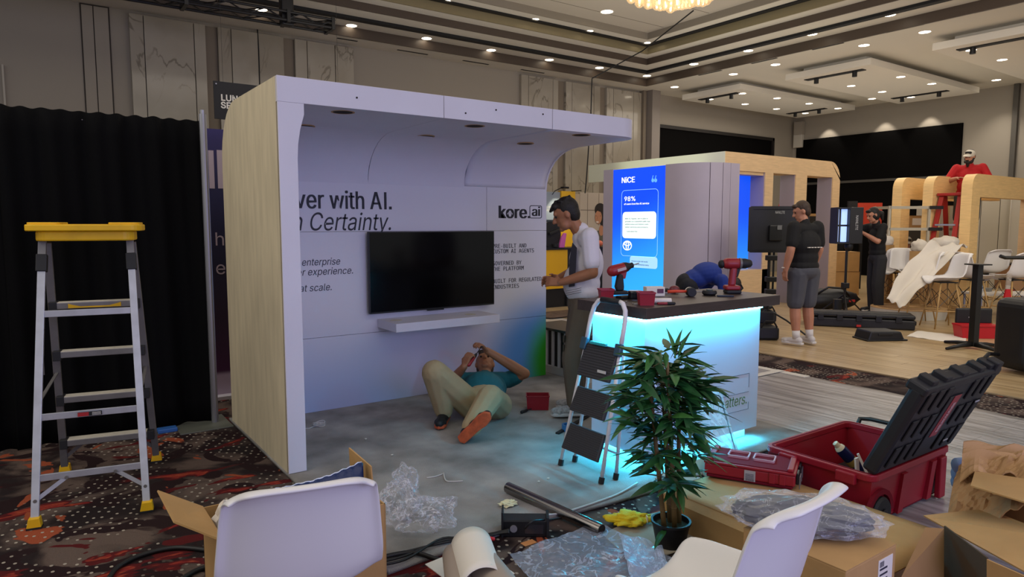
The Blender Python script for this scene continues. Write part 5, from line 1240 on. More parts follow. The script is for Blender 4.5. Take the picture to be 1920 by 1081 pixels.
# mallet with orange handle
ml = thing('mallet', 'mallet with black and white head and orange handle lying on the counter', 'mallet', T(1296, 555)+V((0, 0, .03)), YAW-PI/2)
M().cyl((-.006, -.045, 0), .031, .06, 20, (0, 1, 0)).build('head_black', RUB, ml, bevel=.004); M().cyl((-.006, .016, 0), .031, .02, 20, (0, 1, 0)).build('head_white', PAP, ml, bevel=.004)
M().tube([(-.03, -.01, .004), (-.10, .0, .004), (-.16, .01, .0)], [.009, .011, .012], 10).build('handle', mat('tool_orange', 'd2452a', .45), ml, smooth=True)
# white box, roll, pen, visor, tape, bits
wb_ = thing('white_box', 'small white printed carton behind the middle red cup', 'box', T(1240, 556)+V((.02, .08, 0)), YAW-PI/2+.1)
M().b2((-.07, -.04, 0), (.06, .04, .062)).build('body', PAP, wb_, bevel=.002); M().b2((.005, -.042, .02), (.05, -.039, .05)).build('print_band', mat('print_maroon', '5a2f45', .5), wb_)
wr2 = thing('white_roll', 'white cylindrical roll lying beside the middle red cup', 'roll', T(1240, 569)+V((0, 0, .018)), YAW-PI/2)
M().tube([(-.05, 0, 0), (.06, .0, 0)], .0175, 16).build('roll', PAP, wr2, smooth=2); M().cyl((.058, 0, 0), .008, .004, 12, (1, 0, 0)).build('core', CARDG, wr2)
mk = thing('marker_pen', 'red and black marker pen before the white roll', 'pen', T(1243, 570)+V((-.01, -.035, .009)), YAW-PI/2+.05)
M().cap((-.05, 0, 0), (.01, 0, 0), .008).build('barrel', METR, mk, smooth=True); M().cap((.01, 0, 0), (.05, 0, 0), .009).build('cap', RUB, mk, smooth=True)
vs_ = thing('safety_goggles', 'dark safety goggles with pale strap behind the middle cup', 'goggles', T(1192, 562)+V((.03, .03, .03)), YAW-PI/2)
M().grid(lambda u, v: (.055*math.cos(PI*(.1+.8*u)), -.05*math.sin(PI*(.1+.8*u)), -.028+.056*v), 14, 4).build('lens', mat('lens_dark', '10131c', .12), vs_, smooth=True, solid=.004)
M().tube([(.05, -.01, .02), (.03, .05, .02), (-.03, .05, .02), (-.05, -.01, .02)], .006, 6).build('strap', PAP, vs_)
bt = thing('tape_measure', 'round black tape reel on the counter left of the drill', 'tape', T(1330, 553), YAW-PI/2)
M().lathe([(.0, .0), (.038, .0), (.05, .012), (.05, .024), (.044, .034), (.0, .034)], 22).build('body', RUB, bt, smooth=2); M().cyl((0, 0, .034), .022, .006, 16).build('hub', mat('hub_teal', '284048', .4), bt)
bk = thing('red_knob_tool', 'dark red rounded clamp tool behind the orange mallet handle', 'tool', T(1273, 551)+V((.02, .06, .028)), YAW-PI/2)
M().ell((0, 0, 0), (.038, .03, .028)).build('body', mat('dusk_red', '6d2a30', .4), bk, smooth=True); M().cap((-.05, 0, -.005), (-.1, .02, -.01), .013).build('handle', RUB, bk, smooth=True)
fb = tag(M().b2((-.055, -.012, 0), (.055, .012, .012)).build('flat_bar', mat('bar_blue', '1d2733', .4), None, bevel=.003, loc=T(1360, 556)), 'flat dark blue bar lying in front of the cordless drill', 'bar'); fb.rotation_euler.z = YAW-PI/2-.1
for i, (x, y) in enumerate(((1163, 568), (1170, 570), (1160, 570), (1186, 570), (1192, 571), (1175, 566))):
    o = tag(M().cap((-.008, 0, .004), (.009, .002, .004), .004, .003, 6).build('screw', PIPE, None, loc=T(x, y)), 'loose metal screw on the counter between the red cups', 'screw', 'loose screws on the counter'); o.rotation_euler.z = i*1.3
tag(M().b2((-.05, -.03, 0), (.05, .03, .022)).build('spare_battery', RUB, None, bevel=.006, loc=T(1170, 560)+V((.0, .0, 0))), 'black flat battery block at the foot of the impact driver', 'battery')
tag(M().tube([T(1290, 549)+V((0, .05, .004)), T(1340, 548)+V((0, .05, .004))], .003, 6).build('wire_rod', PIPE), 'thin metal rod lying across the back of the counter', 'rod')
# ================================================================== PEOPLE
def blob(name, mb, m, parent, vox=.008, smooth_it=6):
    o = mb.build(name, m, parent, smooth=True)
    r = o.modifiers.new('remesh', 'REMESH'); r.mode = 'VOXEL'; r.voxel_size = vox; r.use_smooth_shade = True
    if smooth_it: s = o.modifiers.new('smooth', 'SMOOTH'); s.iterations = smooth_it; s.factor = .5
    return o
SKIN = mat('skin', 'b07a60', .55, var=.06, vs=9); SKIN2 = mat('skin_tan', '9a6648', .55, var=.06, vs=9)
EYEM = mat('eye_dark', '1a1410', .2); HAIRD = mat('hair_dark', '15100d', .6, bump=.5, bs=90); HAIRB = mat('hair_brown', '35251a', .6, bump=.5, bs=90)
def hand(mb, w_, d, palm, curl=.5, side=1, k=1.0, spread=1.0):
    """palm and five fingers from wrist w_, along d; palm = direction the palm faces; side = +1 when the thumb is on the d x palm side"""
    d = d.normalized(); palm = (palm-d*palm.dot(d)).normalized(); lat = d.cross(palm)*side
    c = w_+d*.05*k
    for o_ in (-.026, -.009, .009, .026): mb.cap(w_+d*.012+lat*o_*.7*k, w_+d*.085*k+lat*o_*k, .014*k, .0125*k, 8)
    for o_, ln in ((.032, .068), (.011, .078), (-.011, .073), (-.032, .056)):
        p = w_+d*.088*k+lat*o_*k*spread; dd = (d+lat*o_*2.5*spread).normalized(); r = .0092*k
        a = 0
        for j, f in enumerate((.45, .32, .26)):
            a += curl*(.9 if j else .6); v = dd*math.cos(a)+palm*math.sin(a); q = p+v*ln*f*k; mb.cap(p, q, r, r*.9, 7); p = q; r *= .93
    p = w_+d*.025*k+lat*.026*k; v = (d*.55+lat*.75+palm*.35).normalized(); q = p+v*.042*k; mb.cap(p, q, .0125*k, .0105*k, 8)
    v = (d*.85+lat*.25+palm*(.3+.5*curl)).normalized(); mb.cap(q, q+v*.045*k, .0105*k, .0085*k, 8)
def person(label, loc, rz, J, c):
    t = thing('person', label, 'person', loc, rz); J = {k: V(v) for k, v in J.items()}; vox = c.get('vox', .008); sk = c.get('skin', SKIN)
    pe, nk, hd = J['pelvis'], J['neck'], J['head']; up = (nk-pe).normalized(); lat = (J['shL']-J['shR']).normalized(); fw = lat.cross(up).normalized(); latp = up.cross(fw).normalized()
    hl_ = (J['hipL']-J['hipR']).normalized()
    def Q(f, l, u): return Matrix((f, l, u)).transposed()
    q = Q(fw, latp, up); TL = (nk-pe).length; g = c.get('girth', 1.0); belly = c.get('belly', 0)
    ch = J.get('chest', pe.lerp(nk, .66)); wa = pe.lerp(ch, .5)
    b = M()
    b.ell(pe+up*.02, (.105*g, .155*g, .12), q, 14, 10); b.ell(wa+fw*belly*.5, (.100*g+belly*.5, .140*g, .15), q, 14, 10); b.ell(ch, (.115*g, .160*g, .17), q, 14, 10)
    b.cap(J['shR'].lerp(nk, .25)-up*.03, J['shL'].lerp(nk, .25)-up*.03, .062, .062); b.cap(nk-up*.04, nk.lerp(hd, .55), .060, .052)
    for s in 'LR':
        sh, el, wr_ = J['sh'+s], J['el'+s], J['wr'+s]
        b.cap(sh, el, .052*g, .042*g); b.cap(el, el.lerp(wr_, .35), .042*g, .043*g); b.cap(el.lerp(wr_, .35), wr_, .043*g, .028*g)
        hdv = J.get('hd'+s, (wr_-el)); pm = J.get('pm'+s, V((0, 0, -1))); hand(b, wr_, hdv, pm, c.get('curl'+s, .5), 1 if (hdv.cross(pm)).dot(J.get('th'+s, V((0, 0, 1)))) > 0 else -1, c.get('hk', 1.0))
        hp_, kn, an, to = J['hip'+s], J['kn'+s], J['an'+s], J['to'+s]
        b.cap(hp_, kn, .085*g, .056*g); b.cap(kn, kn.lerp(an, .35), .054*g, .056*g); b.cap(kn.lerp(an, .35), an, .056*g, .038); 
        fo_ = J.get('fo'+s); lg_ = (kn-an).normalized(); fd_ = (fo_ if fo_ is not None else (to-an)-lg_*(to-an).dot(lg_)).normalized(); fn_ = J.get('dn'+s, (-lg_+fd_*lg_.dot(fd_)).normalized()); b.cap(an, an+fd_*.10+fn_*.028, .034, .024)
    # head
    hf, hu = J['hf'].normalized(), J.get('hu', V((0, 0, 1))); hu = (hu-hf*hu.dot(hf)).normalized(); hl = hu.cross(hf); hq = Q(hf, hl, hu)
    b.ell(hd+hf*-.008+hu*.02, (.097, .077, .105), hq, 16, 12); b.ell(hd+hf*.022-hu*.03, (.068, .062, .085), hq, 14, 10)
    b.cap(hd+hf*.035-hu*.075+hl*.02, hd+hf*.035-hu*.075-hl*.02, .042, .042); b.cap(hd+hf*.07-hu*.10+hl*.008, hd+hf*.07-hu*.10-hl*.008, .020, .020)
    b.cap(hd+hf*.086+hu*.010, hd+hf*.110-hu*.030, .010, .015); b.cap(hd+hf*.102-hu*.034+hl*.010, hd+hf*.102-hu*.034-hl*.010, .010)
    b.cap(hd+hf*.078+hu*.028+hl*.035, hd+hf*.078+hu*.028-hl*.035, .016); b.cap(hd+hf*.084-hu*.062+hl*.016, hd+hf*.084-hu*.062-hl*.016, .010)
    for s in (1, -1): b.ell(hd+hl*s*.078-hf*.006-hu*.005, (.020, .010, .032), hq, 10, 8)
    body = blob('body', b, sk, t, vox, 5)
    for s in (1, -1): M().ell(hd+hf*.0815+hl*s*.032+hu*.006, .0095).build('eye', EYEM, t, smooth=True)
    # shirt
    s_ = M(); e = .018
    s_.ell(pe+up*c.get('hem', .06), (.125*g, .170*g, .10), q, 16, 10); s_.ell(wa+fw*belly*.55, (.118*g+belly*.55, .160*g, .17), q, 16, 10); s_.ell(ch, (.132*g, .178*g, .185), q, 16, 12)
    s_.cap(J['shR'].lerp(nk, .2)-up*.035, J['shL'].lerp(nk, .2)-up*.035, .075, .075); s_.cap(nk-up*.07, nk-up*.005, .075, .064)
    for s in 'LR':
        sh, el = J['sh'+s], J['el'+s]; s_.cap(sh, sh.lerp(el, c.get('sleeve', .62)), .070*g, .064*g)
    blob('shirt', s_, c['shirt'], t, vox*1.3, 4)
    # trousers or shorts
    p_ = M(); p_.ell(pe, (.128*g, .168*g, .125), q, 16, 10)
    for s in 'LR':
        hp_, kn, an = J['hip'+s], J['kn'+s], J['an'+s]; k = c.get('flare', 1.0)
        p_.cap(pe.lerp(hp_, .8), hp_, .11*g, .105*g)
        if c.get('shorts'): p_.cap(hp_, hp_.lerp(kn, .90), .104*g, .086*g)
        else: p_.cap(hp_, kn, .104*g, .078*g*k); p_.cap(kn, kn.lerp(an, .95), .078*g*k, .062*k)
    blob('trousers', p_, c['pants'], t, vox*1.3, 4)
    for s in 'LR':
        kn, an, to = J['kn'+s], J['an'+s], J['to'+s]; d = (to-an); leg = (kn-an).normalized(); foot = J.get('fo'+s)
        d = (foot if foot is not None else d-leg*d.dot(leg)).normalized(); dn = (-leg+d*leg.dot(d)).normalized() if abs(leg.dot(d)) < .99 else V((0, 0, -1))
        dn = J.get('dn'+s, dn); sd = d.cross(dn); sole = an+dn*.055
        h_ = M(); h_.cap(an-d*.035+dn*.02, an+d*.06+dn*.028, .046, .042); h_.cap(an+d*.06+dn*.028, an+d*.165+dn*.036, .042, .034); h_.cap(an-leg*-.02, an+dn*.0, .044, .046); h_.cap(an+d*.13+dn*.036+sd*.016, an+d*.13+dn*.036-sd*.016, .032)
        sh_ = blob('shoe', h_, c['shoe'], t, .007, 3)
        so = M(); P = [(-.085, -.034), (-.03, -.040), (.05, -.040), (.12, -.048), (.175, -.036), (.200, 0), (.175, .036), (.12, .046), (.05, .036), (-.03, .036), (-.085, .034), (-.1, 0)]
        so.prism(P, sole-dn*.012, d, sd, .026 if d.cross(sd).dot(dn) > 0 else -.026); so.build('sole', c.get('sole', PAP), sh_, bevel=.006)
        if c.get('sock'): M().tube([an+leg*.10, an+leg*.0], [.049, .046], 12).build('sock', c['sock'], t, smooth=True)
    # hair
    if c.get('hair'):
        h_ = M(); st_ = c.get('style', 'short')
        h_.ell(hd-hf*.022+hu*.038, (.094, .083, .096), hq, 16, 12); h_.ell(hd-hf*.048-hu*.005, (.062, .079, .085), hq, 14, 10)
        h_.cap(hd+hf*.062+hu*.082+hl*.03, hd+hf*.062+hu*.082-hl*.03, .028)
        if st_ == 'tousled':
            for i in range(16): a = i*2.4; h_.cap(hd+hu*.09-hf*.02, hd+hu*(.112+.008*math.sin(i*5))+hf*(.06*math.cos(a)-.015)+hl*.06*math.sin(a), .03, .012, 7)
            h_.cap(hd+hf*.06+hu*.09, hd+hf*.105+hu*.062, .026, .012)
        if st_ == 'ponytail':
            h_.ell(hd-hf*.02-hu*.01, (.095, .087, .10), hq, 14, 10); h_.cap(hd-hf*.09+hu*.03, hd-hf*.15-hu*.02, .035, .045); h_.cap(hd-hf*.15-hu*.02, hd-hf*.14-hu*.12, .045, .02)
        hm = blob('hair', h_, c['hair'], t, .007, 2)
    if c.get('beard'):
        h_ = M(); h_.cap(hd+hf*.045-hu*.085+hl*.04, hd+hf*.045-hu*.085-hl*.04, .036); h_.cap(hd+hf*.075-hu*.09, hd+hf*.075-hu*.16, .036, .022); h_.cap(hd+hf*.096-hu*.05+hl*.02, hd+hf*.096-hu*.05-hl*.02, .010)
        for s in (1, -1): h_.cap(hd+hl*s*.066+hf*.01-hu*.03, hd+hl*s*.052+hf*.03-hu*.08, .018, .028)
        blob('beard', h_, c['beard'], t, .007, 2)
    if c.get('cap'):
        h_ = M(); h_.ell(hd-hf*.008+hu*.045, (.104, .087, .085), hq, 16, 12); blob('cap', h_, c['cap'], t, .008, 3)
        M().grid(lambda u, v: hd+hu*(.055-.02*v*v-.016*(2*u-1)**2)+hf*(.085+.085*v*math.sqrt(max(0, 1-.8*(2*u-1)**2)))+hl*((2*u-1)*.075*(1-.2*v)), 12, 6).build('cap_brim', c['cap'], t, smooth=True, solid=.005)
    return t
def lab(d): return d
PX = 237.0
# standing man in white tee, facing left towards the booth wall: x forward (picture left), y his left (towards the camera)
O1 = G(1082, 775, .024); face_left = math.atan2(-RV.y, -RV.x)
TEE = mat('tee_white', 'd2cdd4', .85, bump=.15, bs=30); KHA = mat('trousers_olive', '5d5348', .85, var=.08, vs=9); CROC = mat('clog_grey', '9a9da0', .6, var=.35, vs=60)
m1 = person('man in white printed tee and olive trousers standing beside the booth, facing left', O1, face_left, dict(
    pelvis=(-.045, 0, .88), chest=(-.06, 0, 1.20), neck=(-.02, 0, 1.455), head=(.10, 0, 1.575), hf=(.93, -.05, -.36), hu=(.36, 0, .93),
    shL=(-.065, .175, 1.405), shR=(-.045, -.175, 1.405), elL=(-.085, .225, 1.135), elR=(-.02, -.22, 1.13), wrL=(.145, .12, 1.055), wrR=(.17, -.08, 1.06),
    hdL=V((.9, -.40, .05)), hdR=V((.9, .35, .0)), pmL=V((-.2, -.7, -.3)), pmR=V((0, .8, -.3)), thL=V((.3, 0, 1)), thR=V((.3, 0, 1)),
    hipL=(-.04, .09, .86), hipR=(-.04, -.09, .86), knL=(.045, .10, .47), knR=(.02, -.10, .47), anL=(.02, .10, .085), anR=(-.035, -.11, .085), toL=(.16, .11, .04), toR=(.10, -.13, .04),
    foL=V((1, .1, 0)), foR=V((1, -.1, 0))),
    dict(shirt=TEE, pants=KHA, shoe=CROC, sole=mat('clog_sole', 'b9bcc0', .6), hair=HAIRD, style='tousled', skin=SKIN2, girth=1.02, belly=.05, sleeve=.72, vox=.0065, hem=.10, flare=1.12, curlL=.55, curlR=.6))
pr = M().prism([(0, 0), (.055, .01), (.055, .30), (.01, .34), (-.01, .2)], (.083, .128, 1.02), V((-.75, .66, 0)).normalized(), (-.05, 0, 1), .004); pr.build('shirt_print', mat('print_dark', '2c2a33', .8), m1, bevel=.003)
for i in range(3): M().bar((.105, .13, .99-i*.016), (-.005, .185, 1.02-i*.016), .004, .003).build('print_line', mat('print_dark', ''), m1)
for z in (.62, .55): M().box((.105, .10, z), (.012, .07, .05), -.5).build('pocket_flap', mat('pocket_dark', '3a332c', .85), m1)
# lying man
TEAL = mat('tee_teal', '0f5a63', .8, bump=.1, bs=30); SAND = mat('trousers_sand', 'a08d6c', .85, var=.08, vs=9); BSHOE = mat('shoe_black', '141416', .6); ORS = mat('sole_orange', 'b9532e', .6, var=.35, vs=25)
m2 = person('man in teal tee and sand trousers lying on the booth carpet working with a screwdriver', (0, 0, 0), 0, dict(
    pelvis=(2.82, 4.36, .150), chest=(3.00, 4.64, .175), neck=(3.15, 4.85, .22), head=(3.22, 4.96, .30), hf=(-.28, -.40, .87), hu=(.45, .70, .52),
    shL=(3.29, 4.70, .20), shR=(2.97, 4.90, .20), elL=(3.36, 4.56, .27), elR=(2.78, 4.83, .20), wrL=(3.07, 4.70, .475), wrR=(2.80, 4.62, .385),
    hdL=V((-.6, -.1, .55)), hdR=V((.35, -.1, .9)), pmL=V((-.6, .1, -.8)), pmR=V((.8, .2, -.2)), thL=V((0, 1, .3)), thR=V((0, 1, .3)),
    hipL=(2.91, 4.30, .125), hipR=(2.73, 4.40, .13), knR=(2.40, 4.38, .43), anR=(2.50, 4.42, .105), toR=(2.38, 4.26, .05),
    knL=(2.68, 4.06, .27), anL=(2.43, 3.93, .115), toL=(2.52, 3.86, .20), foL=V((.50, -.46, .66)), foR=V((-.60, -.68, -.02)), dnR=V((0, 0, -1))),
    dict(shirt=TEAL, pants=SAND, shoe=BSHOE, sole=ORS, hair=HAIRB, skin=SKIN2, girth=1.08, belly=.06, sleeve=.45, vox=.0065, curlL=.9, curlR=1.0, flare=1.15))
bd = m2.children
M().bar((2.92, 4.40, .30), (2.80, 4.50, .275), .05, .02, (0, 0, 1)).build('belt', mat('belt_black', '16120f', .5), m2, bevel=.004)
sdv = thing('screwdriver', 'red and black screwdriver held up by the man lying on the carpet', 'screwdriver', (2.85, 4.60, .42))
q = V((.16, .06, .12)).normalized(); M().cap(q*-.03, q*.06, .017, .014).build('handle', METR, sdv, smooth=True); M().cap(q*.06, q*.09, .015, .010).build('grip_end', RUB, sdv, smooth=True); M().cyl(q*.09, .004, .10, 8, q).build('shaft', RUB, sdv)

# man in black tee and grey shorts, back turned, looking left at the light panel
BTEE = mat('tee_black', '101012', .85, bump=.15, bs=30); GSH = mat('shorts_grey', '4a4b52', .85, var=.08, vs=9); SOCK = mat('sock_white', 'cfcbc8', .8); SNK = mat('sneaker_white', 'c4bfbc', .6)
O3 = G(1502, 646, .016); fa = math.atan2(FV.y*.9-RV.y*.42, FV.x*.9-RV.x*.42)
m3 = person('man in black tee, grey shorts and white socks standing with his back turned', O3, fa, dict(
    pelvis=(0, 0, .93), chest=(.0, 0, 1.26), neck=(.02, 0, 1.53), head=(.065, .01, 1.665), hf=(.55, .75, -.30), hu=(.2, .25, .95),
    shL=(.0, .195, 1.47), shR=(.0, -.195, 1.47), elL=(-.03, .27, 1.20), elR=(.0, -.25, 1.19), wrL=(.03, .28, .95), wrR=(.10, -.26, .96),
    hdL=V((.1, 0, -1)), hdR=V((.2, 0, -1)), pmL=V((0, -1, 0)), pmR=V((0, 1, 0)), thL=V((1, 0, 0)), thR=V((1, 0, 0)),
    hipL=(0, .10, .90), hipR=(0, -.10, .90), knL=(.02, .11, .50), knR=(.02, -.11, .50), anL=(-.02, .11, .09), anR=(-.02, -.12, .09), toL=(.12, .15, .04), toR=(.12, -.14, .04),
    foL=V((1, .25, 0)), foR=V((1, -.1, 0))),
    dict(shirt=BTEE, pants=GSH, shorts=True, shoe=SNK, sole=mat('sole_white', 'd0ccc8', .6), sock=SOCK, hair=HAIRB, girth=1.2, sleeve=.72, belly=.02, hem=.06))
M().tube([(.04+.03*math.cos(t), .285+.03*math.sin(t), .975) for t in [2*PI*i/14 for i in range(14)]], .008, 6, True).build('wristband', PAP, m3)
text('KEEP UP THE PACE', (-.155, .12, 1.20), (0, -1, 0), (0, 0, 1), .022, PAP, m3, width=.24, depth=.004) if False else None
for k in range(5): M().box((-.150, .10-.05*k, 1.225), (.02, .034, .010)).build('back_print', PAP, m3)
# man in black tee and dark trousers adjusting the second light
O4 = G(1640, 586, .016); fl = math.atan2(-RV.y, -RV.x)
m4 = person('man with dark ponytail, black tee and charcoal trousers adjusting a lit panel', O4, fl, dict(
    pelvis=(0, 0, .95), chest=(.02, 0, 1.28), neck=(.05, 0, 1.54), head=(.12, .02, 1.66), hf=(.93, .1, -.3), hu=(.3, 0, .95),
    shL=(.03, .19, 1.46), shR=(.04, -.19, 1.46), elL=(.14, .25, 1.22), elR=(.26, -.24, 1.42), wrL=(.33, .14, 1.36), wrR=(.40, -.16, 1.66),
    hdL=V((.8, -.2, .6)), hdR=V((.5, .1, .8)), pmL=V((.5, -.6, -.2)), pmR=V((.6, .5, -.3)), thL=V((0, 0, 1)), thR=V((0, 0, 1)),
    hipL=(0, .10, .92), hipR=(0, -.10, .92), knL=(.03, .11, .50), knR=(.0, -.11, .50), anL=(.0, .12, .09), anR=(-.02, -.12, .09), toL=(.14, .14, .04), toR=(.12, -.14, .04)),
    dict(shirt=BTEE, pants=mat('trousers_charcoal', '26262a', .85), shoe=BSHOE, sole=PAP, hair=HAIRD, style='ponytail', sleeve=.70, hem=.08, flare=1.25, curlL=.25, curlR=.4))
# man in blue shirt bending forward before the kiosk
BLU = mat('shirt_blue', '16307e', .8, bump=.1, bs=30); DPT = mat('trousers_navy', '14161f', .85)
O5 = D(1285, 610, 8.3); O5.z = .0; fr_ = math.atan2(RV.y, RV.x)
m5 = person('man in royal blue shirt bending far forward beside the rounded kiosk', O5, fr_, dict(
    pelvis=(.0, 0, .80), chest=(.24, 0, .93), neck=(.44, 0, .86), head=(.55, 0, .76), hf=(.45, .1, -.88), hu=(.85, 0, .45),
    shL=(.38, .19, .85), shR=(.38, -.19, .86), elL=(.25, .25, .66), elR=(.42, -.22, .62), wrL=(.33, .20, .42), wrR=(.52, -.1, .44),
    hdL=V((.4, 0, -1)), hdR=V((.3, 0, -1)), pmL=V((0, -1, 0)), pmR=V((0, 1, 0)), thL=V((1, 0, 0)), thR=V((1, 0, 0)),
    hipL=(.0, .10, .78), hipR=(.0, -.10, .78), knL=(.14, .11, .42), knR=(.14, -.11, .42), anL=(.0, .11, .085), anR=(.0, -.11, .085), toL=(.14, .12, .04), toR=(.14, -.12, .04)),
    dict(shirt=BLU, pants=DPT, shoe=BSHOE, hair=HAIRD, sleeve=.75, hem=.02, girth=1.05))
# bearded man in red polo on the red ladder
REDS = mat('polo_red', 'b0161c', .8, bump=.1, bs=30)
O6 = AY(1811, 420, 5.53); O6.z = 0; Zb = 1.10
def up6(d): return {k: (V(v)+V((0, 0, Zb)) if k[:2] not in ('hf', 'hu', 'hd', 'pm', 'th', 'fo') or k == 'head' else V(v)) for k, v in d.items()}
fb_ = math.atan2(-FV.y*.8-RV.y*.6, -FV.x*.8-RV.x*.6)
m6 = person('bearded man in red polo and white cap standing on the red ladder', O6, fb_, up6(dict(
    pelvis=(0, 0, .95), chest=(0, 0, 1.28), neck=(.03, 0, 1.54), head=(.09, 0, 1.655), hf=(.92, -.3, -.25), hu=(.25, 0, .97),
    shL=(.0, .20, 1.46), shR=(.0, -.20, 1.46), elL=(-.0, .33, 1.21), elR=(.06, -.33, 1.22), wrL=(.22, .16, 1.24), wrR=(.27, -.16, 1.26),
    hdL=V((.5, -.8, .1)), hdR=V((.5, .8, .1)), pmL=V((0, 0, -1)), pmR=V((0, 0, -1)), thL=V((1, 0, 0)), thR=V((1, 0, 0)),
    hipL=(0, .10, .92), hipR=(0, -.10, .92), knL=(.04, .12, .50), knR=(.06, -.12, .50), anL=(.0, .12, .09), anR=(.0, -.12, .09), toL=(.14, .14, .04), toR=(.14, -.14, .04))),
    dict(shirt=REDS, pants=mat('shorts_dark', '4a4d50', .85), shorts=True, shoe=BSHOE, beard=HAIRD, hair=HAIRD, cap=mat('cap_white', 'c9c2b2', .7), girth=1.12, sleeve=.8, belly=.04, sock=BTEE))
# crouching person in grey hoodie and patterned cap behind the rack
O7 = D(1686, 470, 14.0); O7.z = 0.012
m7 = person('crouching person in grey top and mottled cap behind the white rack', O7, math.atan2(-FV.y, -FV.x), dict(
    pelvis=(0, 0, .50), chest=(.10, 0, .80), neck=(.18, 0, 1.02), head=(.25, 0, 1.14), hf=(.9, -.2, -.3), hu=(.3, 0, .95),
    shL=(.15, .2, .96), shR=(.15, -.2, .96), elL=(.30, .28, .74), elR=(.30, -.28, .74), wrL=(.48, .15, .72), wrR=(.48, -.15, .72),
    hdL=V((1, -.3, 0)), hdR=V((1, .3, 0)), pmL=V((0, 0, -1)), pmR=V((0, 0, -1)), thL=V((0, -1, 0)), thR=V((0, 1, 0)),
    hipL=(0, .1, .48), hipR=(0, -.1, .48), knL=(.35, .14, .52), knR=(.38, -.14, .50), anL=(.10, .14, .09), anR=(.12, -.14, .09), toL=(.24, .16, .04), toR=(.26, -.16, .04)),
    dict(shirt=mat('hoodie_grey', '7d7264', .9), pants=DPT, shoe=BSHOE, hair=HAIRD, cap=mat('cap_camo', '8d8478', .8, var=.5, vs=30), sleeve=1.0, girth=1.1, hem=.05))
# ================================================================== MIDDLE AND BACK OF THE HALL
# ---- light panel on stand, seen from its back
def softlight(name, label, px, d, cx, cz, wd, hg, dp, yaw, feet=True):
    p = D(px, 420, d); t = thing(name, label, 'studio light', (p.x, p.y, .016), yaw)
    return t
# local +x points to the right of the picture, +y away from the camera
def view_rz(): return YAW-PI/2
pl1 = softlight('light_panel', 'black studio light panel on a tripod stand seen from behind, beside the man in shorts', 1450, 9.35, 0, 0, 0, 0, 0, view_rz())
def zat(y, d): return EYE-(y-420)/1280*d
w_ = .84; zt_, zb_ = zat(390, 9.35), zat(473, 9.35)
PANB = mat('panel_black', '15151a', .5)
M().b2((-.33, -.05, zb_), (.45, .04, zt_)).build('housing', PANB, pl1, bevel=.01)
ring(M(), rpoly(-.34, zb_-.01, .46, zt_+.01, .02), rpoly(-.30, zb_+.03, .42, zt_-.03, .012), (0, -.052, 0), (1, 0, 0), (0, 0, 1), .012).build('rear_frame', BLACKM, pl1)
text('NANLITE', (.0, -.054, zt_-.09), (1, 0, 0), (0, 0, 1), .035, mat('print_pale', 'b8b8ba', .5), pl1, width=.13)
M().b2((-.08, -.09, zb_+.15), (.10, -.05, zb_+.36)).build('yoke_mount', BLACKM, pl1, bevel=.01)
M().b2((.02, -.10, zb_+.30), (.08, -.05, zb_+.36)).build('control_knob', mat('knob_grey', '6e6e70', .4), pl1)
M().tube([(-.04, 0, .1), (-.04, 0, zb_)], .020, 10).build('stand_tube', BLACKM, pl1)
M().tube([(.03, .02, .5), (.03, .02, zb_)], .014, 10).build('stand_tube', BLACKM, pl1)
for z in (.72, .55, zb_-.12): M().b2((-.08, -.04, z), (.06, .05, z+.07)).build('clamp', BLACKM, pl1, bevel=.008)
for a in (-.5, 1.6, 3.7):
    M().tube([(-.04, 0, .34), (-.04+.25*math.cos(a), .25*math.sin(a), .20), (-.04+.50*math.cos(a), .5*math.sin(a), .02)], .012, 8).build('tripod_leg', BLACKM, pl1)
M().b2((-.13, -.09, .40), (.03, .07, .52)).build('power_pack', PANB, pl1, bevel=.01)
# ---- lit panel with barn doors
pl2 = softlight('light_panel', 'studio light with lit blue-white LED strips on a tripod stand, adjusted by the ponytailed man', 1590, 11.3, 0, 0, 0, 0, 0, view_rz())
zt_, zb_ = zat(390, 11.2), zat(458, 11.2)
M().b2((-.02, -.10, zb_), (.20, .18, zt_)).build('housing', PANB, pl2, bevel=.008)
M().b2((-.225, -.10, zb_+.01), (-.21, .16, zt_-.01)).build('barn_door', PANB, pl2); M().b2((-.22, -.10, zt_-.02), (0, .16, zt_)).build('barn_door', PANB, pl2); M().b2((-.22, -.10, zb_), (0, .16, zb_+.02)).build('barn_door', PANB, pl2)
M().b2((-.21, .0, zb_+.02), (-.02, .02, zt_-.02)).build('diffuser_back', PANB, pl2)
LEDB = mat('led_face', 'a8c4ff', .5, emit=.8, ecol='9cbcff'); LEDC = mat('led_face_dim', '8a9cc8', .5, emit=.35, ecol='8fa4d8')
zm = (zt_+zb_)/2
for z0, z1 in ((zb_+.03, zm-.015), (zm+.015, zt_-.03)):
    M().b2((-.12, -.015, z0), (-.025, .0, z1)).build('led_strip', LEDB, pl2); M().b2((-.20, -.012, z0), (-.155, .0, z1)).build('led_strip', LEDC, pl2)
text('NANLITE', (.075, -.103, zt_-.13), (0, 0, -1), (1, 0, 0), .04, mat('print_pale', ''), pl2, width=.24)
M().cap((.03, 0, zb_-.06), (.03, 0, zb_-.01), .07).build('yoke', BLACKM, pl2, smooth=True)
M().tube([(.0, 0, .05), (.0, 0, zb_-.05)], .02, 10).build('stand_tube', BLACKM, pl2)
for a in (.3, 2.4, 4.4): M().tube([(0, 0, .35), (.40*math.cos(a), .4*math.sin(a), .02)], .012, 8).build('tripod_leg', BLACKM, pl2)
for z in (.45, .2): M().b2((-.05, -.05, z), (.05, .05, z+.09)).build('clamp', BLACKM, pl2, bevel=.008)
M().cyl((-.14, -.05, 0), .07, .27, 14).build('battery_pack', BLACKM, pl2)
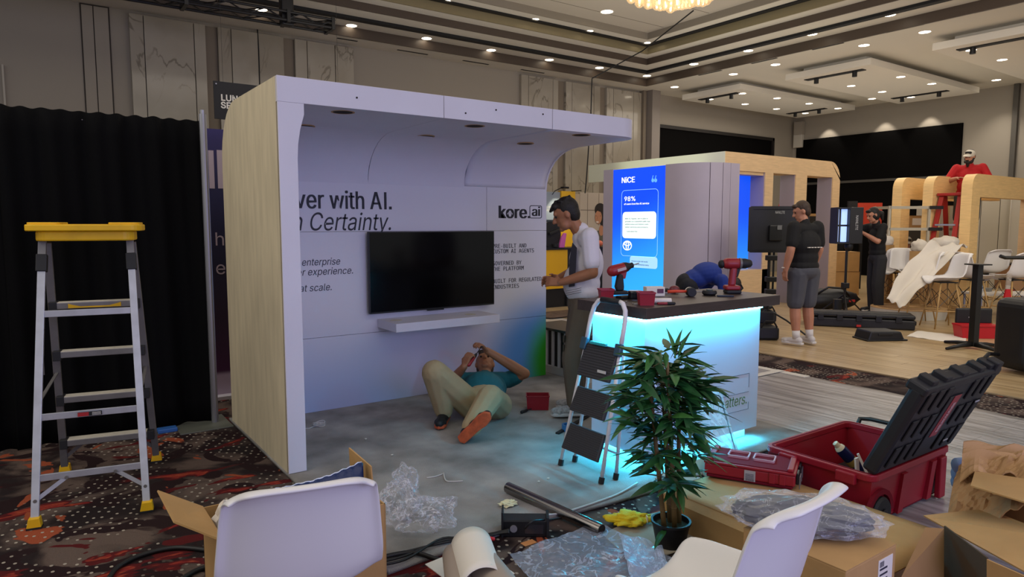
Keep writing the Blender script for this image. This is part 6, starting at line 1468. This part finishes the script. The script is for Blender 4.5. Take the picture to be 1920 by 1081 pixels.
# ---- cases and bags on the plank floor
CASE = mat('case_black', '17171b', .5, var=.15, vs=10); CASEG = mat('case_panel', '26282a', .55)
a, b_ = G(1512, 612), G(1716, 622); dv = (b_-a); cL = dv.length
fc = thing('flight_case', 'long black ribbed equipment case lying on the plank floor', 'case', (a.x, a.y, .016), math.atan2(dv.y, dv.x))
M().b2((0, 0, .0), (cL, .40, .14)).build('base', CASE, fc, bevel=.02); M().b2((0, .0, .15), (cL, .40, .21)).build('lid', CASE, fc, bevel=.02); M().b2((.06, .04, .21), (cL-.06, .36, .216)).build('lid_panel', CASEG, fc)
for k in range(5): M().b2((.15+k*(cL-.4)/4, -.016, .10), (.23+k*(cL-.4)/4, .0, .19)).build('latch', BLACKM, fc, bevel=.004)
M().b2((cL-.02, .1, .06), (cL+.03, .3, .12)).build('end_handle', BLACKM, fc, bevel=.008)
for y in (.06, .34): M().cyl((cL-.08, y-.02, .04), .045, .04, 12, (0, 1, 0)).build('wheel', RUB, fc)
M().b2((cL*.47, -.02, .02), (cL*.47+.06, -.002, .05)).build('red_tag', mat('tag_red', 'b0221e', .6), fc)
p = G(1655, 640)
sb = thing('camera_case', 'small black rigid case lying on planks before the long equipment case', 'case', (p.x, p.y, .016), view_rz()+.1)
M().prism([(-.24, 0), (.28, 0), (.22, .12), (-.20, .13)], (0, -.05, 0), (1, 0, 0), (0, 0, 1), -.32).build('shell', CASE, sb, bevel=.02); M().b2((-.10, -.06, .07), (.10, -.048, .10)).build('handle', BLACKM, sb, bevel=.006); M().b2((-.26, -.07, 0), (.30, .26, .02)).build('base_rim', BLACKM, sb, bevel=.006)
p = G(1555, 583)
bk2 = thing('duffel_bag', 'black padded equipment bag behind the man in shorts', 'bag', (p.x, p.y, .016), view_rz())
crumple((0, .1, .19), (.55, .22, .19), 51, 3, .18).build('body', CASE, bk2, smooth=True); M().tube([(-.25, -.08, .30), (-.1, -.14, .42), (.15, -.14, .40), (.3, -.08, .26)], .018, 8).build('strap', BLACKM, bk2, smooth=True); M().b2((.28, -.13, .16), (.38, -.11, .20)).build('red_label', mat('tag_red', ''), bk2)
p = G(1440, 628)
for i, (px, py, lb_) in enumerate(((1442, 640, 'black open equipment case on planks at the right end of the counter'), (1440, 606, 'black bundled bag behind the right end of the counter'))):
    p = G(px, py); eb = thing('equipment_bag', lb_, 'bag', (p.x, p.y, .016), view_rz()-.1)
    M().b2((-.16, 0, 0), (.13, .34, .17)).build('body', CASE, eb, bevel=.03); M().b2((-.17, .30, .17), (.14, .35, .34)).build('flap', CASE, eb, bevel=.02); M().tube([(-.1, .02, .17), (-.05, .0, .25), (.05, .0, .25), (.1, .02, .17)], .012, 8).build('handle', BLACKM, eb)
# rolling bag at the right edge
rb = thing('rolling_bag', 'large black rolling equipment bag cut by the right edge of the picture', 'bag', tuple(D(1926, 600, 6.9).to_2d())+(.012,), view_rz()+.15)
M().b2((-.2, -.21, .03), (.26, .22, .76)).build('body', CASE, rb, bevel=.09, seg=4); M().b2((-.17, -.235, .56), (.22, -.19, .72)).build('top_pocket', CASE, rb, bevel=.03); M().cyl((-.14, -.22, .12), .10, .05, 20, (0, -1, 0)).build('wheel', RUB, rb); M().cyl((-.14, -.272, .12), .035, .004, 12, (0, -1, 0)).build('hub', CASEG, rb)
M().b2((-.16, -.26, .32), (.2, -.20, .54)).build('front_pocket', CASE, rb, bevel=.03); M().tube([(-.12, -.25, .50), (-.06, -.29, .53), (.0, -.25, .55), (.06, -.28, .52)], .008, 6).build('blue_cord', mat('cord_blue', '7f8fb8', .5), rb); M().tube([(-.26, .05, .18), (-.42, .0, .20), (-.46, 0, .16)], .02, 8).build('arm', BLACKM, rb)
# high table
p = G(1824, 655); ht = thing('high_table', 'black high table with cross base and square post on the plank floor', 'table', (p.x, p.y, .012), view_rz()+.25)
M().b2((-.04, -.04, .03), (.04, .04, 1.02)).build('post', BLACKM, ht, bevel=.004)
for k in range(4): M().tube([(0, 0, .055), (.20*math.cos(k*PI/2), .20*math.sin(k*PI/2), .045), (.40*math.cos(k*PI/2), .40*math.sin(k*PI/2), .018)], [.03, .026, .018], 8).build('foot_arm', BLACKM, ht, smooth=True)
M().b2((-.10, -.1, 1.02), (.10, .1, 1.035)).build('top_plate', BLACKM, ht)
tg = tag(M().prism(rpoly(-.42, -.3, .5, .3, .06), (0, 0, 0), (1, 0, 0), (0, 1, 0), .012).build('x_top', BLACKM), 'x', 'x') if False else None
# red tool box with black lid
p = G(1832, 634); rt = thing('red_toolbox', 'small open toolbox with red body and black lid behind the high table', 'toolbox', (p.x, p.y, .012), view_rz()-.08)
RB = mat('toolbox_red', 'b2161f', .45)
M().prism([(-.24, 0), (.20, 0), (.23, .17), (-.27, .17)], (0, -.11, 0), (1, 0, 0), (0, 0, 1), -.22).build('body', RB, rt, bevel=.008); M().b2((-.22, .10, .17), (.24, .16, .38)).build('lid', CASE, rt, bevel=.02); M().b2((-.27, -.12, .16), (.23, .12, .18)).build('rim', RB, rt)
for x in (-.06, .05): M().box((x, .096, .26), (.03, .006, .015)).build('catch', PIPE, rt)
# round plinth
p = G(1702, 592); rd = thing('round_plinth', 'round white plinth with pale wooden top lying on the floor', 'plinth', (p.x-.1, p.y-.05, .012))
M().cyl((0, 0, 0), .56, .14, 40).build('drum', mat('plinth_white', 'c9c3b6', .5), rd); M().cyl((0, 0, .14), .56, .012, 40).build('wood_top', mat('ply_pale', 'c49f6e', .55), rd); M().lathe([(.44, .152), (.46, .152), (.46, .156), (.44, .156)], 40).build('groove_ring', CARDD, rd); M().b2((-.2, -.1, .152), (.2, .1, .166)).build('square_plate', mat('plate_tan', 'b98f5e', .6), rd)
tag(M().grid(lambda u, v: G(1700, 632, 0).lerp(G(1810, 648, 0), u).lerp(G(1720, 622, 0).lerp(G(1812, 632, 0), u), v)+V((0, 0, .016+.01*abs(mnoise.noise(V((u*5, v*5, 0)))))), 10, 6).build('paper_sheet', PAP, None, solid=.003), 'white paper sheet spread on planks by the round plinth', 'paper')
# ---- bar stools with white shells
spots = [(1673, 505, 11.90, 2.2, 'leftmost of the white bar stools, its shell facing left'), (1700, 500, 11.72, 2.9, 'second white bar stool from the left, seen edge-on'), (1738, 498, 11.95, .3, 'white bar stool behind the draped one, low back toward the camera'), (1722, 508, 10.45, 1.35, 'white bar stool under the left end of the draped sheet'), (1772, 508, 9.95, 1.5, 'white bar stool in front under the sheet, shell curving left'), (1822, 508, 10.40, -1.4, 'white bar stool right of the draped sheet, seat pointing right'), (1853, 500, 11.55, .1, 'white bar stool behind with upright back, right of the draped pair'), (1898, 512, 10.40, .2, 'rightmost large white bar stool with its back to the camera')]
proto = None
for px, py, d, a, lb_ in spots:
    p = D(px, py, d)
    if proto is None: proto = shell_chair('bar_stool', lb_, (p.x, p.y, .012), view_rz()+a, True, 'white bar stools'); 
    else: dup(proto, (p.x, p.y, .012), view_rz()+a, lb_, 'white bar stools')
SHEET = mat('drape_sheet', 'd0c8bb', .8)
A, B_, C_, D_ = D(1744, 457, 10.5), D(1806, 458, 10.4), D(1662, 560, 10.0), D(1700, 572, 9.9)
def sheetfn(u, v):
    A2, B2 = D(1748, 462, 11.2), D(1815, 462, 11.0)
    if v < .3: t = v/.3; p = A2.lerp(B2, u).lerp(A.lerp(B_, u), t)
    else:
        t = (v-.3)/.7; s_ = 1-(1-u)*t*.15; p = A.lerp(B_, u).lerp(C_.lerp(D_, u), t); p += RV*.10*math.sin(PI*t)*-1*(1-u)
    return p+V((.012*mnoise.noise(V((u*8, v*9, 2))), 0, .09*mnoise.noise(V((u*4, v*5, 0)))+.025*math.sin(u*11+v*3)*v-.03*math.sin(PI*u)*(1 if v > .3 else 0)))
tag(M().grid(sheetfn, 20, 30).build('dust_sheet', SHEET, None, smooth=True, solid=.004), 'white dust sheet draped over the bar stools and hanging down on the left', 'sheet')
def bundle(u, v):
    p = D(1770, 452, 12.6)+RV*(u-.5)*.5+FV*(v-.5)*.3; return p+V((0, 0, .20*math.sin(PI*u)*math.sin(PI*v)+.06*mnoise.noise(V((u*6, v*6, 1)))))
# low white table with bottle and small box
p = D(1862, 420, 10.95); lt2 = thing('low_table', 'low white table behind the high table post', 'table', (p.x, p.y, .012), view_rz())
zt2 = zat(549, 10.95)
M().b2((-.28, -.22, zt2-.03), (.75, .25, zt2)).build('tabletop', PAP, lt2)
for x, y in ((-.25, -.2), (-.25, .2), (.7, -.2), (.7, .2)): M().tube([(x, y, 0), (x, y, zt2-.03)], .018, 8).build('leg', PIPE, lt2)
p0 = lt2.location
def onlt(px, py): q = G(px, py, zt2+.012); return q
bo2 = thing('water_bottle', 'clear plastic water bottle with blue label on the low white table', 'bottle', onlt(1839, 547))
M().lathe([(.0, 0), (.032, 0), (.034, .02), (.034, .13), (.014, .18), (.012, .2)], 14).build('bottle_body', film('bottle_clear', 'c9d4dc', .35, .1, 6), bo2, smooth=2); M().lathe([(.035, .06), (.035, .11)], 14).build('label', mat('label_blue', '7f95b4', .5), bo2); M().cyl((0, 0, .2), .014, .018, 10).build('cap', PAP, bo2)
gb2 = thing('grey_tub', 'small grey tub on the low white table beside the bottle', 'tub', onlt(1852, 546)); M().b2((-.06, -.04, 0), (.06, .04, .05)).build('body', mat('tub_grey', '7c7a74', .5), gb2, bevel=.006); M().b2((-.064, -.044, .05), (.064, .044, .058)).build('lid', mat('tub_lid', '8c8a84', .5), gb2)
# red post-like hanging item and brown carton at the far right
p = D(1888, 545, 9.6); rp = thing('red_banner_stand', 'narrow red and clear upright display on a tan base near the right edge', 'display', (p.x, p.y, .012), view_rz())
M().prism([(-.055, .25), (.055, .25), (.045, .50), (.025, .60), (-.025, .60), (-.045, .50)], (0, 0, 0), (1, 0, 0), (0, 0, 1), .03).build('red_body', RB, rp); M().b2((-.06, -.03, 0), (.06, .03, .25)).build('tan_base', mat('tan_base', '8d6746', .6), rp); M().prism([(-.03, .60), (.03, .60), (.045, .82), (-.02, .82)], (0, 0, 0), (1, 0, 0), (0, 0, 1), .02).build('clear_head', film('clear_head', 'b9b0a4', .3, .1, 5), rp)
p = D(1918, 525, 12.0); tc2 = thing('tan_cabinet', 'tan wooden box unit under the rightmost bar stool', 'box', (p.x, p.y, .012), view_rz()); M().b2((-.22, 0, .36), (.4, .4, .80)).build('body', mat('tan_box', '9a7450', .7), tc2, bevel=.006); M().b2((-.24, -.02, .80), (.42, .42, .82)).build('top', BLACKM, tc2); M().b2((-.2, .05, 0), (-.16, .09, .36)).build('leg', BLACKM, tc2); M().b2((.3, .05, 0), (.34, .09, .36)).build('leg', BLACKM, tc2)
p = D(1925, 485, 8.2); ar = thing('clamp_arm', 'black clamp arm reaching in from the right edge above the stools', 'stand', (p.x, p.y, .012), view_rz()); zz = zat(484, 8.2); M().tube([(-.32, 0, zz+.02), (-.26, 0, zz), (.1, 0, zz)], .022, 8).build('arm', BLACKM, ar); M().tube([(.1, 0, 0), (.1, 0, zz+.03)], .02, 8).build('upright', BLACKM, ar); M().b2((-.1, -.2, 0), (.3, .2, .02)).build('base', BLACKM, ar)
# ---- white rack frame
p = D(1690, 470, 12.35); rk = thing('rack_frame', 'pale metal rack frame with open rails behind the bar stools', 'rack', (p.x, p.y, .012), view_rz())
RKM = mat('rack_pale', 'b9b09c', .4, metal=.3); zt3 = zat(390, 12.35); z43 = zat(430, 12.35)
for x, y in ((-.25, 0), (-.25, .5), (.46, 0), (.62, .35)): M().b2((x-.02, y-.02, 0), (x+.02, y+.02, zt3+.03)).build('upright', RKM, rk)
for z in (zt3, z43, .7, .25):
    M().b2((-.25, -.02, z-.025), (.46, .02, z+.025)).build('rail', RKM, rk); M().bar((.46, 0, z), (.62, .35, z), .03, .05).build('rail', RKM, rk); M().bar((-.25, 0, z), (-.25, .5, z), .03, .05).build('rail', RKM, rk)
for z in (zt3, z43): M().b2((.46, -.03, z-.03), (.70, .0, z+.03)).build('black_pad', RUB, rk)
# ---- red fibreglass ladders
def aframe(label, loc, rz, h, wb=.55, wt=.25, sp=.95):
    t = thing('folding_ladder', label, 'ladder', loc, rz); RL = mat('ladder_red', 'a3261e', .5)
    for sy in (-1, 1):
        for s in (-1, 1): M().bar((s*wb/2, sy*sp/2, 0), (s*wt/2, sy*.06, h), .075, .03, (0, 1, 0)).build('rail', RL, t)
        n = int(h/.3)
        for i in range(1, n): k = i*.3/h; M().b2((-(wb/2+(wt/2-wb/2)*k), sy*(sp/2+(.06-sp/2)*k)-.035, i*.3-.015), ((wb/2+(wt/2-wb/2)*k), sy*(sp/2+(.06-sp/2)*k)+.035, i*.3+.015)).build('step', ALU, t)
    M().b2((-wt/2-.06, -.12, h), (wt/2+.06, .12, h+.05)).build('top_cap', RL, t, bevel=.008); return t
q = AY(1787, 420, 5.51)
lz = M() if False else None
ldr = aframe('tall red stepladder among the maple arches with the red-shirted man on it', (AY(1787, 350, 5.53).x, 5.53, .012), PI/2, 2.02, .42, .30, 1.25)
p = D(1470, 400, 18.0); aframe('far red stepladder seen through the maple stand window', (p.x, p.y, .012), view_rz()+1.2, zat(372, 18.0), .9, .5, 1.5)
p = D(1968, 430, 13.0); aframe('red ladder rail cut by the right edge of the picture', (p.x, p.y, .012), view_rz()+.4, 1.7)
# ---- cartons and crates behind
def carton(nm, label, px, py, d, wd, dp, hg, z0, m, labelled=False, words=None):
    p = D(px, py, d); t = thing(nm, label, 'box', (p.x, p.y, z0), view_rz()); M().b2((-wd/2, 0, 0), (wd/2, dp, hg)).build('body', m, t, bevel=.006)
    M().b2((-wd/2, -.002, hg-.012), (wd/2, .0, hg)).build('top_seam', CARDD, t); M().b2((-.03, -.0015, 0), (.03, .0, hg)).build('tape', mat('tape_tan', 'a98d63', .5), t)
    if labelled: M().b2((-wd*.38, -.004, hg*.3), (-wd*.02, -.0015, hg*.8)).build('shipping_label', PAP, t); M().b2((wd*.2, -.004, hg*.5), (wd*.3, -.0015, hg*.8)).build('small_label', PAP, t)
    if words:
        for i, w in enumerate(words):
            for k, (u0, u1) in enumerate(((.06, .22), (.26, .5), (.56, .68), (.72, .78))): M().b2((-wd/2+wd*u0, -.004, hg*(.72-.22*i)), (-wd/2+wd*u1, .0, hg*(.72-.22*i)+.05)).build('faded_print', mat('crate_ink', '6d675f', .7), t)
    return t
CRATE = mat('crate_grey', 'a8a194', .6)
z_ = zat(429, 14.1)
carton('shipping_box', 'brown labelled shipping carton behind the pale rack', 1729, 420, 14.1, .54, .4, .28, z_, CARD, True)
carton('table_box', 'dark trestle box under the labelled carton behind the rack', 1729, 470, 14.1, .64, .5, z_-.012, .012, mat('trestle_dark', '3a3630', .7))
carton('grey_crate', 'large grey crate with faded lettering behind the red ladder', 1775, 445, 15.0, .80, .5, zat(386, 15.0), .012, CRATE, False, ('THIS SIDE', 'FRAGILE'))
for i, (px, d, h_, lb_) in enumerate(((1528, 14.8, .62, 'brown carton at the bottom of the stack behind the maple post'), (1590, 14.6, .5, 'brown carton on the floor left of the ponytailed man'))):
    carton('storage_box', lb_, px, 470, d, .55, .5, h_, .012, CARD)
carton('storage_box', 'brown carton stacked second behind the lit light panel', 1590, 470, 14.6, .52, .5, .42, .515, CARD)
carton('covered_pallet', 'tall goods under black plastic behind the man in shorts', 1540, 470, 15.4, 1.0, .9, zat(405, 15.4), .012, mat('black_wrap', '131315', .3, bump=.6, bs=14))
carton('tan_lid_board', 'pale cardboard sheet on top of the black covered goods', 1540, 400, 15.4, 1.05, .9, .05, zat(404, 15.4)+.0, CARD)
p = D(1640, 385, 16.0); rs = thing('red_screen', 'red and black display board standing behind the ponytailed man', 'display', (p.x, p.y, .012), view_rz()); zz = zat(381, 16.0); M().b2((-.42, 0, zz-.62), (.18, .05, zz)).build('red_panel', mat('panel_red', 'b8361f', .5), rs); M().b2((-.62, -.01, zz-.5), (-.40, .05, zz+.04)).build('black_panel', CASE, rs); M().b2((-.3, 0, 0), (-.24, .05, zz-.6)).build('post', BLACKM, rs)
ap_ = text('P', (-.55, -.012, zz-.2), (1, 0, 0), (0, 0, 1), .10, PAP, rs)
# white tall cabinets at the far right
p = D(1850, 420, 16.0); cb = thing('tall_cabinet', 'tall plain off-white cabinet doors behind the maple arches', 'cabinet', (p.x, p.y, .012), view_rz()-.5); CAB = mat('cabinet_cream', 'b3aa98', .6)
hgt = zat(352, 16.0)
for k in range(3): M().b2((-.48+k*.36, 0, 0), (-.13+k*.36, .5, hgt)).build('door', CAB, cb, bevel=.004)
M().b2((.62, .0, 0), (.66, .5, hgt)).build('frame_post', RKM, cb); M().b2((.82, .0, 0), (.86, .5, hgt)).build('frame_post', RKM, cb)
for k in range(6): M().ell((.74, .1, .3+k*.36), (.07, .08, .09)).build('hanging_cable_bundle', mat('bundle_dark', '4a4038', .8), cb, smooth=True)
p = D(1930, 420, 15.4); cb2 = thing('cream_partition', 'cream partition panel at the far right edge behind the arches', 'partition', (p.x, p.y, .012), view_rz()-.5); M().b2((-.35, 0, 0), (.6, .06, zat(352, 14.0))).build('panel', CAB, cb2); M().b2((-.37, -.01, 0), (-.35, .07, zat(352, 14.0))).build('edge_trim', RKM, cb2)
# blue pole by the arches
p = D(1694, 420, 14.9); bpz = thing('blue_post', 'thin blue upright post left of the first maple arch', 'post', (p.x, p.y, .012)); M().tube([(0, 0, 0), (0, 0, zat(382, 14.9))], .035, 10).build('pole', mat('post_blue', '2f4e6a', .5), bpz); M().cyl((0, 0, 0), .12, .02, 16).build('foot', BLACKM, bpz)
# wrapped white bundles behind the stools
for i, (px, py, d, s_, lb_) in enumerate(((1660, 447, 12.4, .14, 'white bundled cloth by the left upright of the pale rack'), (1772, 452, 11.7, .22, 'white bundled sheet heaped behind the draped stools'), (1725, 458, 11.75, .14, 'white crumpled plastic behind the rack near the red ladder'))):
    p = D(px, py, d); hb = thing('cloth_bundle', lb_, 'cloth', (p.x, p.y, .012)); zz = zat(py, d)
    crumple((0, 0, zz-.05), (s_, s_, .13), 70+i, 3, .3).build('bundle', SHEET, hb, smooth=True); M().b2((-s_*.8, -s_*.8, 0), (s_*.8, s_*.8, zz-.12)).build('support_box', CARD, hb)
# ---- graphic wall and yellow counter seen between booth and kiosk
gy = 11.6
gx = lambda px: AY(px, 420, gy).x
gz = lambda py, px=1080: AY(px, py, gy).z
gw = thing('graphic_wall', 'printed backdrop with a smiling woman wearing a headset, behind the standing man', 'backdrop', (0, 0, 0))
M().b2((gx(1087), gy, .012), (gx(1150), gy+.06, gz(360))).build('photo_panel', mat('print_cream', 'b8ac9a', .6), gw)
M().b2((gx(1076), gy, .012), (gx(1086.5), gy+.06, gz(363))).build('plain_panel', mat('print_beige', 'b5a58d', .6), gw)
M().b2((gx(1050), gy-.04, .9), (gx(1076), gy+.06, gz(359))).build('yellow_panel', mat('print_yellow', 'd9a91c', .5), gw)
M().b2((gx(1020), gy, .9), (gx(1050), gy+.06, gz(361))).build('grey_panel', mat('print_bluegrey', '8c98a4', .5), gw); M().b2((gx(1020), gy-.004, 1.0), (gx(1050), gy, gz(412))).build('navy_band', mat('print_navy', '1d2430', .5), gw)
for px in (1101, 1122): M().b2((gx(px), gy-.003, 1.5), (gx(px)+.012, gy, gz(361))).build('print_seam', mat('print_seam', '7d7264', .6), gw)
M().b2((gx(1088), gy-.003, gz(394)), (gx(1122), gy, gz(392.5))).build('print_seam', mat('print_seam', ''), gw)
def disc(px, py, rx, rz, m, dy, nm):
    c = AY(px, py, gy); M().prism([(rx*math.cos(t), rz*math.sin(t)) for t in [2*PI*i/24 for i in range(24)]], (c.x, gy-dy, c.z), (1, 0, 0), (0, 0, 1), .003).build(nm, m, gw)
PSK = mat('print_skin', 'b5805f', .6); PHA = mat('print_hair', '1e1715', .6); PSW = mat('print_sweater', '5c5a4c', .7)
disc(1125, 393, .165, .15, PHA, .004, 'portrait_hair'); disc(1132, 410, .12, .26, PHA, .0045, 'portrait_hair')
disc(1125, 448, .27, .20, PSW, .005, 'portrait_sweater'); disc(1128, 480, .42, .42, PSW, .0052, 'portrait_sweater'); disc(1127, 432, .07, .12, PSK, .006, 'portrait_neck')
disc(1121.5, 407, .105, .15, PSK, .008, 'portrait_face'); disc(1119.5, 416.0, .042, .016, mat('print_teeth', 'd9cfc4', .6), .010, 'portrait_smile'); disc(1126, 393.5, .10, .04, PHA, .009, 'portrait_hairline')
for px in (1117, 1125): disc(px, 404.5, .014, .006, PHA, .011, 'portrait_eye')
M().bar(AY(1131, 411, gy-.011), AY(1125, 419, gy-.011), .012, .004, (0, 1, 0)).build('portrait_headset', PHA, gw)
M().bar(AY(1121, 404, gy-.011), AY(1119.5, 411, gy-.011), .010, .004, (0, 1, 0)).build('portrait_nose', mat('print_skin_dark', '96654a', .6), gw)
for i, s in enumerate(('CON', 'PORT')): p = AY(1024, 390+i*6, gy-.001); text(s, (p.x, gy-.002, p.z), (1, 0, 0), (0, 0, 1), .045, PAP, gw)
p = AY(1060, 358, gy-.35); M().tube([AY(1036, 364, gy), AY(1040, 358, gy-.2), AY(1056, 350, gy-.35)], .01, 6).build('lamp_arm', BLACKM, gw); M().b2((p.x-.09, gy-.4, p.z+.05), (p.x+.06, gy-.3, p.z+.09)).build('lamp_head', BLACKM, gw); M().tube([AY(1072, 358, gy-.05), AY(1090, 357, gy-.3)], .01, 6).build('lamp_arm', BLACKM, gw)
lamp('SPOT', (p.x, gy-.34, p.z+.03), 20, (1, .9, .65), (p.x+.05, gy, p.z-.6), .04, spot=1.3, name='backdrop_lamp')
yy = 9.6
yc = thing('yellow_counter', 'yellow demo counter with black top behind the standing man', 'counter', (0, 0, 0)); x0, x1 = AY(1021, 500, yy).x, AY(1138, 500, yy).x; zt4 = AY(1040, 468, yy).z; zb4 = AY(1040, 541, yy).z
M().b2((x0-.3, yy, zb4), (AY(1064, 500, yy).x, yy+.5, zt4)).build('yellow_front', mat('counter_yellow', 'd8a516', .45), yc); M().b2((x0-.3, yy-.02, zt4), (x1, yy+.55, zt4+.03)).build('black_top', BLACKM, yc); M().b2((AY(1064, 500, yy).x, yy+.01, .03), (x1, yy+.5, zt4)).build('black_body', CASE, yc); M().b2((x0-.3, yy+.05, .0), (x1, yy+.45, zb4)).build('plinth', BLACKM, yc)
p = AY(1028, 455, yy+.2); gm = thing('coffee_machine', 'round grey machine with dark spout standing on the yellow counter', 'machine', (p.x, yy+.25, zt4+.03)); M().cyl((0, -.12, .245), .22, .24, 28, (0, 1, 0)).build('drum', mat('machine_grey', 'a49c94', .4), gm); M().box((.05, -.15, .29), (.24, .06, .05), Matrix.Rotation(-.3, 3, 'Y')).build('spout', RUB, gm, bevel=.01); M().cyl((.08, -.16, .02), .06, .05, 14).build('cup', RUB, gm); M().b2((-.2, -.15, 0), (.2, .15, .02)).build('base', RUB, gm); M().cyl((0, -.125, .245), .23, .02, 28, (0, 1, 0)).build('dark_rim', RUB, gm)
p = AY(1052, 466, yy+.1); tag(M().prism([(0, 0), (.12, 0), (.17, .26), (.12, .27), (.05, .18)], (p.x-.06, yy+.12, zt4+.031), (1, 0, 0), (0, 0, 1), .05).build('pink_card', mat('pink', 'c860a8', .5), None, bevel=.01), 'pink folded card standing on the yellow counter behind the man', 'card')
p = AY(1126, 468, yy+.1); hm_ = thing('orange_helmet', 'black and orange rounded device on the black counter behind the man', 'device', (p.x, yy+.25, zt4+.031)); M().ell((0, 0, .05), (.16, .1, .075)).build('shell', RUB, hm_, smooth=True); M().ell((.05, -.05, .06), (.09, .06, .06)).build('orange_cover', mat('device_orange', 'd06a4a', .5), hm_, smooth=True)
# protective sheeting and rug seen past the booth's right end
tag(M().grid(lambda u, v: (4.75+u*2.2+.05*math.sin(v*9), 5.6+v*3.6, .008+.012*abs(mnoise.noise(V((u*6, v*9, 7))))), 16, 24).build('floor_sheeting', mat('sheeting_pale', 'b5aa9a', .4, bump=.3, bs=6), None, smooth=True, solid=.004), 'pale creased protective sheeting on the floor beyond the slatted bench', 'floor covering')
p = G(1050, 591); tag(M().prism(rpoly(-.5, -.35, .45, .3, .08), (p.x, p.y, .030), (1, 0, 0), (0, 1, 0), .006).build('patterned_mat', mat('mat_brown', '5b4636', .9, var=.5, vs=14), None), 'small brown patterned mat lying on the pale sheeting beyond the booth', 'mat')
